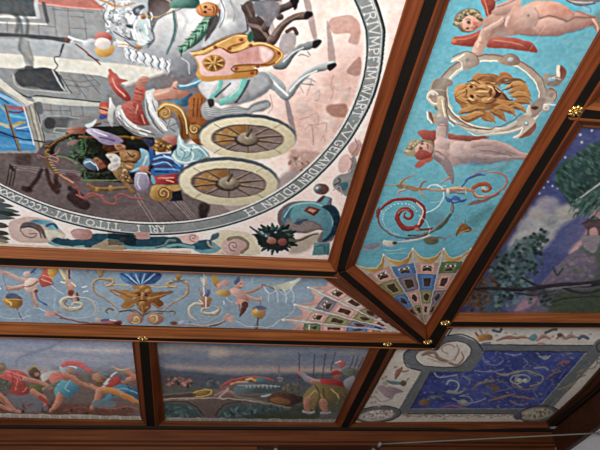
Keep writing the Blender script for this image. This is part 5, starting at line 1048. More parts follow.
A.blob(194,362,12,10,(150,108,100)); A.blob(194,363,7,6,(60,48,50)); A.blob(206,330,11,8,(150,108,100)); A.blob(207,331,6,5,(64,50,52)); A.line([(210,350),(226,352),(232,346)], 9, (236,190,172), (180,126,114)); A.line([(245,336),(250,350),(244,364)], 8, (176,70,66), (140,56,56)); A.blob(234,380,14,9,(220,140,128),(196,130,118)); A.line([(180,372),(186,350)], 5, (130,96,80))
A.fill([(190,440),(240,412),(290,410),(290,440),(230,480),(180,510),(150,500)], (190,90,80)); A.o = (430, 150, 7.5)
A.fill([(-115,35),(-95,10),(-60,-5),(0,20),(10,50),(-40,70),(-90,72),(-110,55)], (186,86,76), (150,62,56), ax=((-80,0),(-60,70)))
A.line([(50,40),(110,85),(135,130),(160,190),(172,250)], [70,76,70,44,16], (160,138,148), (116,100,116)); A.line([(140,205),(110,232),(88,250)], (22,7), (196,156,146), (150,116,116)); A.line([(50,30),(100,60)], 26, (206,166,158), (160,130,134))
A.fill([(200,60),(260,50),(330,60),(440,70),(560,60),(620,80),(500,95),(380,110),(260,100)], (150,130,142), (120,104,120), ax=((300,60),(300,110)), a=.8, soft=1.5)
A.part(); A.fill([(600,70),(560,110),(480,180),(560,150),(640,40)], (96,120,100), a=.4, soft=2)
# grotesque candelabra and scrolls
A.part('candelabrum_ornament', 'painted pink and gold candelabrum ornament lying across the frieze')
A.o = (365, 160, 7.5)
A.line([(140,182),(230,192),(330,205),(440,215),(620,225)], [6,10,26,14,12], (196,170,130), (150,110,96)); A.fill([(235,185),(280,165),(330,190),(400,205),(470,215),(400,235),(330,222),(260,212),(235,200)], (180,164,130), (140,116,90), ax=((280,170),(300,220))); A.blob(262,194,30,14,(130,130,96),(96,100,80))
A.line([(270,170),(300,140),(330,125),(395,120)], (20,4), (206,140,100), (150,90,70)); A.line([(415,200),(430,170),(470,155)], (18,4), (190,110,96), (140,80,76)); A.line([(300,222),(255,235),(250,255),(285,275)], (16,5), (206,190,176), (150,100,84)); A.line([(410,232),(430,262),(465,278)], (18,4), (206,180,120), (150,110,80)); A.line([(330,210),(450,222),(600,232)], 6, (196,100,96)); A.line([(470,210),(500,190),(560,190),(590,240),(580,300),(540,360),(460,395)], 7, (206,222,224), dash=0)
A.o = (430, 150, 7.5)
A.line([(0,300),(80,305),(180,295),(260,290),(330,310)], [10,12,40,30,20], (206,170,130), (160,100,80)); A.line([(120,302),(260,305)], 6, (196,110,90)); A.line([(150,285),(250,288)], 5, (226,216,196)); A.line([(140,322),(260,325)], 6, (110,70,70)); A.blob(135,310,16,20,(226,224,216),(170,160,156)); A.line([(265,290),(268,330)], 5, (220,190,160))
A.line([(320,310),(330,280),(380,255),(430,258),(450,290),(420,315),(390,305),(395,290)], [20,34,34,30,26,20,12,8], (196,100,60), (150,70,56)); A.line([(325,310),(345,345),(400,352),(470,345),(540,300),(578,240),(565,195),(500,170),(420,172)], [26,24,22,20,18,16,14,12,8], (196,130,110), (140,100,100)); A.line([(390,295),(400,282),(412,292)], 12, (240,196,110)); A.line([(335,320),(350,338),(400,345)], 6, (240,190,120))
A.line([(240,275),(270,235),(310,205),(370,185),(410,188)], [10,14,20,18,8], (60,110,180), (70,84,140)); A.line([(310,195),(370,165),(440,150),(540,115)], (14,5), (170,150,150), (130,110,120)); A.line([(300,405),(360,385),(440,365),(520,330)], (20,8), (150,90,84), (110,70,72)); A.blob(298,405,12,8,(216,220,222))
A.line([(120,355),(135,385),(165,375),(185,355),(215,360),(235,385),(268,370)], 15, (72,104,180), (60,80,140)); A.blob(195,362,30,18,(84,116,190),(56,76,140)); A.line([(165,395),(160,450)], 10, (140,120,110)); A.line([(0,265),(120,270)], 6, (206,220,224), a=.7)
A.part('red_scroll', 'painted dark red spiral scroll')
A.o = (365, 160, 7.5)
A.line([(100,470),(100,400),(140,345),(210,305),(300,290),(380,305),(430,350),(440,420),(410,480),(360,510),(300,510),(255,470),(245,420),(270,380),(320,368),(355,395),(350,430),(320,440),(295,420),(305,395)], [10,16,20,22,24,26,30,34,38,40,40,38,36,34,32,28,24,20,14,8], (186,70,66), (120,36,44))
A.line([(390,320),(430,370),(425,430),(395,480)], 12, (220,180,170)); A.line([(250,400),(285,375),(330,375)], 6, (216,130,120)); A.line([(135,450),(145,390),(200,345),(290,325),(360,345),(395,390)], 6, (206,222,222), dash=16)
A.o = (350, 210, 7.5)
A.line([(215,-20),(200,40),(215,90),(250,140),(300,180),(360,205)], (14,10), (160,96,100), (120,70,80)); A.line([(240,0),(245,80),(300,160),(380,190)], 5, (206,220,222), dash=18)
A.part('tendril_ornament', 'painted curling tendrils with leaf buds')
A.line([(260,245),(300,255),(370,240),(450,235),(540,215),(600,190)], [40,34,10,12,12,14], (210,210,200), (170,160,150)); A.blob(300,252,38,24,(206,206,196),(160,150,140)); A.blob(335,248,20,13,(96,60,46)); A.line([(350,200),(420,215),(520,210),(590,180)], (6,14), (110,70,60)); A.line([(440,190),(520,192),(600,170)], 16, (36,56,96)); A.blob(500,145,20,16,(200,150,130),(150,100,90)); A.line([(510,145),(560,150),(610,140)], (24,12), (120,66,50)); 
A.blob(165,270,72,24,(130,130,156),(100,120,140),rot=-12); A.line([(95,290),(150,300),(220,275),(240,240)], 6, (170,150,120)); A.line([(240,240),(230,290),(170,350)], 4, (110,110,116))
A.line([(250,300),(340,300),(420,285)], 5, (200,216,220), a=.7); A.line([(270,330),(350,320),(440,330)], 4, (190,210,216), a=.6)
A.o = (410, 200, 7.5)
A.line([(320,20),(322,70),(290,120),(240,180),(160,235),(60,270),(0,275)], [16,14,18,30,26,14,8], (150,130,120), (70,90,80)); A.line([(300,110),(260,170),(200,220)], 24, (70,86,70), a=.7); A.line([(0,300),(60,290),(130,270),(150,220),(120,160),(70,120)], 5, (196,216,218)); A.blob(160,305,56,30,(110,110,84),(84,84,66)); A.line([(170,290),(230,285),(270,300)], (16,6), (130,100,84)); A.line([(255,300),(300,270),(350,250)], 7, (150,120,140)); A.line([(60,220),(100,222),(170,205)], (26,6), (110,66,56)); A.blob(50,222,18,14,(176,130,106),(130,90,76))
A.fill([(340,270),(350,230),(380,180),(410,180),(440,195),(460,220),(440,240),(400,245),(360,260)], (166,116,66), (110,70,44), ax=((360,200),(440,240))); A.line([(345,270),(370,220),(395,190)], 8, (96,64,50)); A.line([(380,245),(440,220)], 6, (216,170,96)); A.line([(440,225),(500,235)], 5, (150,110,100)); A.line([(410,180),(410,150)], 6, (100,90,80))
A.spiral(345,135,4,26,0,1.3,4,(120,110,130)); A.spiral(230,95,6,38,180,1.2,5,(110,150,160)); A.fill([(120,120),(200,90),(260,120),(220,180),(150,180)], (90,130,140), a=.5, soft=2); A.fill([(430,150),(600,40),(620,80),(480,200)], (70,120,124), a=.6, soft=3)
A.line([(150,20),(220,10),(240,-20)], 4, (200,216,220)); A.line([(290,-10),(330,20),(400,0)], 12, (60,84,150)); A.fill([(430,30),(480,10),(600,-10),(560,20),(460,40)], (130,96,110))
A.part()
fan(A, (425.3,326.5), [(355,265),(383,254.8),(412.5,249),(443.6,249.3),(471,249)], [.12,.13,.13,.12], (206,160,84), (160,112,56),
    [[PK,OL,BL,BR,PK],[BL,VI,PK,OL,BR],[PK,BL,OL,PK,OL],[GN,PK,VI,BR,PK]], (190,196,190), ('painted_fan', 'painted pleated fan with gold scalloped edge at the pointed end'))
A.o = (0, 0, 1); A.finish(15)
A.neutral = True
A.build('ceiling_painting', 'narrow turquoise frieze painting with two cherubs and a lion mask medallion', GAIN*.78)
# ================================================================== 3. grey blue frieze
A = Art(Q_FRZ, .0065, (122, 142, 158))
A.mottle(16, 1.3, 19, (1, 1, .8)); A.mottle(14, 6, 23); A.mottle(8, 28, 29)
def putto(A, o, fl, name):
    """winged putto lying in the air, drawn in the 6.67x frame at o; fl mirrors it"""
    A.o = o; m = (lambda L: [(fl-x, y) for x, y in L]) if fl else (lambda L: L)
    A.part(*name)
    return m
m = putto(A, (0, 260, 6.667), 0, ('flying_putto', 'painted flying putto with red feathered wings holding a hanging golden pot'))
A.fill([(275,95),(290,60),(330,50),(385,60),(370,100),(340,120),(356,160),(310,178),(280,180),(262,140)], (196,96,84), (156,66,60), ax=((290,70),(330,170))); A.fill([(318,60),(380,55),(370,100),(335,118)], (214,160,80), (170,116,50), ax=((330,60),(370,110)))
for p in ([(280,130),(310,140),(345,155)],[(285,100),(315,110),(350,120)]): A.line(p, 7, (226,130,110))
A.line([(10,80),(60,98),(120,122),(175,142)], [24,26,30,34], (200,160,146), (150,116,108)); A.line([(45,185),(100,188),(160,172),(230,142)], [20,24,28,34], (206,164,150), (140,96,90))
A.fill([(170,135),(210,120),(255,130),(262,155),(240,185),(245,215),(210,228),(170,205),(158,175)], (216,188,174), (150,120,112), ax=((180,130),(240,215))); A.line([(160,180),(210,170),(255,145)], 8, (150,90,80))
A.line([(215,215),(230,260),(240,310)], [40,34,22], (176,146,136), (120,96,92)); A.line([(235,200),(235,250),(250,290)], [30,30,16], (196,160,146), (130,104,98)); A.line([(235,310),(222,325)], 8, (190,150,140)); A.blob(182,95,28,22,(206,180,166),(150,120,110)); A.blob(165,92,12,12,(214,190,176),(170,130,120)); A.line([(205,85),(230,60),(238,50)], (16,4), (60,84,140)); A.line([(215,80),(240,90)], 6, (70,90,140)); A.blob(240,210,14,12,(120,60,56)); A.line([(238,220),(250,255),(280,285),(310,300)], 8, (52,84,140)); A.line([(8,78),(14,90)], 16, (196,130,116)); A.blob(52,185,10,9,(196,130,116))
A.part('golden_pot', 'painted golden hanging pot')
A.line([(18,95),(35,160),(65,225)], 4, (110,90,84)); A.fill([(22,262),(40,245),(90,225),(140,248),(150,275),(140,310),(100,322),(60,315),(35,290)], (186,136,60), (120,80,40), ax=((40,250),(140,310))); A.fill([(35,245),(60,225),(95,222),(130,240),(145,262),(100,258),(60,260)], (76,84,112)); A.line([(45,270),(70,285),(75,305)], 8, (226,180,96)); A.line([(25,265),(80,262),(145,265)], 5, (206,160,86))
A.part(); A.line([(115,325),(130,355),(150,400)], [10,14,5], (90,84,96)); A.line([(120,335),(145,370)], 6, (160,180,196)); A.line([(-20,370),(40,385),(140,390),(200,370)], 5, (190,206,210), a=.6)
A.fill([(295,360),(320,340),(350,348),(390,338),(400,355),(370,368),(330,378),(300,375)], (206,150,146), (160,104,104), ax=((300,340),(390,370))); A.line([(240,320),(270,325),(300,345)], 6, (170,190,200)); A.line([(370,365),(430,390),(520,412),(600,420)], 8, (130,90,96)); A.line([(190,330),(170,360),(200,380)], 4, (180,196,200), a=.6)
A.line([(340,170),(380,200),(420,225)], 6, (190,206,210), a=.5)
A.part('candelabrum_ornament', 'painted cream and rose candelabrum ornament with scroll')
A.fill([(390,60),(410,55),(440,100),(450,55),(455,50),(475,60),(470,130),(500,150),(490,200),(520,225),(530,240),(520,275),(470,262),(450,230),(440,180),(405,150),(400,140),(435,140),(410,90)], (190,170,156), (140,104,96), ax=((420,60),(520,240))); A.line([(398,60),(430,125)], 10, (216,190,110)); A.line([(440,60),(450,120)], 10, (190,140,60)); A.line([(462,65),(462,120)], 12, (50,76,116)); A.fill([(455,205),(490,205),(490,235),(460,235)], (120,60,48)); A.blob(470,170,18,26,(206,160,150),(160,110,104)); A.line([(405,145),(430,150)], 9, (216,210,200)); A.line([(480,150),(500,170)], 9, (216,190,180)); A.line([(515,222),(520,270)], 9, (60,60,76)); A.line([(495,240),(500,290)], 20, (200,160,150), (140,100,96))
def curl(o, pts, w, c, c2): A.o = o; A.line(pts, w, c, c2)
A.line([(540,250),(480,248),(425,262),(410,290),(430,318),(480,328),(530,322),(545,300),(520,285),(485,290),(480,305)], [6,14,22,28,30,28,26,22,18,12,8], (206,202,186), (130,110,84)); A.line([(440,270),(432,295),(455,315)], 7, (110,80,56))
A.line([(540,250),(600,262),(650,290),(655,330),(620,370),(540,385),(440,380),(380,350),(360,300),(375,250)], 5, (170,180,180), a=.7); A.line([(560,215),(585,205)], 6, (206,214,216)); A.line([(550,180),(575,172)], 6, (206,214,216)); A.line([(530,80),(550,95),(600,92)], 5, (120,126,134)); A.line([(-10,175),(5,190)], 8, (190,200,204))
A.o = (60, 262, 6.667)
A.line([(130,240),(190,250),(235,290),(240,330),(210,355)], [12,14,14,10,4], (190,190,180), (130,116,100)); A.line([(125,60),(160,85),(200,80),(190,55)], 5, (130,134,140)); A.spiral(182,60,2,16,0,1.3,4,(110,110,116))
A.line([(0,375),(80,388),(180,405),(300,410),(400,405)], [8,8,14,20,26], (150,100,100), (104,64,66)); A.blob(255,385,22,12,(196,180,160),(140,110,96)); A.line([(280,390),(320,385)], 14, (60,80,150)); A.line([(290,395),(360,395)], 8, (196,80,90)); A.blob(380,408,24,12,(120,60,50),(70,36,34)); A.line([(330,382),(370,392)], 6, (220,200,196))
A.fill([(245,55),(262,50),(270,75),(285,50),(300,60),(285,95),(262,105)], (180,150,96), (120,90,60), ax=((250,60),(290,100))); A.line([(240,60),(265,100)], 6, (90,100,120)); A.line([(240,110),(290,115),(310,100)], 5, (120,110,96))
A.part('gold_scroll', 'painted ochre s scroll')
def sscroll(o, f):
    A.o = o; F = lambda L: [((f-x) if f else x, y) for x, y in L]
    A.line(F([(320,155),(355,150),(355,130),(320,118),(270,112),(230,130),(222,170),(240,210),(290,240),(350,280),(385,310),(392,340),(370,370)]), [14,18,20,20,16,14,16,12,10,8,7,6,4], (196,164,110), (116,82,54))
    A.line(F([(355,135),(340,150),(310,155),(300,142)]), 10, (216,180,120), (150,104,60)); A.line(F([(355,320),(330,312),(308,325),(320,338)]), [10,12,10,6], (150,120,76), (90,66,50)); A.line(F([(395,328),(470,328),(520,345),(560,365)]), 6, (96,84,70)); A.line(F([(360,152),(430,158),(490,148)]), 10, (196,180,130), (140,120,84))
sscroll((60, 262, 6.667), 0)
sscroll((140.5, 264, 6.667), 540)
A.part('grotesque_mask', 'painted brown gold bearded grotesque mask with side leaves')
A.o = (120, 250, 4)
A.fill([(0,185),(10,160),(60,165),(50,145),(80,138),(120,145),(130,170),(180,165),(215,168),(190,180),(160,195),(175,215),(150,230),(125,215),(120,235),(95,255),(75,235),(60,215),(30,235),(5,225),(20,205)], (166,112,60), (110,68,40), ax=((40,150),(140,230)))
for p, w_ in (([(0,185),(-30,170),(-35,160),(20,175),(60,185)],14),([(205,170),(160,185),(130,195)],14),([(10,220),(30,232),(55,220)],9),([(180,225),(160,232),(130,215)],9)): A.line(p, (3,w_), (186,130,70), (120,76,46))
for x, y, r in ((70,165,12),(112,165,12),(90,150,12),(60,195,10),(120,195,10),(90,215,14),(75,230,7),(108,230,7)): A.blob(x, y, r, r*.8, (206,150,84), (96,60,38))
A.blob(76,180,6,4,(60,36,30)); A.blob(104,180,6,4,(60,36,30)); A.line([(90,175),(90,198)], 8, (214,160,96), (120,76,46)); A.line([(76,206),(90,202),(104,206)], 4, (70,40,30)); A.line([(60,172),(80,172)], 4, (90,54,36)); A.line([(100,172),(120,172)], 4, (90,54,36)); A.line([(90,230),(92,252)], 8, (200,140,76), (110,70,44))
A.part('blue_shell', 'painted blue scallop shell')
A.fill([(-2,105),(10,92),(60,88),(120,88),(160,92),(165,110),(145,130),(110,138),(60,140),(20,130)], (76,116,160), (50,76,120), ax=((60,90),(90,140)))
for k in range(9): x = 5+k*19; A.line([(82+(k-4)*3,138),(x,96)], 5, (130,170,200) if k % 2 else (44,64,110))
A.part(); 
for x, s_ in ((60,1),(140,-1)): A.blob(x, 275, 34, 24, (180,130,116), (130,84,70)); A.spiral(x+4*s_,278,2,18,0,1.4*s_,4,(206,190,130)); A.blob(x+6*s_,280,12,9,(190,160,96),(130,100,60))
A.line([(0,244),(60,242),(90,260),(130,244),(190,248)], 4, (84,74,64))
A.part('candelabrum_ornament')
A.o = (140, 265, 6.667)
A.fill([(405,80),(430,95),(440,70),(450,95),(455,130),(440,140),(415,130)], (190,190,180), (140,130,120), ax=((410,80),(450,130))); A.fill([(390,150),(410,175),(420,140),(440,135),(445,175),(470,155),(465,200),(445,215),(415,215),(395,190)], (140,140,160), (96,90,104), ax=((400,150),(460,210))); A.line([(425,145),(425,205)], 8, (206,206,216)); A.line([(455,165),(452,205)], 10, (60,84,150)); A.line([(395,155),(405,205)], 7, (150,110,70))
A.fill([(410,215),(465,215),(480,235),(460,275),(420,285),(395,235)], (176,126,84), (120,80,56), ax=((410,220),(460,280))); A.line([(440,215),(440,280)], 8, (226,216,206)); A.line([(398,235),(425,262)], 8, (216,206,190)); A.line([(478,235),(452,262)], 8, (140,110,84)); A.line([(425,60),(428,130)], 5, (220,220,212)); A.line([(430,255),(428,290)], 14, (190,130,96), (120,80,60))
A.line([(410,262),(360,262),(330,290),(335,340),(380,370)], [14,18,20,16,6], (206,204,190), (140,126,104)); A.line([(460,290),(420,292),(418,315),(450,325),(500,322),(530,295),(500,275)], [8,14,20,24,22,16,8], (210,206,190), (120,96,70)); A.line([(540,270),(550,300),(520,345),(450,378),(400,372)], 6, (150,160,160), a=.8)
A.line([(240,395),(330,398),(430,408),(520,390),(590,355)], [18,16,12,9,7], (190,170,166), (130,96,100)); A.blob(225,390,26,14,(140,90,60),(84,52,40)); A.blob(283,385,16,11,(200,206,220),(60,76,150)); A.blob(330,388,10,9,(60,76,120)); A.line([(320,385),(340,392)], 5, (206,206,210)); A.fill([(245,60),(275,60),(272,95),(258,112),(240,85)], (180,150,96), (120,84,60), ax=((250,60),(265,100))); A.line([(215,100),(250,108),(300,100)], 6, (90,90,110)); A.line([(150,75),(200,80),(240,70)], 4, (140,140,150)); A.line([(300,80),(350,90),(380,70)], 4, (170,150,120))
A.part('flying_putto', 'painted flying putto with golden wings holding a drapery and a golden bowl')
A.o = (210, 265, 6.667)
A.fill([(12,70),(30,65),(60,90),(60,130),(45,150),(20,120)], (196,150,76), (150,104,50), ax=((20,70),(50,140))); A.fill([(35,180),(80,160),(130,170),(130,205),(80,208),(45,195)], (206,160,96), (150,110,60), ax=((60,165),(100,205))); A.blob(100,120,26,18,(206,150,136),(150,100,92)); A.fill([(45,130),(80,120),(80,150),(55,162)], (206,150,136),(160,110,100),ax=((50,130),(80,160)))
A.line([(185,185),(250,182),(310,162),(355,138)], [26,18,16,14], (186,136,120), (130,90,84)); A.line([(180,185),(230,205),(290,228),(345,232)], [40,30,22,16], (206,156,140), (150,104,96)); A.fill([(130,165),(170,150),(215,175),(255,225),(255,255),(215,265),(180,262),(190,225),(150,195)], (206,160,146), (140,100,96), ax=((150,160),(240,250))); A.fill([(170,245),(195,225),(250,240),(250,262),(180,265)], (196,140,126)); A.line([(235,262),(220,300),(200,340)], [44,30,10], (110,70,66), (76,48,48)); A.line([(195,260),(200,300)], 10, (140,96,90))
A.blob(195,130,32,26,(206,160,146),(140,100,96)); A.blob(212,138,12,10,(216,176,160),(160,110,100)); A.fill([(160,120),(170,95),(190,75),(200,90),(195,110),(175,130)], (96,116,150), (70,84,116), ax=((165,80),(195,120))); A.line([(200,125),(208,128)], 5, (70,50,50)); A.line([(200,148),(212,150)], 5, (130,60,56)); A.line([(340,215),(345,235)], 8, (200,150,136)); A.blob(356,136,9,8,(130,84,76))
A.part('grey_drapery', 'painted grey green cloth canopy')
A.fill([(362,130),(420,138),(480,125),(560,98),(605,82),(590,110),(530,160),(480,168),(440,160),(400,150)], (150,150,132), (190,196,176), ax=((400,140),(580,100))); A.line([(365,132),(430,158),(475,165)], 7, (110,96,80)); A.line([(540,120),(600,86)], 12, (206,210,196))
A.part('golden_bowl', 'painted round golden bowl with blue lid')
A.blob(325,318,48,40,(206,160,84),(130,90,56)); A.fill([(285,295),(300,278),(345,275),(378,292),(360,300),(320,302)], (84,96,130)); A.blob(305,305,14,14,(226,190,116),(190,140,76)); A.line([(337,235),(336,278)], 5, (96,90,100)); A.line([(318,358),(312,430)], 12, (84,80,84)); A.blob(308,410,10,12,(140,140,130),(80,80,80))
A.part()
for x, y in ((390,190),(450,190),(505,195),(555,190)): A.line([(x-20,y-40),(x,y),(x+2,y+55)], 5, (190,204,214), a=.8)
A.line([(360,140),(380,180),(420,185),(450,160),(480,190),(510,195),(545,150)], 5, (186,200,210), a=.8); A.line([(275,110),(290,75),(320,70)], 5, (170,190,200), a=.7); A.line([(170,370),(240,405),(330,415),(410,410),(460,370),(500,355)], 6, (186,196,200), a=.7); A.line([(110,215),(130,240),(150,245)], 5, (200,206,210), a=.7)
for x, y in ((105,350),(130,360),(120,335),(150,352),(140,375)): A.blob(x, y, 15, 12, (206,160,150), (160,120,116))
A.line([(0,410),(50,400),(100,375)], 8, (110,60,60)); A.line([(90,240),(92,260)], 7, (210,214,214)); A.line([(550,240),(560,300),(500,355)], 4, (200,206,206), a=.6)
fan(A, (403,332.5), [(327,276),(308.2,287.3),(294.6,304.7),(283.2,319.8),(281.5,332)], [.10,.13,.13,.13], (206,150,146), (160,110,112),
    [[PK,(170,150,140),BR,(170,165,155),BL],[VI,PK,OL,PK,(150,150,150)],[PK,OL,VI,BL,PK],[GN,PK,BL,PK,OL]], (206,210,206), ('painted_fan', 'painted pleated fan with rose scalloped edge beside the mitre beam'))
A.o = (0, 0, 1); A.finish(14)
A.neutral = True
A.build('ceiling_painting', 'long grey blue frieze painting with grotesque mask, scrolls and two flying putti', GAIN*1.12)
# ================================================================== 4. night landscape on the right
A = Art(Q_NIGHT, .009, (70, 80, 134))
A.mottle(22, 1.5, 31, (1, .9, 1)); A.mottle(14, 7, 37)
A.o = (490, 170, 5.4545)
A.fill([(150,330),(190,260),(240,200),(300,150),(360,160),(380,200),(440,180),(520,130),(600,80),(700,0),(760,40),(640,160),(540,220),(460,250),(380,300),(330,380),(260,440),(140,440),(80,480)], (166,160,164), (124,124,140), ax=((200,200),(300,420)), soft=2.5)
A.fill([(100,420),(160,330),(220,260),(290,230),(380,260),(480,190),(470,250),(380,320),(320,400),(240,450)], (186,184,178), (150,152,162), ax=((200,250),(300,420)), soft=3)
for x, y, r, c_ in ((320,190,60,(150,146,170)),(260,240,50,(176,172,170)),(200,300,50,(160,160,170)),(420,230,60,(176,172,164)),(330,280,40,(140,146,150)),(220,360,50,(176,176,176)),(500,180,40,(180,176,170))): A.blob(x, y, r, r*.75, c_, tuple(v-26 for v in c_), a=.8, soft=3)
A.fill([(360,440),(420,330),(520,230),(640,130),(760,60),(800,140),(640,260),(540,340),(440,450)], (84,92,140), (110,100,140), ax=((440,300),(560,360)), soft=3)
A.fill([(430,450),(500,370),(540,300),(560,230),(640,190),(900,60),(900,260),(640,300),(560,360),(500,440)], (206,158,158), (176,130,140), ax=((480,380),(640,200)), soft=2)
for x, y in ((293,98),(315,64),(340,88),(368,98),(270,130)): A.blob(x, y, 5, 5, (196,196,220))
A.o = (520, 120, 7.5)
for x, y in ((462,168),(448,108),(338,282),(540,80)): A.blob(x, y, 9, 8, (206,206,226))
A.fill([(260,450),(270,380),(300,330),(360,290),(420,270),(480,220),(540,180),(620,150),(760,120),(760,420),(640,480),(560,560),(450,650),(380,640),(330,560),(280,500)], (52,84,78), (34,58,58), ax=((300,300),(560,520)), soft=1.5)
A.part('pine_foliage', 'painted dark green pine branches')
A.sprinkle([(265,450),(300,330),(420,270),(540,180),(640,150),(760,120),(740,460),(560,560),(460,640),(350,590)], (66,104,92), 260, 2.4, (38,62,60), .45, .85, 14, (20, 60))
A.part()
A.o = (490, 170, 5.4545)
A.line([(470,165),(520,130),(570,95),(620,60)], 8, (190,186,190)); A.fill([(480,200),(520,140),(580,100),(640,90),(650,200),(600,190),(550,240),(500,230)], (60,96,86), a=.9, soft=1.5); A.sprinkle([(480,200),(530,140),(640,90),(640,190),(540,230)], (80,116,104), 40, 2, (50,80,76), .5, .8, 12)
for cx_, cy_, r_ in ((640,120,60),(580,150,50),(520,190,50),(600,200,60),(560,230,50),(480,210,36),(640,190,50)):
    for j in range(12):
        t_ = A.rnd.uniform(0,6.28); q_ = A.rnd.uniform(0,1)**.5*r_; x_, y_ = cx_+q_*math.cos(t_), cy_+q_*math.sin(t_)
        A.line([(x_,y_),(x_-14,y_+14),(x_-20,y_+30)], (12,3), A.rnd.choice([(44,74,68),(66,100,88),(96,130,118),(36,58,56)]), a=.9)
# rock with ruined tower
A.part('castle_rock', 'painted rocky hill with a small ruined tower')
A.o = (450, 210, 4)
A.fill([(370,290),(420,230),(480,180),(530,140),(525,110),(560,95),(640,90),(800,80),(800,460),(300,420),(330,340)], (120,104,130), (90,90,112), ax=((440,200),(600,360)), soft=1)
A.sprinkle([(400,280),(480,190),(540,140),(640,120),(640,300),(460,320)], (104,110,100), 90, 3, (136,116,146), .6, .7, 14); A.fill([(520,150),(600,130),(760,150),(760,330),(560,320),(600,220)], (74,96,78), a=.7, soft=3); A.fill([(420,330),(560,320),(760,330),(760,420),(420,420)], (60,80,52), a=.8, soft=3)
A.fill([(535,60),(545,45),(600,38),(680,30),(680,100),(560,105),(550,80)], (92,72,76)); A.fill([(560,78),(585,72),(590,98),(562,102)], (190,140,136)); A.line([(530,55),(570,42),(640,35)], 7, (70,54,58)); A.fill([(525,110),(560,100),(600,105),(580,170),(550,160),(530,140)], (140,130,138)); A.line([(410,230),(430,260),(450,235)], 8, (60,70,64))
A.part('leafy_branch', 'painted leafy tree branch with dark trunk')
A.o = (450, 210, 4)
A.fill([(100,300),(150,270),(180,200),(240,150),(300,110),(390,85),(380,110),(330,170),(350,230),(290,250),(320,300),(250,330),(200,400),(120,410)], (70,94,96), a=.75, soft=2)
for poly, c1, c2, n_ in (([(160,260),(240,150),(390,85),(370,130),(300,240),(200,280)],(52,80,70),(90,116,116),90),([(190,300),(300,240),(330,300),(240,400),(180,400)],(96,130,136),(48,72,70),80),([(60,370),(110,290),(180,240),(190,300),(140,400),(50,410)],(104,76,60),(70,62,56),70),([(310,160),(380,140),(370,240),(320,280)],(56,84,78),(80,110,110),34),([(340,300),(420,300),(400,390),(340,380)],(64,88,86),(110,130,140),30)): A.sprinkle(poly, c1, n_, 2.2, c2, .6, .9, 12)
A.fill([(240,380),(320,310),(360,320),(300,410),(230,410)], (120,110,150), a=.6, soft=2); A.fill([(300,350),(350,330),(340,370),(280,405),(260,400)], (206,150,156), a=.6, soft=1.5)
for cx_, cy_, r_ in ((370,100,34),(330,120,40),(290,140,44),(340,160,36),(250,180,40),(210,210,40),(300,190,44),(330,230,40),(200,250,34),(260,240,44),(230,290,40),(180,230,30),(290,290,40),(200,350,40),(250,350,36),(320,350,30),(380,350,30),(110,340,36),(150,290,30),(90,370,30)):
    for j in range(9):
        t_ = A.rnd.uniform(0,6.28); q_ = A.rnd.uniform(0,1)**.5*r_; x_, y_ = cx_+q_*math.cos(t_), cy_+q_*math.sin(t_)*.8; br_ = cx_ < 170 and cy_ > 260
        A.fill([(x_-9,y_),(x_-3,y_-7),(x_+6,y_-5),(x_+9,y_+1),(x_+2,y_+7),(x_-6,y_+5)], A.rnd.choice([(92,66,54),(70,54,48),(110,84,66)] if br_ else [(40,60,56),(56,80,74),(82,108,108),(30,46,46),(110,134,140)]), a=.85, soft=.5)
A.line([(95,315),(160,312),(260,318),(350,312),(430,300),(500,300),(620,290),(720,280)], [9,12,14,16,18,22,24,26], (56,50,58), (34,32,40)); A.line([(290,270),(320,290),(370,310)], 9, (44,44,50)); A.line([(430,300),(520,330),(640,315)], 10, (48,44,50)); A.line([(260,330),(330,340),(420,322)], 7, (54,50,58)); A.line([(400,370),(480,350),(600,345)], 6, (50,52,44)); A.line([(170,285),(200,300),(190,312)], 6, (54,44,44))
A.line([(380,318),(460,308),(560,300)], 5, (130,120,130)); A.fill([(300,320),(380,320),(430,340),(330,350)], (60,60,66), a=.6, soft=1.5)
A.part(); A.o = (0, 0, 1); A.finish(20)
A.build('ceiling_painting', 'blue night landscape painting with pine branches and a castle rock', GAIN*.72)
# ================================================================== 5. corner of the upper right painting
A = Art(Q_UPPER, .012, (150, 160, 166)); A.mottle(40, 2, 43); A.mottle(20, 7, 44)
A.build('ceiling_painting', 'sliver of a pale painting at the right edge, above the gilded rosette', GAIN)
# ================================================================== 6. battle
A = Art(Q_BATTLE, .0085, (118, 124, 140))
A.o = (0, 335, 5.294)
A.fill([(-800,-40),(800,-40),(800,30),(-800,30)], (104,116,146), sm=False, soft=3); A.fill([(-800,190),(800,190),(800,600),(-800,600)], (96,84,80), sm=False, soft=6)
for k in range(26):
    x = -420+A.rnd.uniform(0,1200); y = 30+A.rnd.uniform(0,180); A.blob(x, y, A.rnd.uniform(60,170), A.rnd.uniform(6,16), A.rnd.choice([(160,150,150),(104,112,134),(140,136,146),(176,160,150),(112,118,132)]), rot=3, a=.55, soft=2)
A.line([(90,180),(95,130),(180,90),(280,60),(330,30)], 7, (84,92,112), a=.6, soft=1.5); A.fill([(60,180),(260,170),(240,215),(60,215)], (170,156,150), a=.5, soft=3)
A.fill([(-800,300),(120,315),(230,350),(700,400),(700,700),(-800,700)], (92,62,52), sm=False, soft=3); A.fill([(40,310),(230,315),(250,400),(60,400)], (96,104,116), a=.8, soft=2)
A.sprinkle([(-300,360),(700,380),(700,430),(-300,420)], (110,66,54), 90, 2.2, (60,48,42), .4, .8, 16)
RD, FL_, FD = (176,76,70), (190,130,106), (126,80,66)
def leg(p, w_): A.line(p, w_, FL_, FD)
A.part('red_cloaked_soldier', 'painted soldier in red tunic charging, at the left')
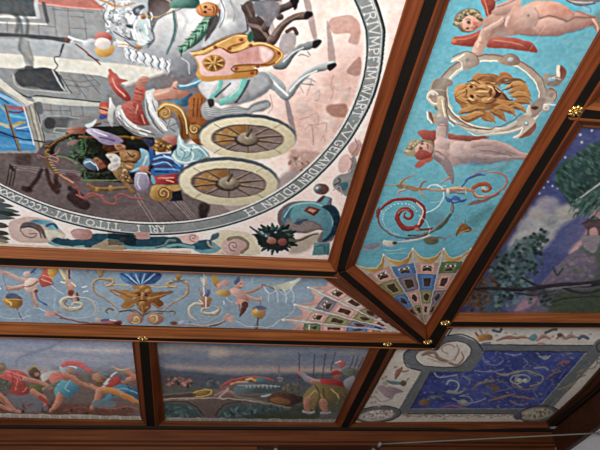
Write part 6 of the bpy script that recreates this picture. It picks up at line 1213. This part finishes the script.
A.fill([(-40,200),(20,185),(100,190),(150,215),(120,245),(155,300),(110,320),(50,305),(60,260),(0,225)], (184,84,78), (130,52,50), ax=((20,190),(120,310))); A.line([(40,210),(90,230),(80,290)], 6, (202,104,96)); A.line([(100,215),(130,255),(140,300)], 6, (120,44,46)); A.line([(20,190),(80,205),(140,225)], 8, (206,110,100))
leg([(-20,310),(30,350),(60,390),(105,410)], [38,34,24,14]); leg([(-30,360),(10,380),(60,400)], [26,22,14]); A.fill([(-40,170),(0,150),(20,150),(35,175),(20,200),(-20,205)], (84,104,90)); A.blob(8,175,18,16,(150,116,80),(90,64,52)); A.fill([(-60,225),(20,235),(60,260),(50,290),(0,300),(-60,290)], (76,80,72)); A.sprinkle([(-50,230),(50,250),(40,290),(-50,290)], (110,120,110), 20, 1.6, (50,56,50), .5)
for p, w_, c_ in (([(60,200),(70,240),(60,280)],5,(120,44,46)),([(90,200),(110,240)],5,(206,112,102)),([(0,330),(40,370)],4,(96,60,50)),([(30,260),(100,275),(150,262)],5,(110,70,50)),([(120,300),(140,280)],5,(208,116,106))): A.line(p, w_, c_, a=.9)
A.part('helmeted_shield_soldier', 'painted helmeted soldier leaning forward with green shield')
A.fill([(150,190),(165,172),(195,175),(215,200),(210,225),(185,235),(160,215)], (104,84,66), (60,50,46), ax=((160,180),(200,225))); A.blob(198,210,14,14,(176,126,100),(110,76,64)); A.line([(150,190),(180,165),(205,180)], 8, (150,130,90)); leg([(130,235),(190,245),(240,262),(270,280)], [26,24,20,14]); A.fill([(160,265),(220,260),(240,290),(210,320),(160,300)], (104,104,66), (70,76,50), ax=((170,265),(220,310))); leg([(175,300),(215,325),(240,345),(240,372)], [34,30,24,18]); A.line([(215,330),(250,360)], 20, (150,60,56)); leg([(230,290),(270,280)], [20,16])
A.part('central_warrior', 'painted warrior with red plumed helmet, red cloak and turquoise skirt')
A.fill([(215,220),(250,195),(320,185),(340,200),(290,210),(250,240),(225,245)], (176,170,160), (126,122,120), ax=((230,190),(300,230))); A.fill([(260,225),(290,200),(360,195),(410,210),(400,240),(330,235),(300,260),(265,250)], (190,104,94), (140,66,62), ax=((280,200),(380,240)))
A.fill([(290,285),(310,240),(370,245),(410,255),(400,310),(360,330),(300,325),(285,305)], (86,146,160), (50,96,116), ax=((300,250),(390,320))); A.line([(310,260),(340,300),(330,325)], 6, (112,168,178)); A.line([(360,260),(380,300)], 7, (46,84,104)); leg([(320,320),(310,350),(290,380),(270,400)], [46,40,30,20]); leg([(400,250),(460,262),(540,290)], [26,22,16]); A.line([(230,290),(280,262),(330,240)], 14, (130,130,104), (84,84,70)); A.line([(380,235),(440,250)], 26, (200,140,116), (136,90,76))
A.o = (65, 335, 5.294)
A.fill([(-30,175),(0,160),(40,165),(70,180),(60,205),(30,215),(-10,205)], (140,156,160), (90,106,116), ax=((-10,165),(50,205))); A.blob(28,190,18,16,(180,130,104),(110,76,64)); A.line([(-25,168),(20,160),(60,172)], 7, (196,206,206))
for k in range(16): t = k/15; x = -10+t*140; y = 158-math.sin(t*3.0)*18+t*t*36; A.blob(x, y, 12, 12, (196,92,92), (140,52,56))
leg([(0,210),(60,235),(110,262),(160,285)], [30,28,22,14]); A.fill([(60,210),(110,215),(130,240),(100,250),(70,235)], (96,96,84)); A.fill([(-20,240),(40,250),(80,280),(60,300),(0,320),(-30,300)], (86,146,160), (50,96,116), ax=((0,240),(40,310))); A.line([(30,240),(0,280),(20,300)], 6, (108,164,174))
A.part('sword_fighter', 'painted bearded fighter raising a curved blade, blue cloak behind')
A.fill([(145,225),(150,205),(190,195),(220,205),(225,230),(205,255),(175,260),(150,245)], (170,120,92), (104,72,60), ax=((155,205),(210,250))); A.fill([(175,205),(200,195),(225,205),(222,225),(200,215)], (80,116,124)); A.blob(180,255,18,14,(120,96,56),(76,60,44))
A.fill([(200,262),(240,230),(300,225),(320,245),(290,262),(240,290),(210,290)], (190,76,64), (136,50,46), ax=((220,230),(270,280))); A.line([(310,245),(350,232),(378,222)], [26,26,22], (196,130,104), (130,84,70)); A.line([(376,225),(340,200),(310,185)], [24,22,16], (196,130,104), (130,84,70)); A.line([(250,172),(290,185),(340,180)], [8,12,12], (190,170,140), (120,90,70)); A.blob(330,185,12,10,(190,126,100),(130,84,70))
A.line([(275,195),(240,230),(205,275),(175,330),(150,355)], [8,14,18,16,8], (170,196,210), (84,110,140)); A.line([(270,198),(235,235),(200,280)], 4, (220,230,234)); A.blob(305,232,16,12,(96,110,130),(60,70,90))
A.fill([(240,285),(290,262),(350,275),(395,290),(400,345),(360,350),(310,330),(240,335),(180,360),(230,310)], (70,124,150), (40,80,110), ax=((270,270),(340,340))); A.line([(260,290),(320,285),(380,310)], 6, (96,148,170)); A.line([(250,320),(310,312),(360,335)], 6, (36,70,100)); A.line([(190,290),(260,300),(320,325),(370,350),(400,360)], [34,36,34,26,16], (196,136,70), (140,86,52)); leg([(180,300),(170,350),(140,390)], [40,36,24])
A.fill([(150,350),(240,345),(270,380),(160,385)], (80,110,120), a=.8)
for p, w_, c_ in (([(60,225),(100,240),(130,262)],4,(110,66,56)),([(190,262),(250,275)],4,(110,66,56)),([(210,215),(250,228)],5,(96,60,50)),([(300,226),(290,245),(270,262)],5,(120,44,40)),([(330,262),(340,290)],5,(36,66,92)),([(290,300),(300,320)],5,(110,150,176)),([(60,205),(90,225)],5,(140,60,60)),([(20,205),(50,215)],4,(80,60,54)),([(150,240),(165,250)],4,(70,50,44)),([(196,232),(212,236)],4,(66,46,44))): A.line(p, w_, c_, a=.9)
A.part(); A.line([(180,385),(260,390),(330,380),(380,390)], 10, (150,84,70), a=.8); A.line([(20,390),(80,380),(140,395)], 10, (120,70,56), a=.8)
A.o = (0, 0, 1); 
m_ = [(-400,408.5),(0,413.4),(60,414.6),(141,416.2),(143,424),(60,422.5),(0,421),(-400,416)]
A.fill(m_, (150,146,136), sm=False, soft=.5)
for x in range(-60, 140, 2):
    if (x*7) % 5: A.line([(x,415+x*.016),(x+.3,417.6+x*.016)], .8, (84,80,76), a=.7)
A.finish(16)
A.build('ceiling_painting', 'battle painting of charging soldiers under a cloudy sky, leftmost of the lower row', GAIN*1.6)
# ================================================================== 7. river bridge
A = Art(Q_BRIDGE, .0085, (104, 112, 128))
A.o = (155, 338, 5.172)
A.fill([(-100,-50),(1300,-50),(1300,30),(-100,30)], (100,110,130), sm=False, soft=4)
for k in range(44):
    x = A.rnd.uniform(-50,1100); y = 18+A.rnd.uniform(0,95); A.blob(x, y, A.rnd.uniform(50,140), A.rnd.uniform(4,12), A.rnd.choice([(140,132,124),(92,102,124),(120,122,132),(150,138,124),(84,96,118)]), rot=3, a=.5, soft=2)
A.fill([(290,60),(330,50),(380,70),(370,95),(290,100)], (176,158,136), a=.7, soft=3); A.fill([(60,145),(400,150),(700,150),(1100,160),(1100,185),(700,175),(400,175),(200,165)], (190,152,130), a=.75, soft=3)
A.fill([(-20,165),(60,165),(180,170),(300,185),(460,192),(700,185),(900,180),(1200,190),(1200,600),(-20,600)], (76,84,96), soft=1.5)
A.fill([(-20,260),(200,258),(400,262),(700,260),(1100,262),(1100,600),(-20,600)], (86,90,86), soft=1.5)
A.part('river_bridge', 'painted stone river bridge with two arches')
A.fill([(20,300),(120,285),(200,278),(340,265),(420,290),(520,300),(640,330),(720,360),(640,362),(540,345),(440,335),(380,345),(330,380),(300,460),(250,460),(240,400),(190,345),(130,335),(20,340)], (126,112,100), (96,84,78), ax=((200,270),(220,340))); A.line([(20,320),(150,312),(300,312),(440,318),(560,335),(700,360)], 6, (176,160,146)); A.line([(20,338),(130,328),(200,345),(250,400)], 6, (60,54,52)); A.line([(310,400),(360,345),(440,330)], 6, (60,54,52))
A.part()
A.fill([(20,350),(120,338),(190,355),(240,410),(235,470),(20,470)], (60,82,84), soft=1); A.fill([(320,470),(340,390),(400,345),(520,350),(700,365),(760,470)], (62,84,86), soft=1)
A.sprinkle([(30,350),(200,350),(240,460),(30,460)], (84,116,116), 46, 2.4, (44,60,64), .4, .7, 14); A.sprinkle([(330,460),(380,360),(560,350),(740,370),(740,460)], (96,124,124), 90, 2.6, (44,60,62), .4, .7, 14)
A.fill([(40,200),(90,190),(190,210),(200,250),(60,258)], (92,76,76), a=.7, soft=2); A.sprinkle([(50,240),(60,205),(110,190),(190,215),(200,250)], (170,110,100), 60, 1.5, (60,66,66), .8, .85, 24); A.sprinkle([(230,250),(260,215),(330,210),(350,240)], (110,116,100), 30, 1.5, (60,70,76), .6, .8, 14)
A.part('round_shield', 'painted golden round shield on the river bank')
A.blob(245,285,56,20,(150,120,56),(100,76,44),rot=-8); A.ring(245,285,50,16,6,(206,176,90),rot=-8); A.blob(245,282,26,8,(176,140,66),(120,90,50),rot=-8); A.part()
A.fill([(50,300),(190,285),(200,305),(60,312)], (66,54,50), a=.8)
A.part('fallen_soldiers', 'painted heap of fallen soldiers on the bridge')
A.fill([(300,310),(340,270),(330,250),(390,215),(460,205),(520,220),(560,240),(600,260),(540,290),(440,300),(360,305)], (130,104,98), (90,72,70), ax=((340,220),(480,300))); A.line([(350,245),(400,222),(450,212),(520,205)], [12,18,16,10], (190,90,90), (130,56,60)); A.line([(390,235),(430,225),(480,228)], 10, (196,150,110)); A.line([(310,300),(360,280),(420,290),(480,285)], [16,22,18,12], (170,140,130), (110,84,80)); A.line([(440,250),(430,290)], 14, (150,120,112)); A.line([(330,310),(380,262)], 10, (186,150,140))
A.o = (235, 340, 5.294)
A.line([(-10,215),(40,205),(100,200),(160,205),(200,215)], [14,18,20,16,10], (190,96,76), (130,60,52)); A.blob(135,212,26,14,(90,140,150),(60,90,104)); A.line([(90,205),(110,215)], 12, (206,150,80)); A.line([(60,210),(90,200)], 10, (200,170,130)); A.fill([(0,250),(40,225),(220,235),(240,270),(100,285),(0,285)], (96,116,120), (66,80,86), ax=((60,230),(100,285)))
A.part(); 
for k in range(8): A.blob(60+k*22, 246, 7, 9, (176,186,184), (110,120,124))
A.line([(20,240),(120,238),(235,245)], 5, (160,160,156)); A.line([(0,290),(80,290),(160,285),(220,300)], 10, (110,100,90)); A.line([(140,300),(180,290),(200,300)], 10, (150,180,186))
A.part('river_boat', 'painted brown wooden river boat')
A.fill([(200,285),(250,275),(320,290),(370,310),(350,330),(290,345),(220,330),(170,315)], (96,64,50), (60,44,40), ax=((240,280),(290,340))); A.blob(240,325,56,20,(150,104,56),(100,66,44),rot=4); A.line([(180,325),(240,345),(330,350)], 7, (56,42,38)); A.part()
A.line([(0,298),(100,315),(200,340),(290,362)], 10, (120,116,106)); A.line([(232,130),(236,220)], 7, (110,100,104)); A.line([(228,200),(248,202),(246,215),(232,215)], 8, (140,124,120))
A.line([(250,240),(320,245),(370,235)], 8, (86,84,74)); A.sprinkle([(240,230),(340,225),(350,270),(250,275)], (84,90,70), 40, 1.6, (120,96,84), .6)
A.fill([(60,400),(300,360),(420,330),(420,420),(60,420)], (60,66,56), a=.8, soft=2)
A.part('long_spear', 'painted long spears held upright')
A.line([(341,65),(340,200),(338,310)], 6, (84,66,60)); A.o = (295, 340, 5.294)
for p in ([(102,75),(98,190)],[(162,72),(146,190)],[(213,70),(188,160)],[(313,85),(285,160)],[(335,85),(310,155)],[(360,90),(335,150)]): A.line(p, 5, (76,66,66))
A.part('seated_general', 'painted commander in red cloak and ochre tunic with raised arm')
A.line([(18,170),(40,185),(65,205),(100,220),(140,225)], [14,26,34,30,24], (170,160,166), (110,96,104)); A.blob(18,168,9,10,(190,110,100)); A.line([(95,218),(140,222)], 24, (196,146,120), (130,90,80)); A.fill([(135,210),(180,205),(240,215),(270,235),(260,255),(200,240),(150,235)], (186,60,52), (130,36,38), ax=((150,210),(240,250))); A.blob(215,175,24,16,(190,50,48),(120,34,36)); A.blob(228,195,24,14,(150,104,84),(90,64,60)); A.line([(190,180),(240,170)], 6, (150,40,40))
A.fill([(215,120),(240,105),(265,110),(268,130),(250,148),(230,135)], (186,104,104), (140,70,72), ax=((225,110),(260,140))); A.line([(212,122),(240,110)], 6, (216,190,190)); A.fill([(245,160),(290,145),(330,165),(320,190),(270,190)], (110,116,104), (76,84,76), ax=((260,150),(310,190))); A.fill([(260,215),(310,190),(320,215),(290,260),(265,250)], (150,150,150), (104,104,110), ax=((270,200),(300,250)))
A.fill([(40,320),(60,270),(110,235),(170,240),(240,245),(275,270),(270,330),(230,350),(180,340),(120,345),(100,370),(60,350)], (140,122,72), (90,76,50), ax=((80,250),(240,340)))
for p, c_ in (([(70,300),(110,270),(140,300)],(176,154,96)),([(150,260),(160,310),(190,335)],(84,70,46)),([(190,260),(230,300),(220,340)],(170,146,90)),([(110,240),(130,290),(120,340)],(90,76,48)),([(240,260),(260,300)],(90,96,76))): A.line(p, 8, c_)
leg([(70,320),(60,350),(70,380)], [40,32,22]); leg([(150,330),(155,360),(160,385)], [44,34,22]); A.line([(45,380),(75,388),(100,380)], 14, (176,176,176), (120,120,124)); A.line([(140,388),(165,390),(185,384)], 12, (170,170,170), (116,116,120)); A.fill([(180,330),(260,310),(280,360),(220,380),(180,370)], (84,80,64), a=.8)
A.part(); A.o = (0, 0, 1)
A.fill([(160,417),(240,418.6),(340,419.4),(340,426),(160,425)], (150,142,130), sm=False, soft=.5)
for x in range(164, 336, 2):
    if (x*7) % 5: A.line([(x,419.6),(x+.3,422.6)], .8, (84,80,76), a=.7)
A.finish(16)
A.build('ceiling_painting', 'river bridge painting with upright spears and a commander in red', GAIN*1.2)
# ================================================================== 8. blue grotesque panel
A = Art(Q_BLUE, .0075, (176, 170, 160), K_BLUE, .8)
A.o = (0, 0, 1)
GR, GD, CRM = (92,98,102), (46,48,54), (172,166,156)
A.mottle(12, 3, 91)
A.part('blue_field', 'painted deep blue central field with grotesque scrolls')
FIELD = [(431,371.5),(466,371.5),(478,350.5),(587,351.5),(540,409),(410,409)]
A.fill([(425,365),(462,365),(474,344),(600,345),(600,356),(548,413),(396,414)], GR, sm=False)
A.fill(FIELD, (50,64,128), sm=False)
idx = np.nonzero(A.Lb == A.cur)[0]; A.C[idx] += (fnoise(A.P[idx,0]*4, A.P[idx,1]*4, 93, 4)-.5)[:, None]*np.array((40,40,60))
A.sprinkle(FIELD, (96,106,150), 260, 1.0, (40,48,110), .5, .6, 18); A.sprinkle(FIELD, (140,136,116), 170, 1.5, (104,100,96), .35, .75, 22, (-30,30)); A.sprinkle(FIELD, (150,104,76), 40, 1.4, (84,110,104), .4, .75, 16, (-30,30))
A.o = (430, 325, 4.5)
for p, w_, c_ in (([(20,215),(40,235),(90,230),(120,225)],7,(140,140,150)),([(75,265),(90,250),(120,255),(130,275),(110,300),(85,295)],8,(150,156,140)),([(80,300),(130,305),(160,290)],[14,10,5],(130,140,120)),([(190,290),(220,265),(260,255),(290,250)],[5,12,12,6],(120,110,100)),([(250,275),(290,270),(310,290),(280,300)],10,(96,80,70)),([(300,215),(340,225),(400,205)],[6,12,5],(140,130,120)),([(200,205),(260,210),(330,200)],5,(130,130,150)),([(265,340),(320,325),(380,310)],[5,12,6],(150,110,84)),([(230,300),(280,320),(330,335)],6,(110,100,90)),([(300,300),(340,290),(380,280)],6,(104,96,120)),([(10,325),(30,320),(50,328)],8,(110,100,90)),([(100,330),(150,350),(210,345),(250,330)],6,(130,136,150)),([(45,375),(90,362),(140,370),(180,382)],[4,9,9,4],(140,90,100)),([(330,260),(370,290),(400,330)],4,(84,90,150)),([(240,140),(250,170),(300,180),(330,160)],6,(104,110,150)),([(340,130),(380,135),(410,130)],6,(120,124,150)),([(150,230),(180,250),(170,270)],6,(120,116,110))): A.line(p, w_, c_, a=.9)
A.spiral(150,345,4,52,0,-1.3,6,(150,156,150),(96,100,110),sy=.5); A.spiral(395,250,4,42,180,1.3,7,(160,166,160),(100,100,110),sy=.6); A.blob(150,345,16,9,(150,150,130)); A.blob(400,250,14,9,(160,160,140)); A.blob(295,285,14,9,(110,84,66)); A.blob(14,325,14,9,(96,110,116)); A.blob(-25,350,26,15,(140,110,80),(84,64,56))
A.o = (510, 325, 4.5)
for p, w_, c_ in (([(130,140),(160,150),(180,138)],[6,16,6],(140,140,150)),([(210,180),(240,165),(265,165),(250,175)],[4,12,12,5],(150,84,66)),([(110,195),(150,190),(170,200)],8,(130,136,140)),([(20,215),(70,205),(120,220),(150,235),(130,265),(90,275)],7,(130,130,110)),([(160,245),(200,215),(230,208)],[4,9,5],(130,90,90)),([(10,320),(60,325),(110,335)],[5,10,5],(150,110,80)),([(0,340),(40,360),(80,352)],6,(140,120,100)),([(100,290),(120,320),(130,345)],5,(90,100,160)),([(60,150),(80,170),(60,190)],5,(110,116,150)),([(200,250),(170,290),(150,330)],4,(84,90,150)),([(250,200),(220,240)],4,(96,104,160)),([(10,270),(60,290),(120,280)],7,(120,104,96))): A.line(p, w_, c_, a=.9)
A.spiral(65,248,4,50,180,-1.2,7,(160,166,156),(100,100,110),sy=.7); A.blob(68,248,12,8,(176,176,160))
A.part('grey_border', 'painted grey strapwork border band')
A.o = (0, 0, 1)
A.line([(478,347.5),(596,348.6)], 4.4, GR, (90,94,96)); A.line([(431,368.2),(464,368.2),(477,347.5)], 5, GR, (90,94,96), sm=False); A.line([(430,369),(404,411)], 5.5, GR, (90,94,96)); A.line([(400,411.5),(541,411.3)], 4.5, GR, (90,94,96)); A.line([(541,411),(592,352)], 6, GR, (90,94,96))
A.line([(480,351),(587,352)], .9, GD); A.line([(480,344.8),(596,345.8)], .8, GD); A.line([(432,371.5),(466,371.5),(479,350.7)], .9, GD, sm=False); A.line([(431,372),(411,408.5)], .9, GD); A.line([(412,408.8),(539,408.8)], .8, (130,134,136)); A.line([(538,408.5),(586,353)], .9, (140,140,140)); A.line([(404,413.8),(541,413.8)], .8, GD)
A.line([(396,349),(359,415)], 1.2, GD); A.line([(394,350),(356,417)], 1.6, (130,136,136)); A.line([(452,328.5),(440,348)], 1.0, GD)
A.part('cream_cartouche', 'painted cream heart shaped cartouche with brown dragon scroll')
A.o = (350, 325, 4.5)
A.fill([(245,165),(245,125),(280,105),(380,108),(400,60),(460,45),(520,55),(590,90),(600,130),(560,190),(520,210),(350,208),(290,200)], GR); A.line([(245,170),(243,130),(270,108)], 5, GD)
A.line([(245,165),(262,190),(320,205)], 5, GD); A.line([(440,48),(500,42),(560,65),(590,100),(596,115)], 5, GD)
A.fill([(292,140),(310,118),(350,110),(390,112),(420,85),(470,72),(520,82),(545,110),(530,150),(490,185),(440,190),(340,185),(305,165)], (176,170,160)); A.line([(292,140),(310,118),(350,110),(390,112),(420,85),(470,72),(520,82),(545,110),(530,150),(490,185),(440,190),(340,185),(305,165),(292,140)], 4, GD)
A.line([(325,135),(350,125),(380,125),(400,150),(440,165),(480,180),(510,150),(500,120)], [10,16,14,18,14,10,8,5], (150,124,106), (110,86,76)); A.line([(440,130),(415,115),(420,95),(450,88),(470,100)], 6, (150,120,100)); A.line([(350,150),(420,170),(470,150),(490,110)], 6, (160,136,120)); A.line([(480,90),(490,120),(470,160)], 5, (140,110,96)); A.line([(350,135),(390,150),(430,160)], 5, (120,96,84))
A.part('corner_oval', 'painted cream oval with tiny flowers')
A.o = (350, 325, 4.5)
A.blob(125,402,104,36,GR,(84,88,90),rot=-5); A.ring(125,402,104,36,4,GD,rot=-5); A.blob(118,407,84,26,(164,158,150),rot=-6); A.ring(118,407,84,26,3,(84,76,74),rot=-6)
A.sprinkle([(45,415),(110,385),(190,385),(190,400),(120,430)], (120,96,96), 60, 1.0, (200,190,184), .7, .8, 20)
A.part('corner_oval')
A.o = (510, 325, 4.5)
A.blob(130,400,90,36,GR,(84,88,90),rot=-6); A.ring(130,400,90,36,4,GD,rot=-6); A.blob(118,400,76,26,(150,146,130),rot=-6); A.sprinkle([(50,410),(110,378),(180,380),(180,400),(110,425)], (96,96,76), 50, 1.0, (176,160,140), .7, .8, 20)
A.blob(420,100,46,40,GR); A.ring(420,100,30,24,5,GD)
A.part('flower_border', 'painted cream border with small coloured flowers, birds and ribbons')
A.part()
for k in range(46):                              # sprigs strewn along the cream border
    t = k/46; x, y = [(398-38*t*1.0+A.rnd.uniform(1,20)*(1-t*.3), 352+58*t), (484+t*108, 331+A.rnd.uniform(1,11)), (402+t*136, 415.5+A.rnd.uniform(0,4)), (548+t*44, 408-t*50+A.rnd.uniform(0,5))][k % 4]
    A.o = (x, y, 6.0); A.line([(-8,3),(0,-4),(9,2)], 4, [(150,110,100),(96,112,96),(128,100,84),(90,104,124)][k//4 % 4], a=.75); A.blob(6, -3, 5, 4, [(160,100,84),(104,116,104),(150,120,80)][k//3 % 3], a=.8)
A.part('flower_border', 'painted cream border with small coloured flowers, birds and ribbons')
A.o = (350, 325, 4.5)
A.line([(232,195),(215,215),(205,240)], [12,26,10], (150,110,84), (110,80,70)); A.line([(215,205),(245,210),(262,205)], 7, (140,90,70)); A.line([(165,250),(190,260),(240,262)], [6,14,14], (90,124,130), (70,90,96)); A.blob(240,262,14,13,(84,76,60)); A.blob(160,262,12,9,(140,140,120)); A.line([(250,255),(265,240)], 5, (110,120,80))
A.fill([(122,280),(150,272),(175,285),(200,280),(240,300),(205,310),(190,330),(165,325),(140,305)], (150,130,140), (120,100,110), ax=((130,280),(220,320))); A.line([(110,320),(140,345),(190,330),(180,315)], 5, (130,130,130)); A.blob(178,283,12,9,(150,120,110))
for x, y, c_ in ((100,350,(150,140,140)),(205,190,(130,120,110)),(150,240,(140,130,120)),(250,400,(160,110,100)),(262,410,(120,110,90)),(130,365,(150,140,140))): A.blob(x, y, 8, 5, c_)
A.line([(235,405),(300,410),(360,402),(410,412)], 5, (120,120,110)); A.line([(250,395),(262,412)], 5, (150,90,84)); A.line([(330,400),(345,412)], 7, (140,110,90))
A.o = (430, 325, 4.5)
A.fill([(215,50),(240,40),(275,45),(280,65),(250,70),(220,75)], (170,124,70), (120,84,50), ax=((220,45),(270,70))); A.line([(205,35),(215,48)], 7, (110,60,56)); A.line([(225,22),(232,36)], 5, (84,90,110)); A.line([(235,85),(270,80)], 8, (84,100,130)); A.line([(285,25),(310,30),(320,20)], 12, (76,96,116), (50,70,90)); A.line([(300,70),(350,55),(400,60)], [7,16,8], (156,110,100), (110,76,76))
for k in range(14): x = 12+k*27; A.line([(x,405+3*(k % 3)),(x+16,412-4*(k % 2)),(x+26,404)], 5, [(150,110,104),(110,116,100),(140,130,120)][k % 3], a=.8)
A.blob(395,408,20,18,(90,96,110),(60,64,76))
A.o = (510, 325, 4.5)
A.line([(0,60),(50,55),(90,58)], [8,12,6], (156,110,100), (120,84,80)); A.fill([(85,55),(110,40),(125,55),(110,72),(90,68)], (84,124,130)); A.line([(120,70),(150,50),(180,60)], [8,22,8], (176,130,120), (120,84,84)); A.line([(160,35),(190,22),(208,20)], 12, (76,90,84)); A.line([(210,60),(230,45),(250,60),(270,50),(300,55)], [10,18,14,18,8], (166,130,120), (110,84,84)); A.line([(310,60),(330,50),(350,60)], 14, (84,104,126), (60,76,96)); A.blob(225,45,12,9,(76,70,70)); A.blob(140,85,16,6,(156,110,100))
A.rnd.seed(5)
for p in ([(300,215),(320,205),(345,212)],[(260,245),(300,240),(340,225)],[(215,290),(250,280),(290,265)],[(180,330),(215,320),(245,300)],[(350,200),(380,190),(395,165)],[(270,270),(300,255)],[(300,235),(315,220)]): A.line(p, [4,9,4], A.rnd.choice([(120,90,80),(90,104,96),(140,120,104)]), a=.9)
A.spiral(400,165,3,18,0,1.2,4,(84,90,84))
A.part(); A.o = (0, 0, 1); A.finish(16)
A.build('ceiling_painting', 'deep blue grotesque panel with cream flowered border in the corner', GAIN*1.25)
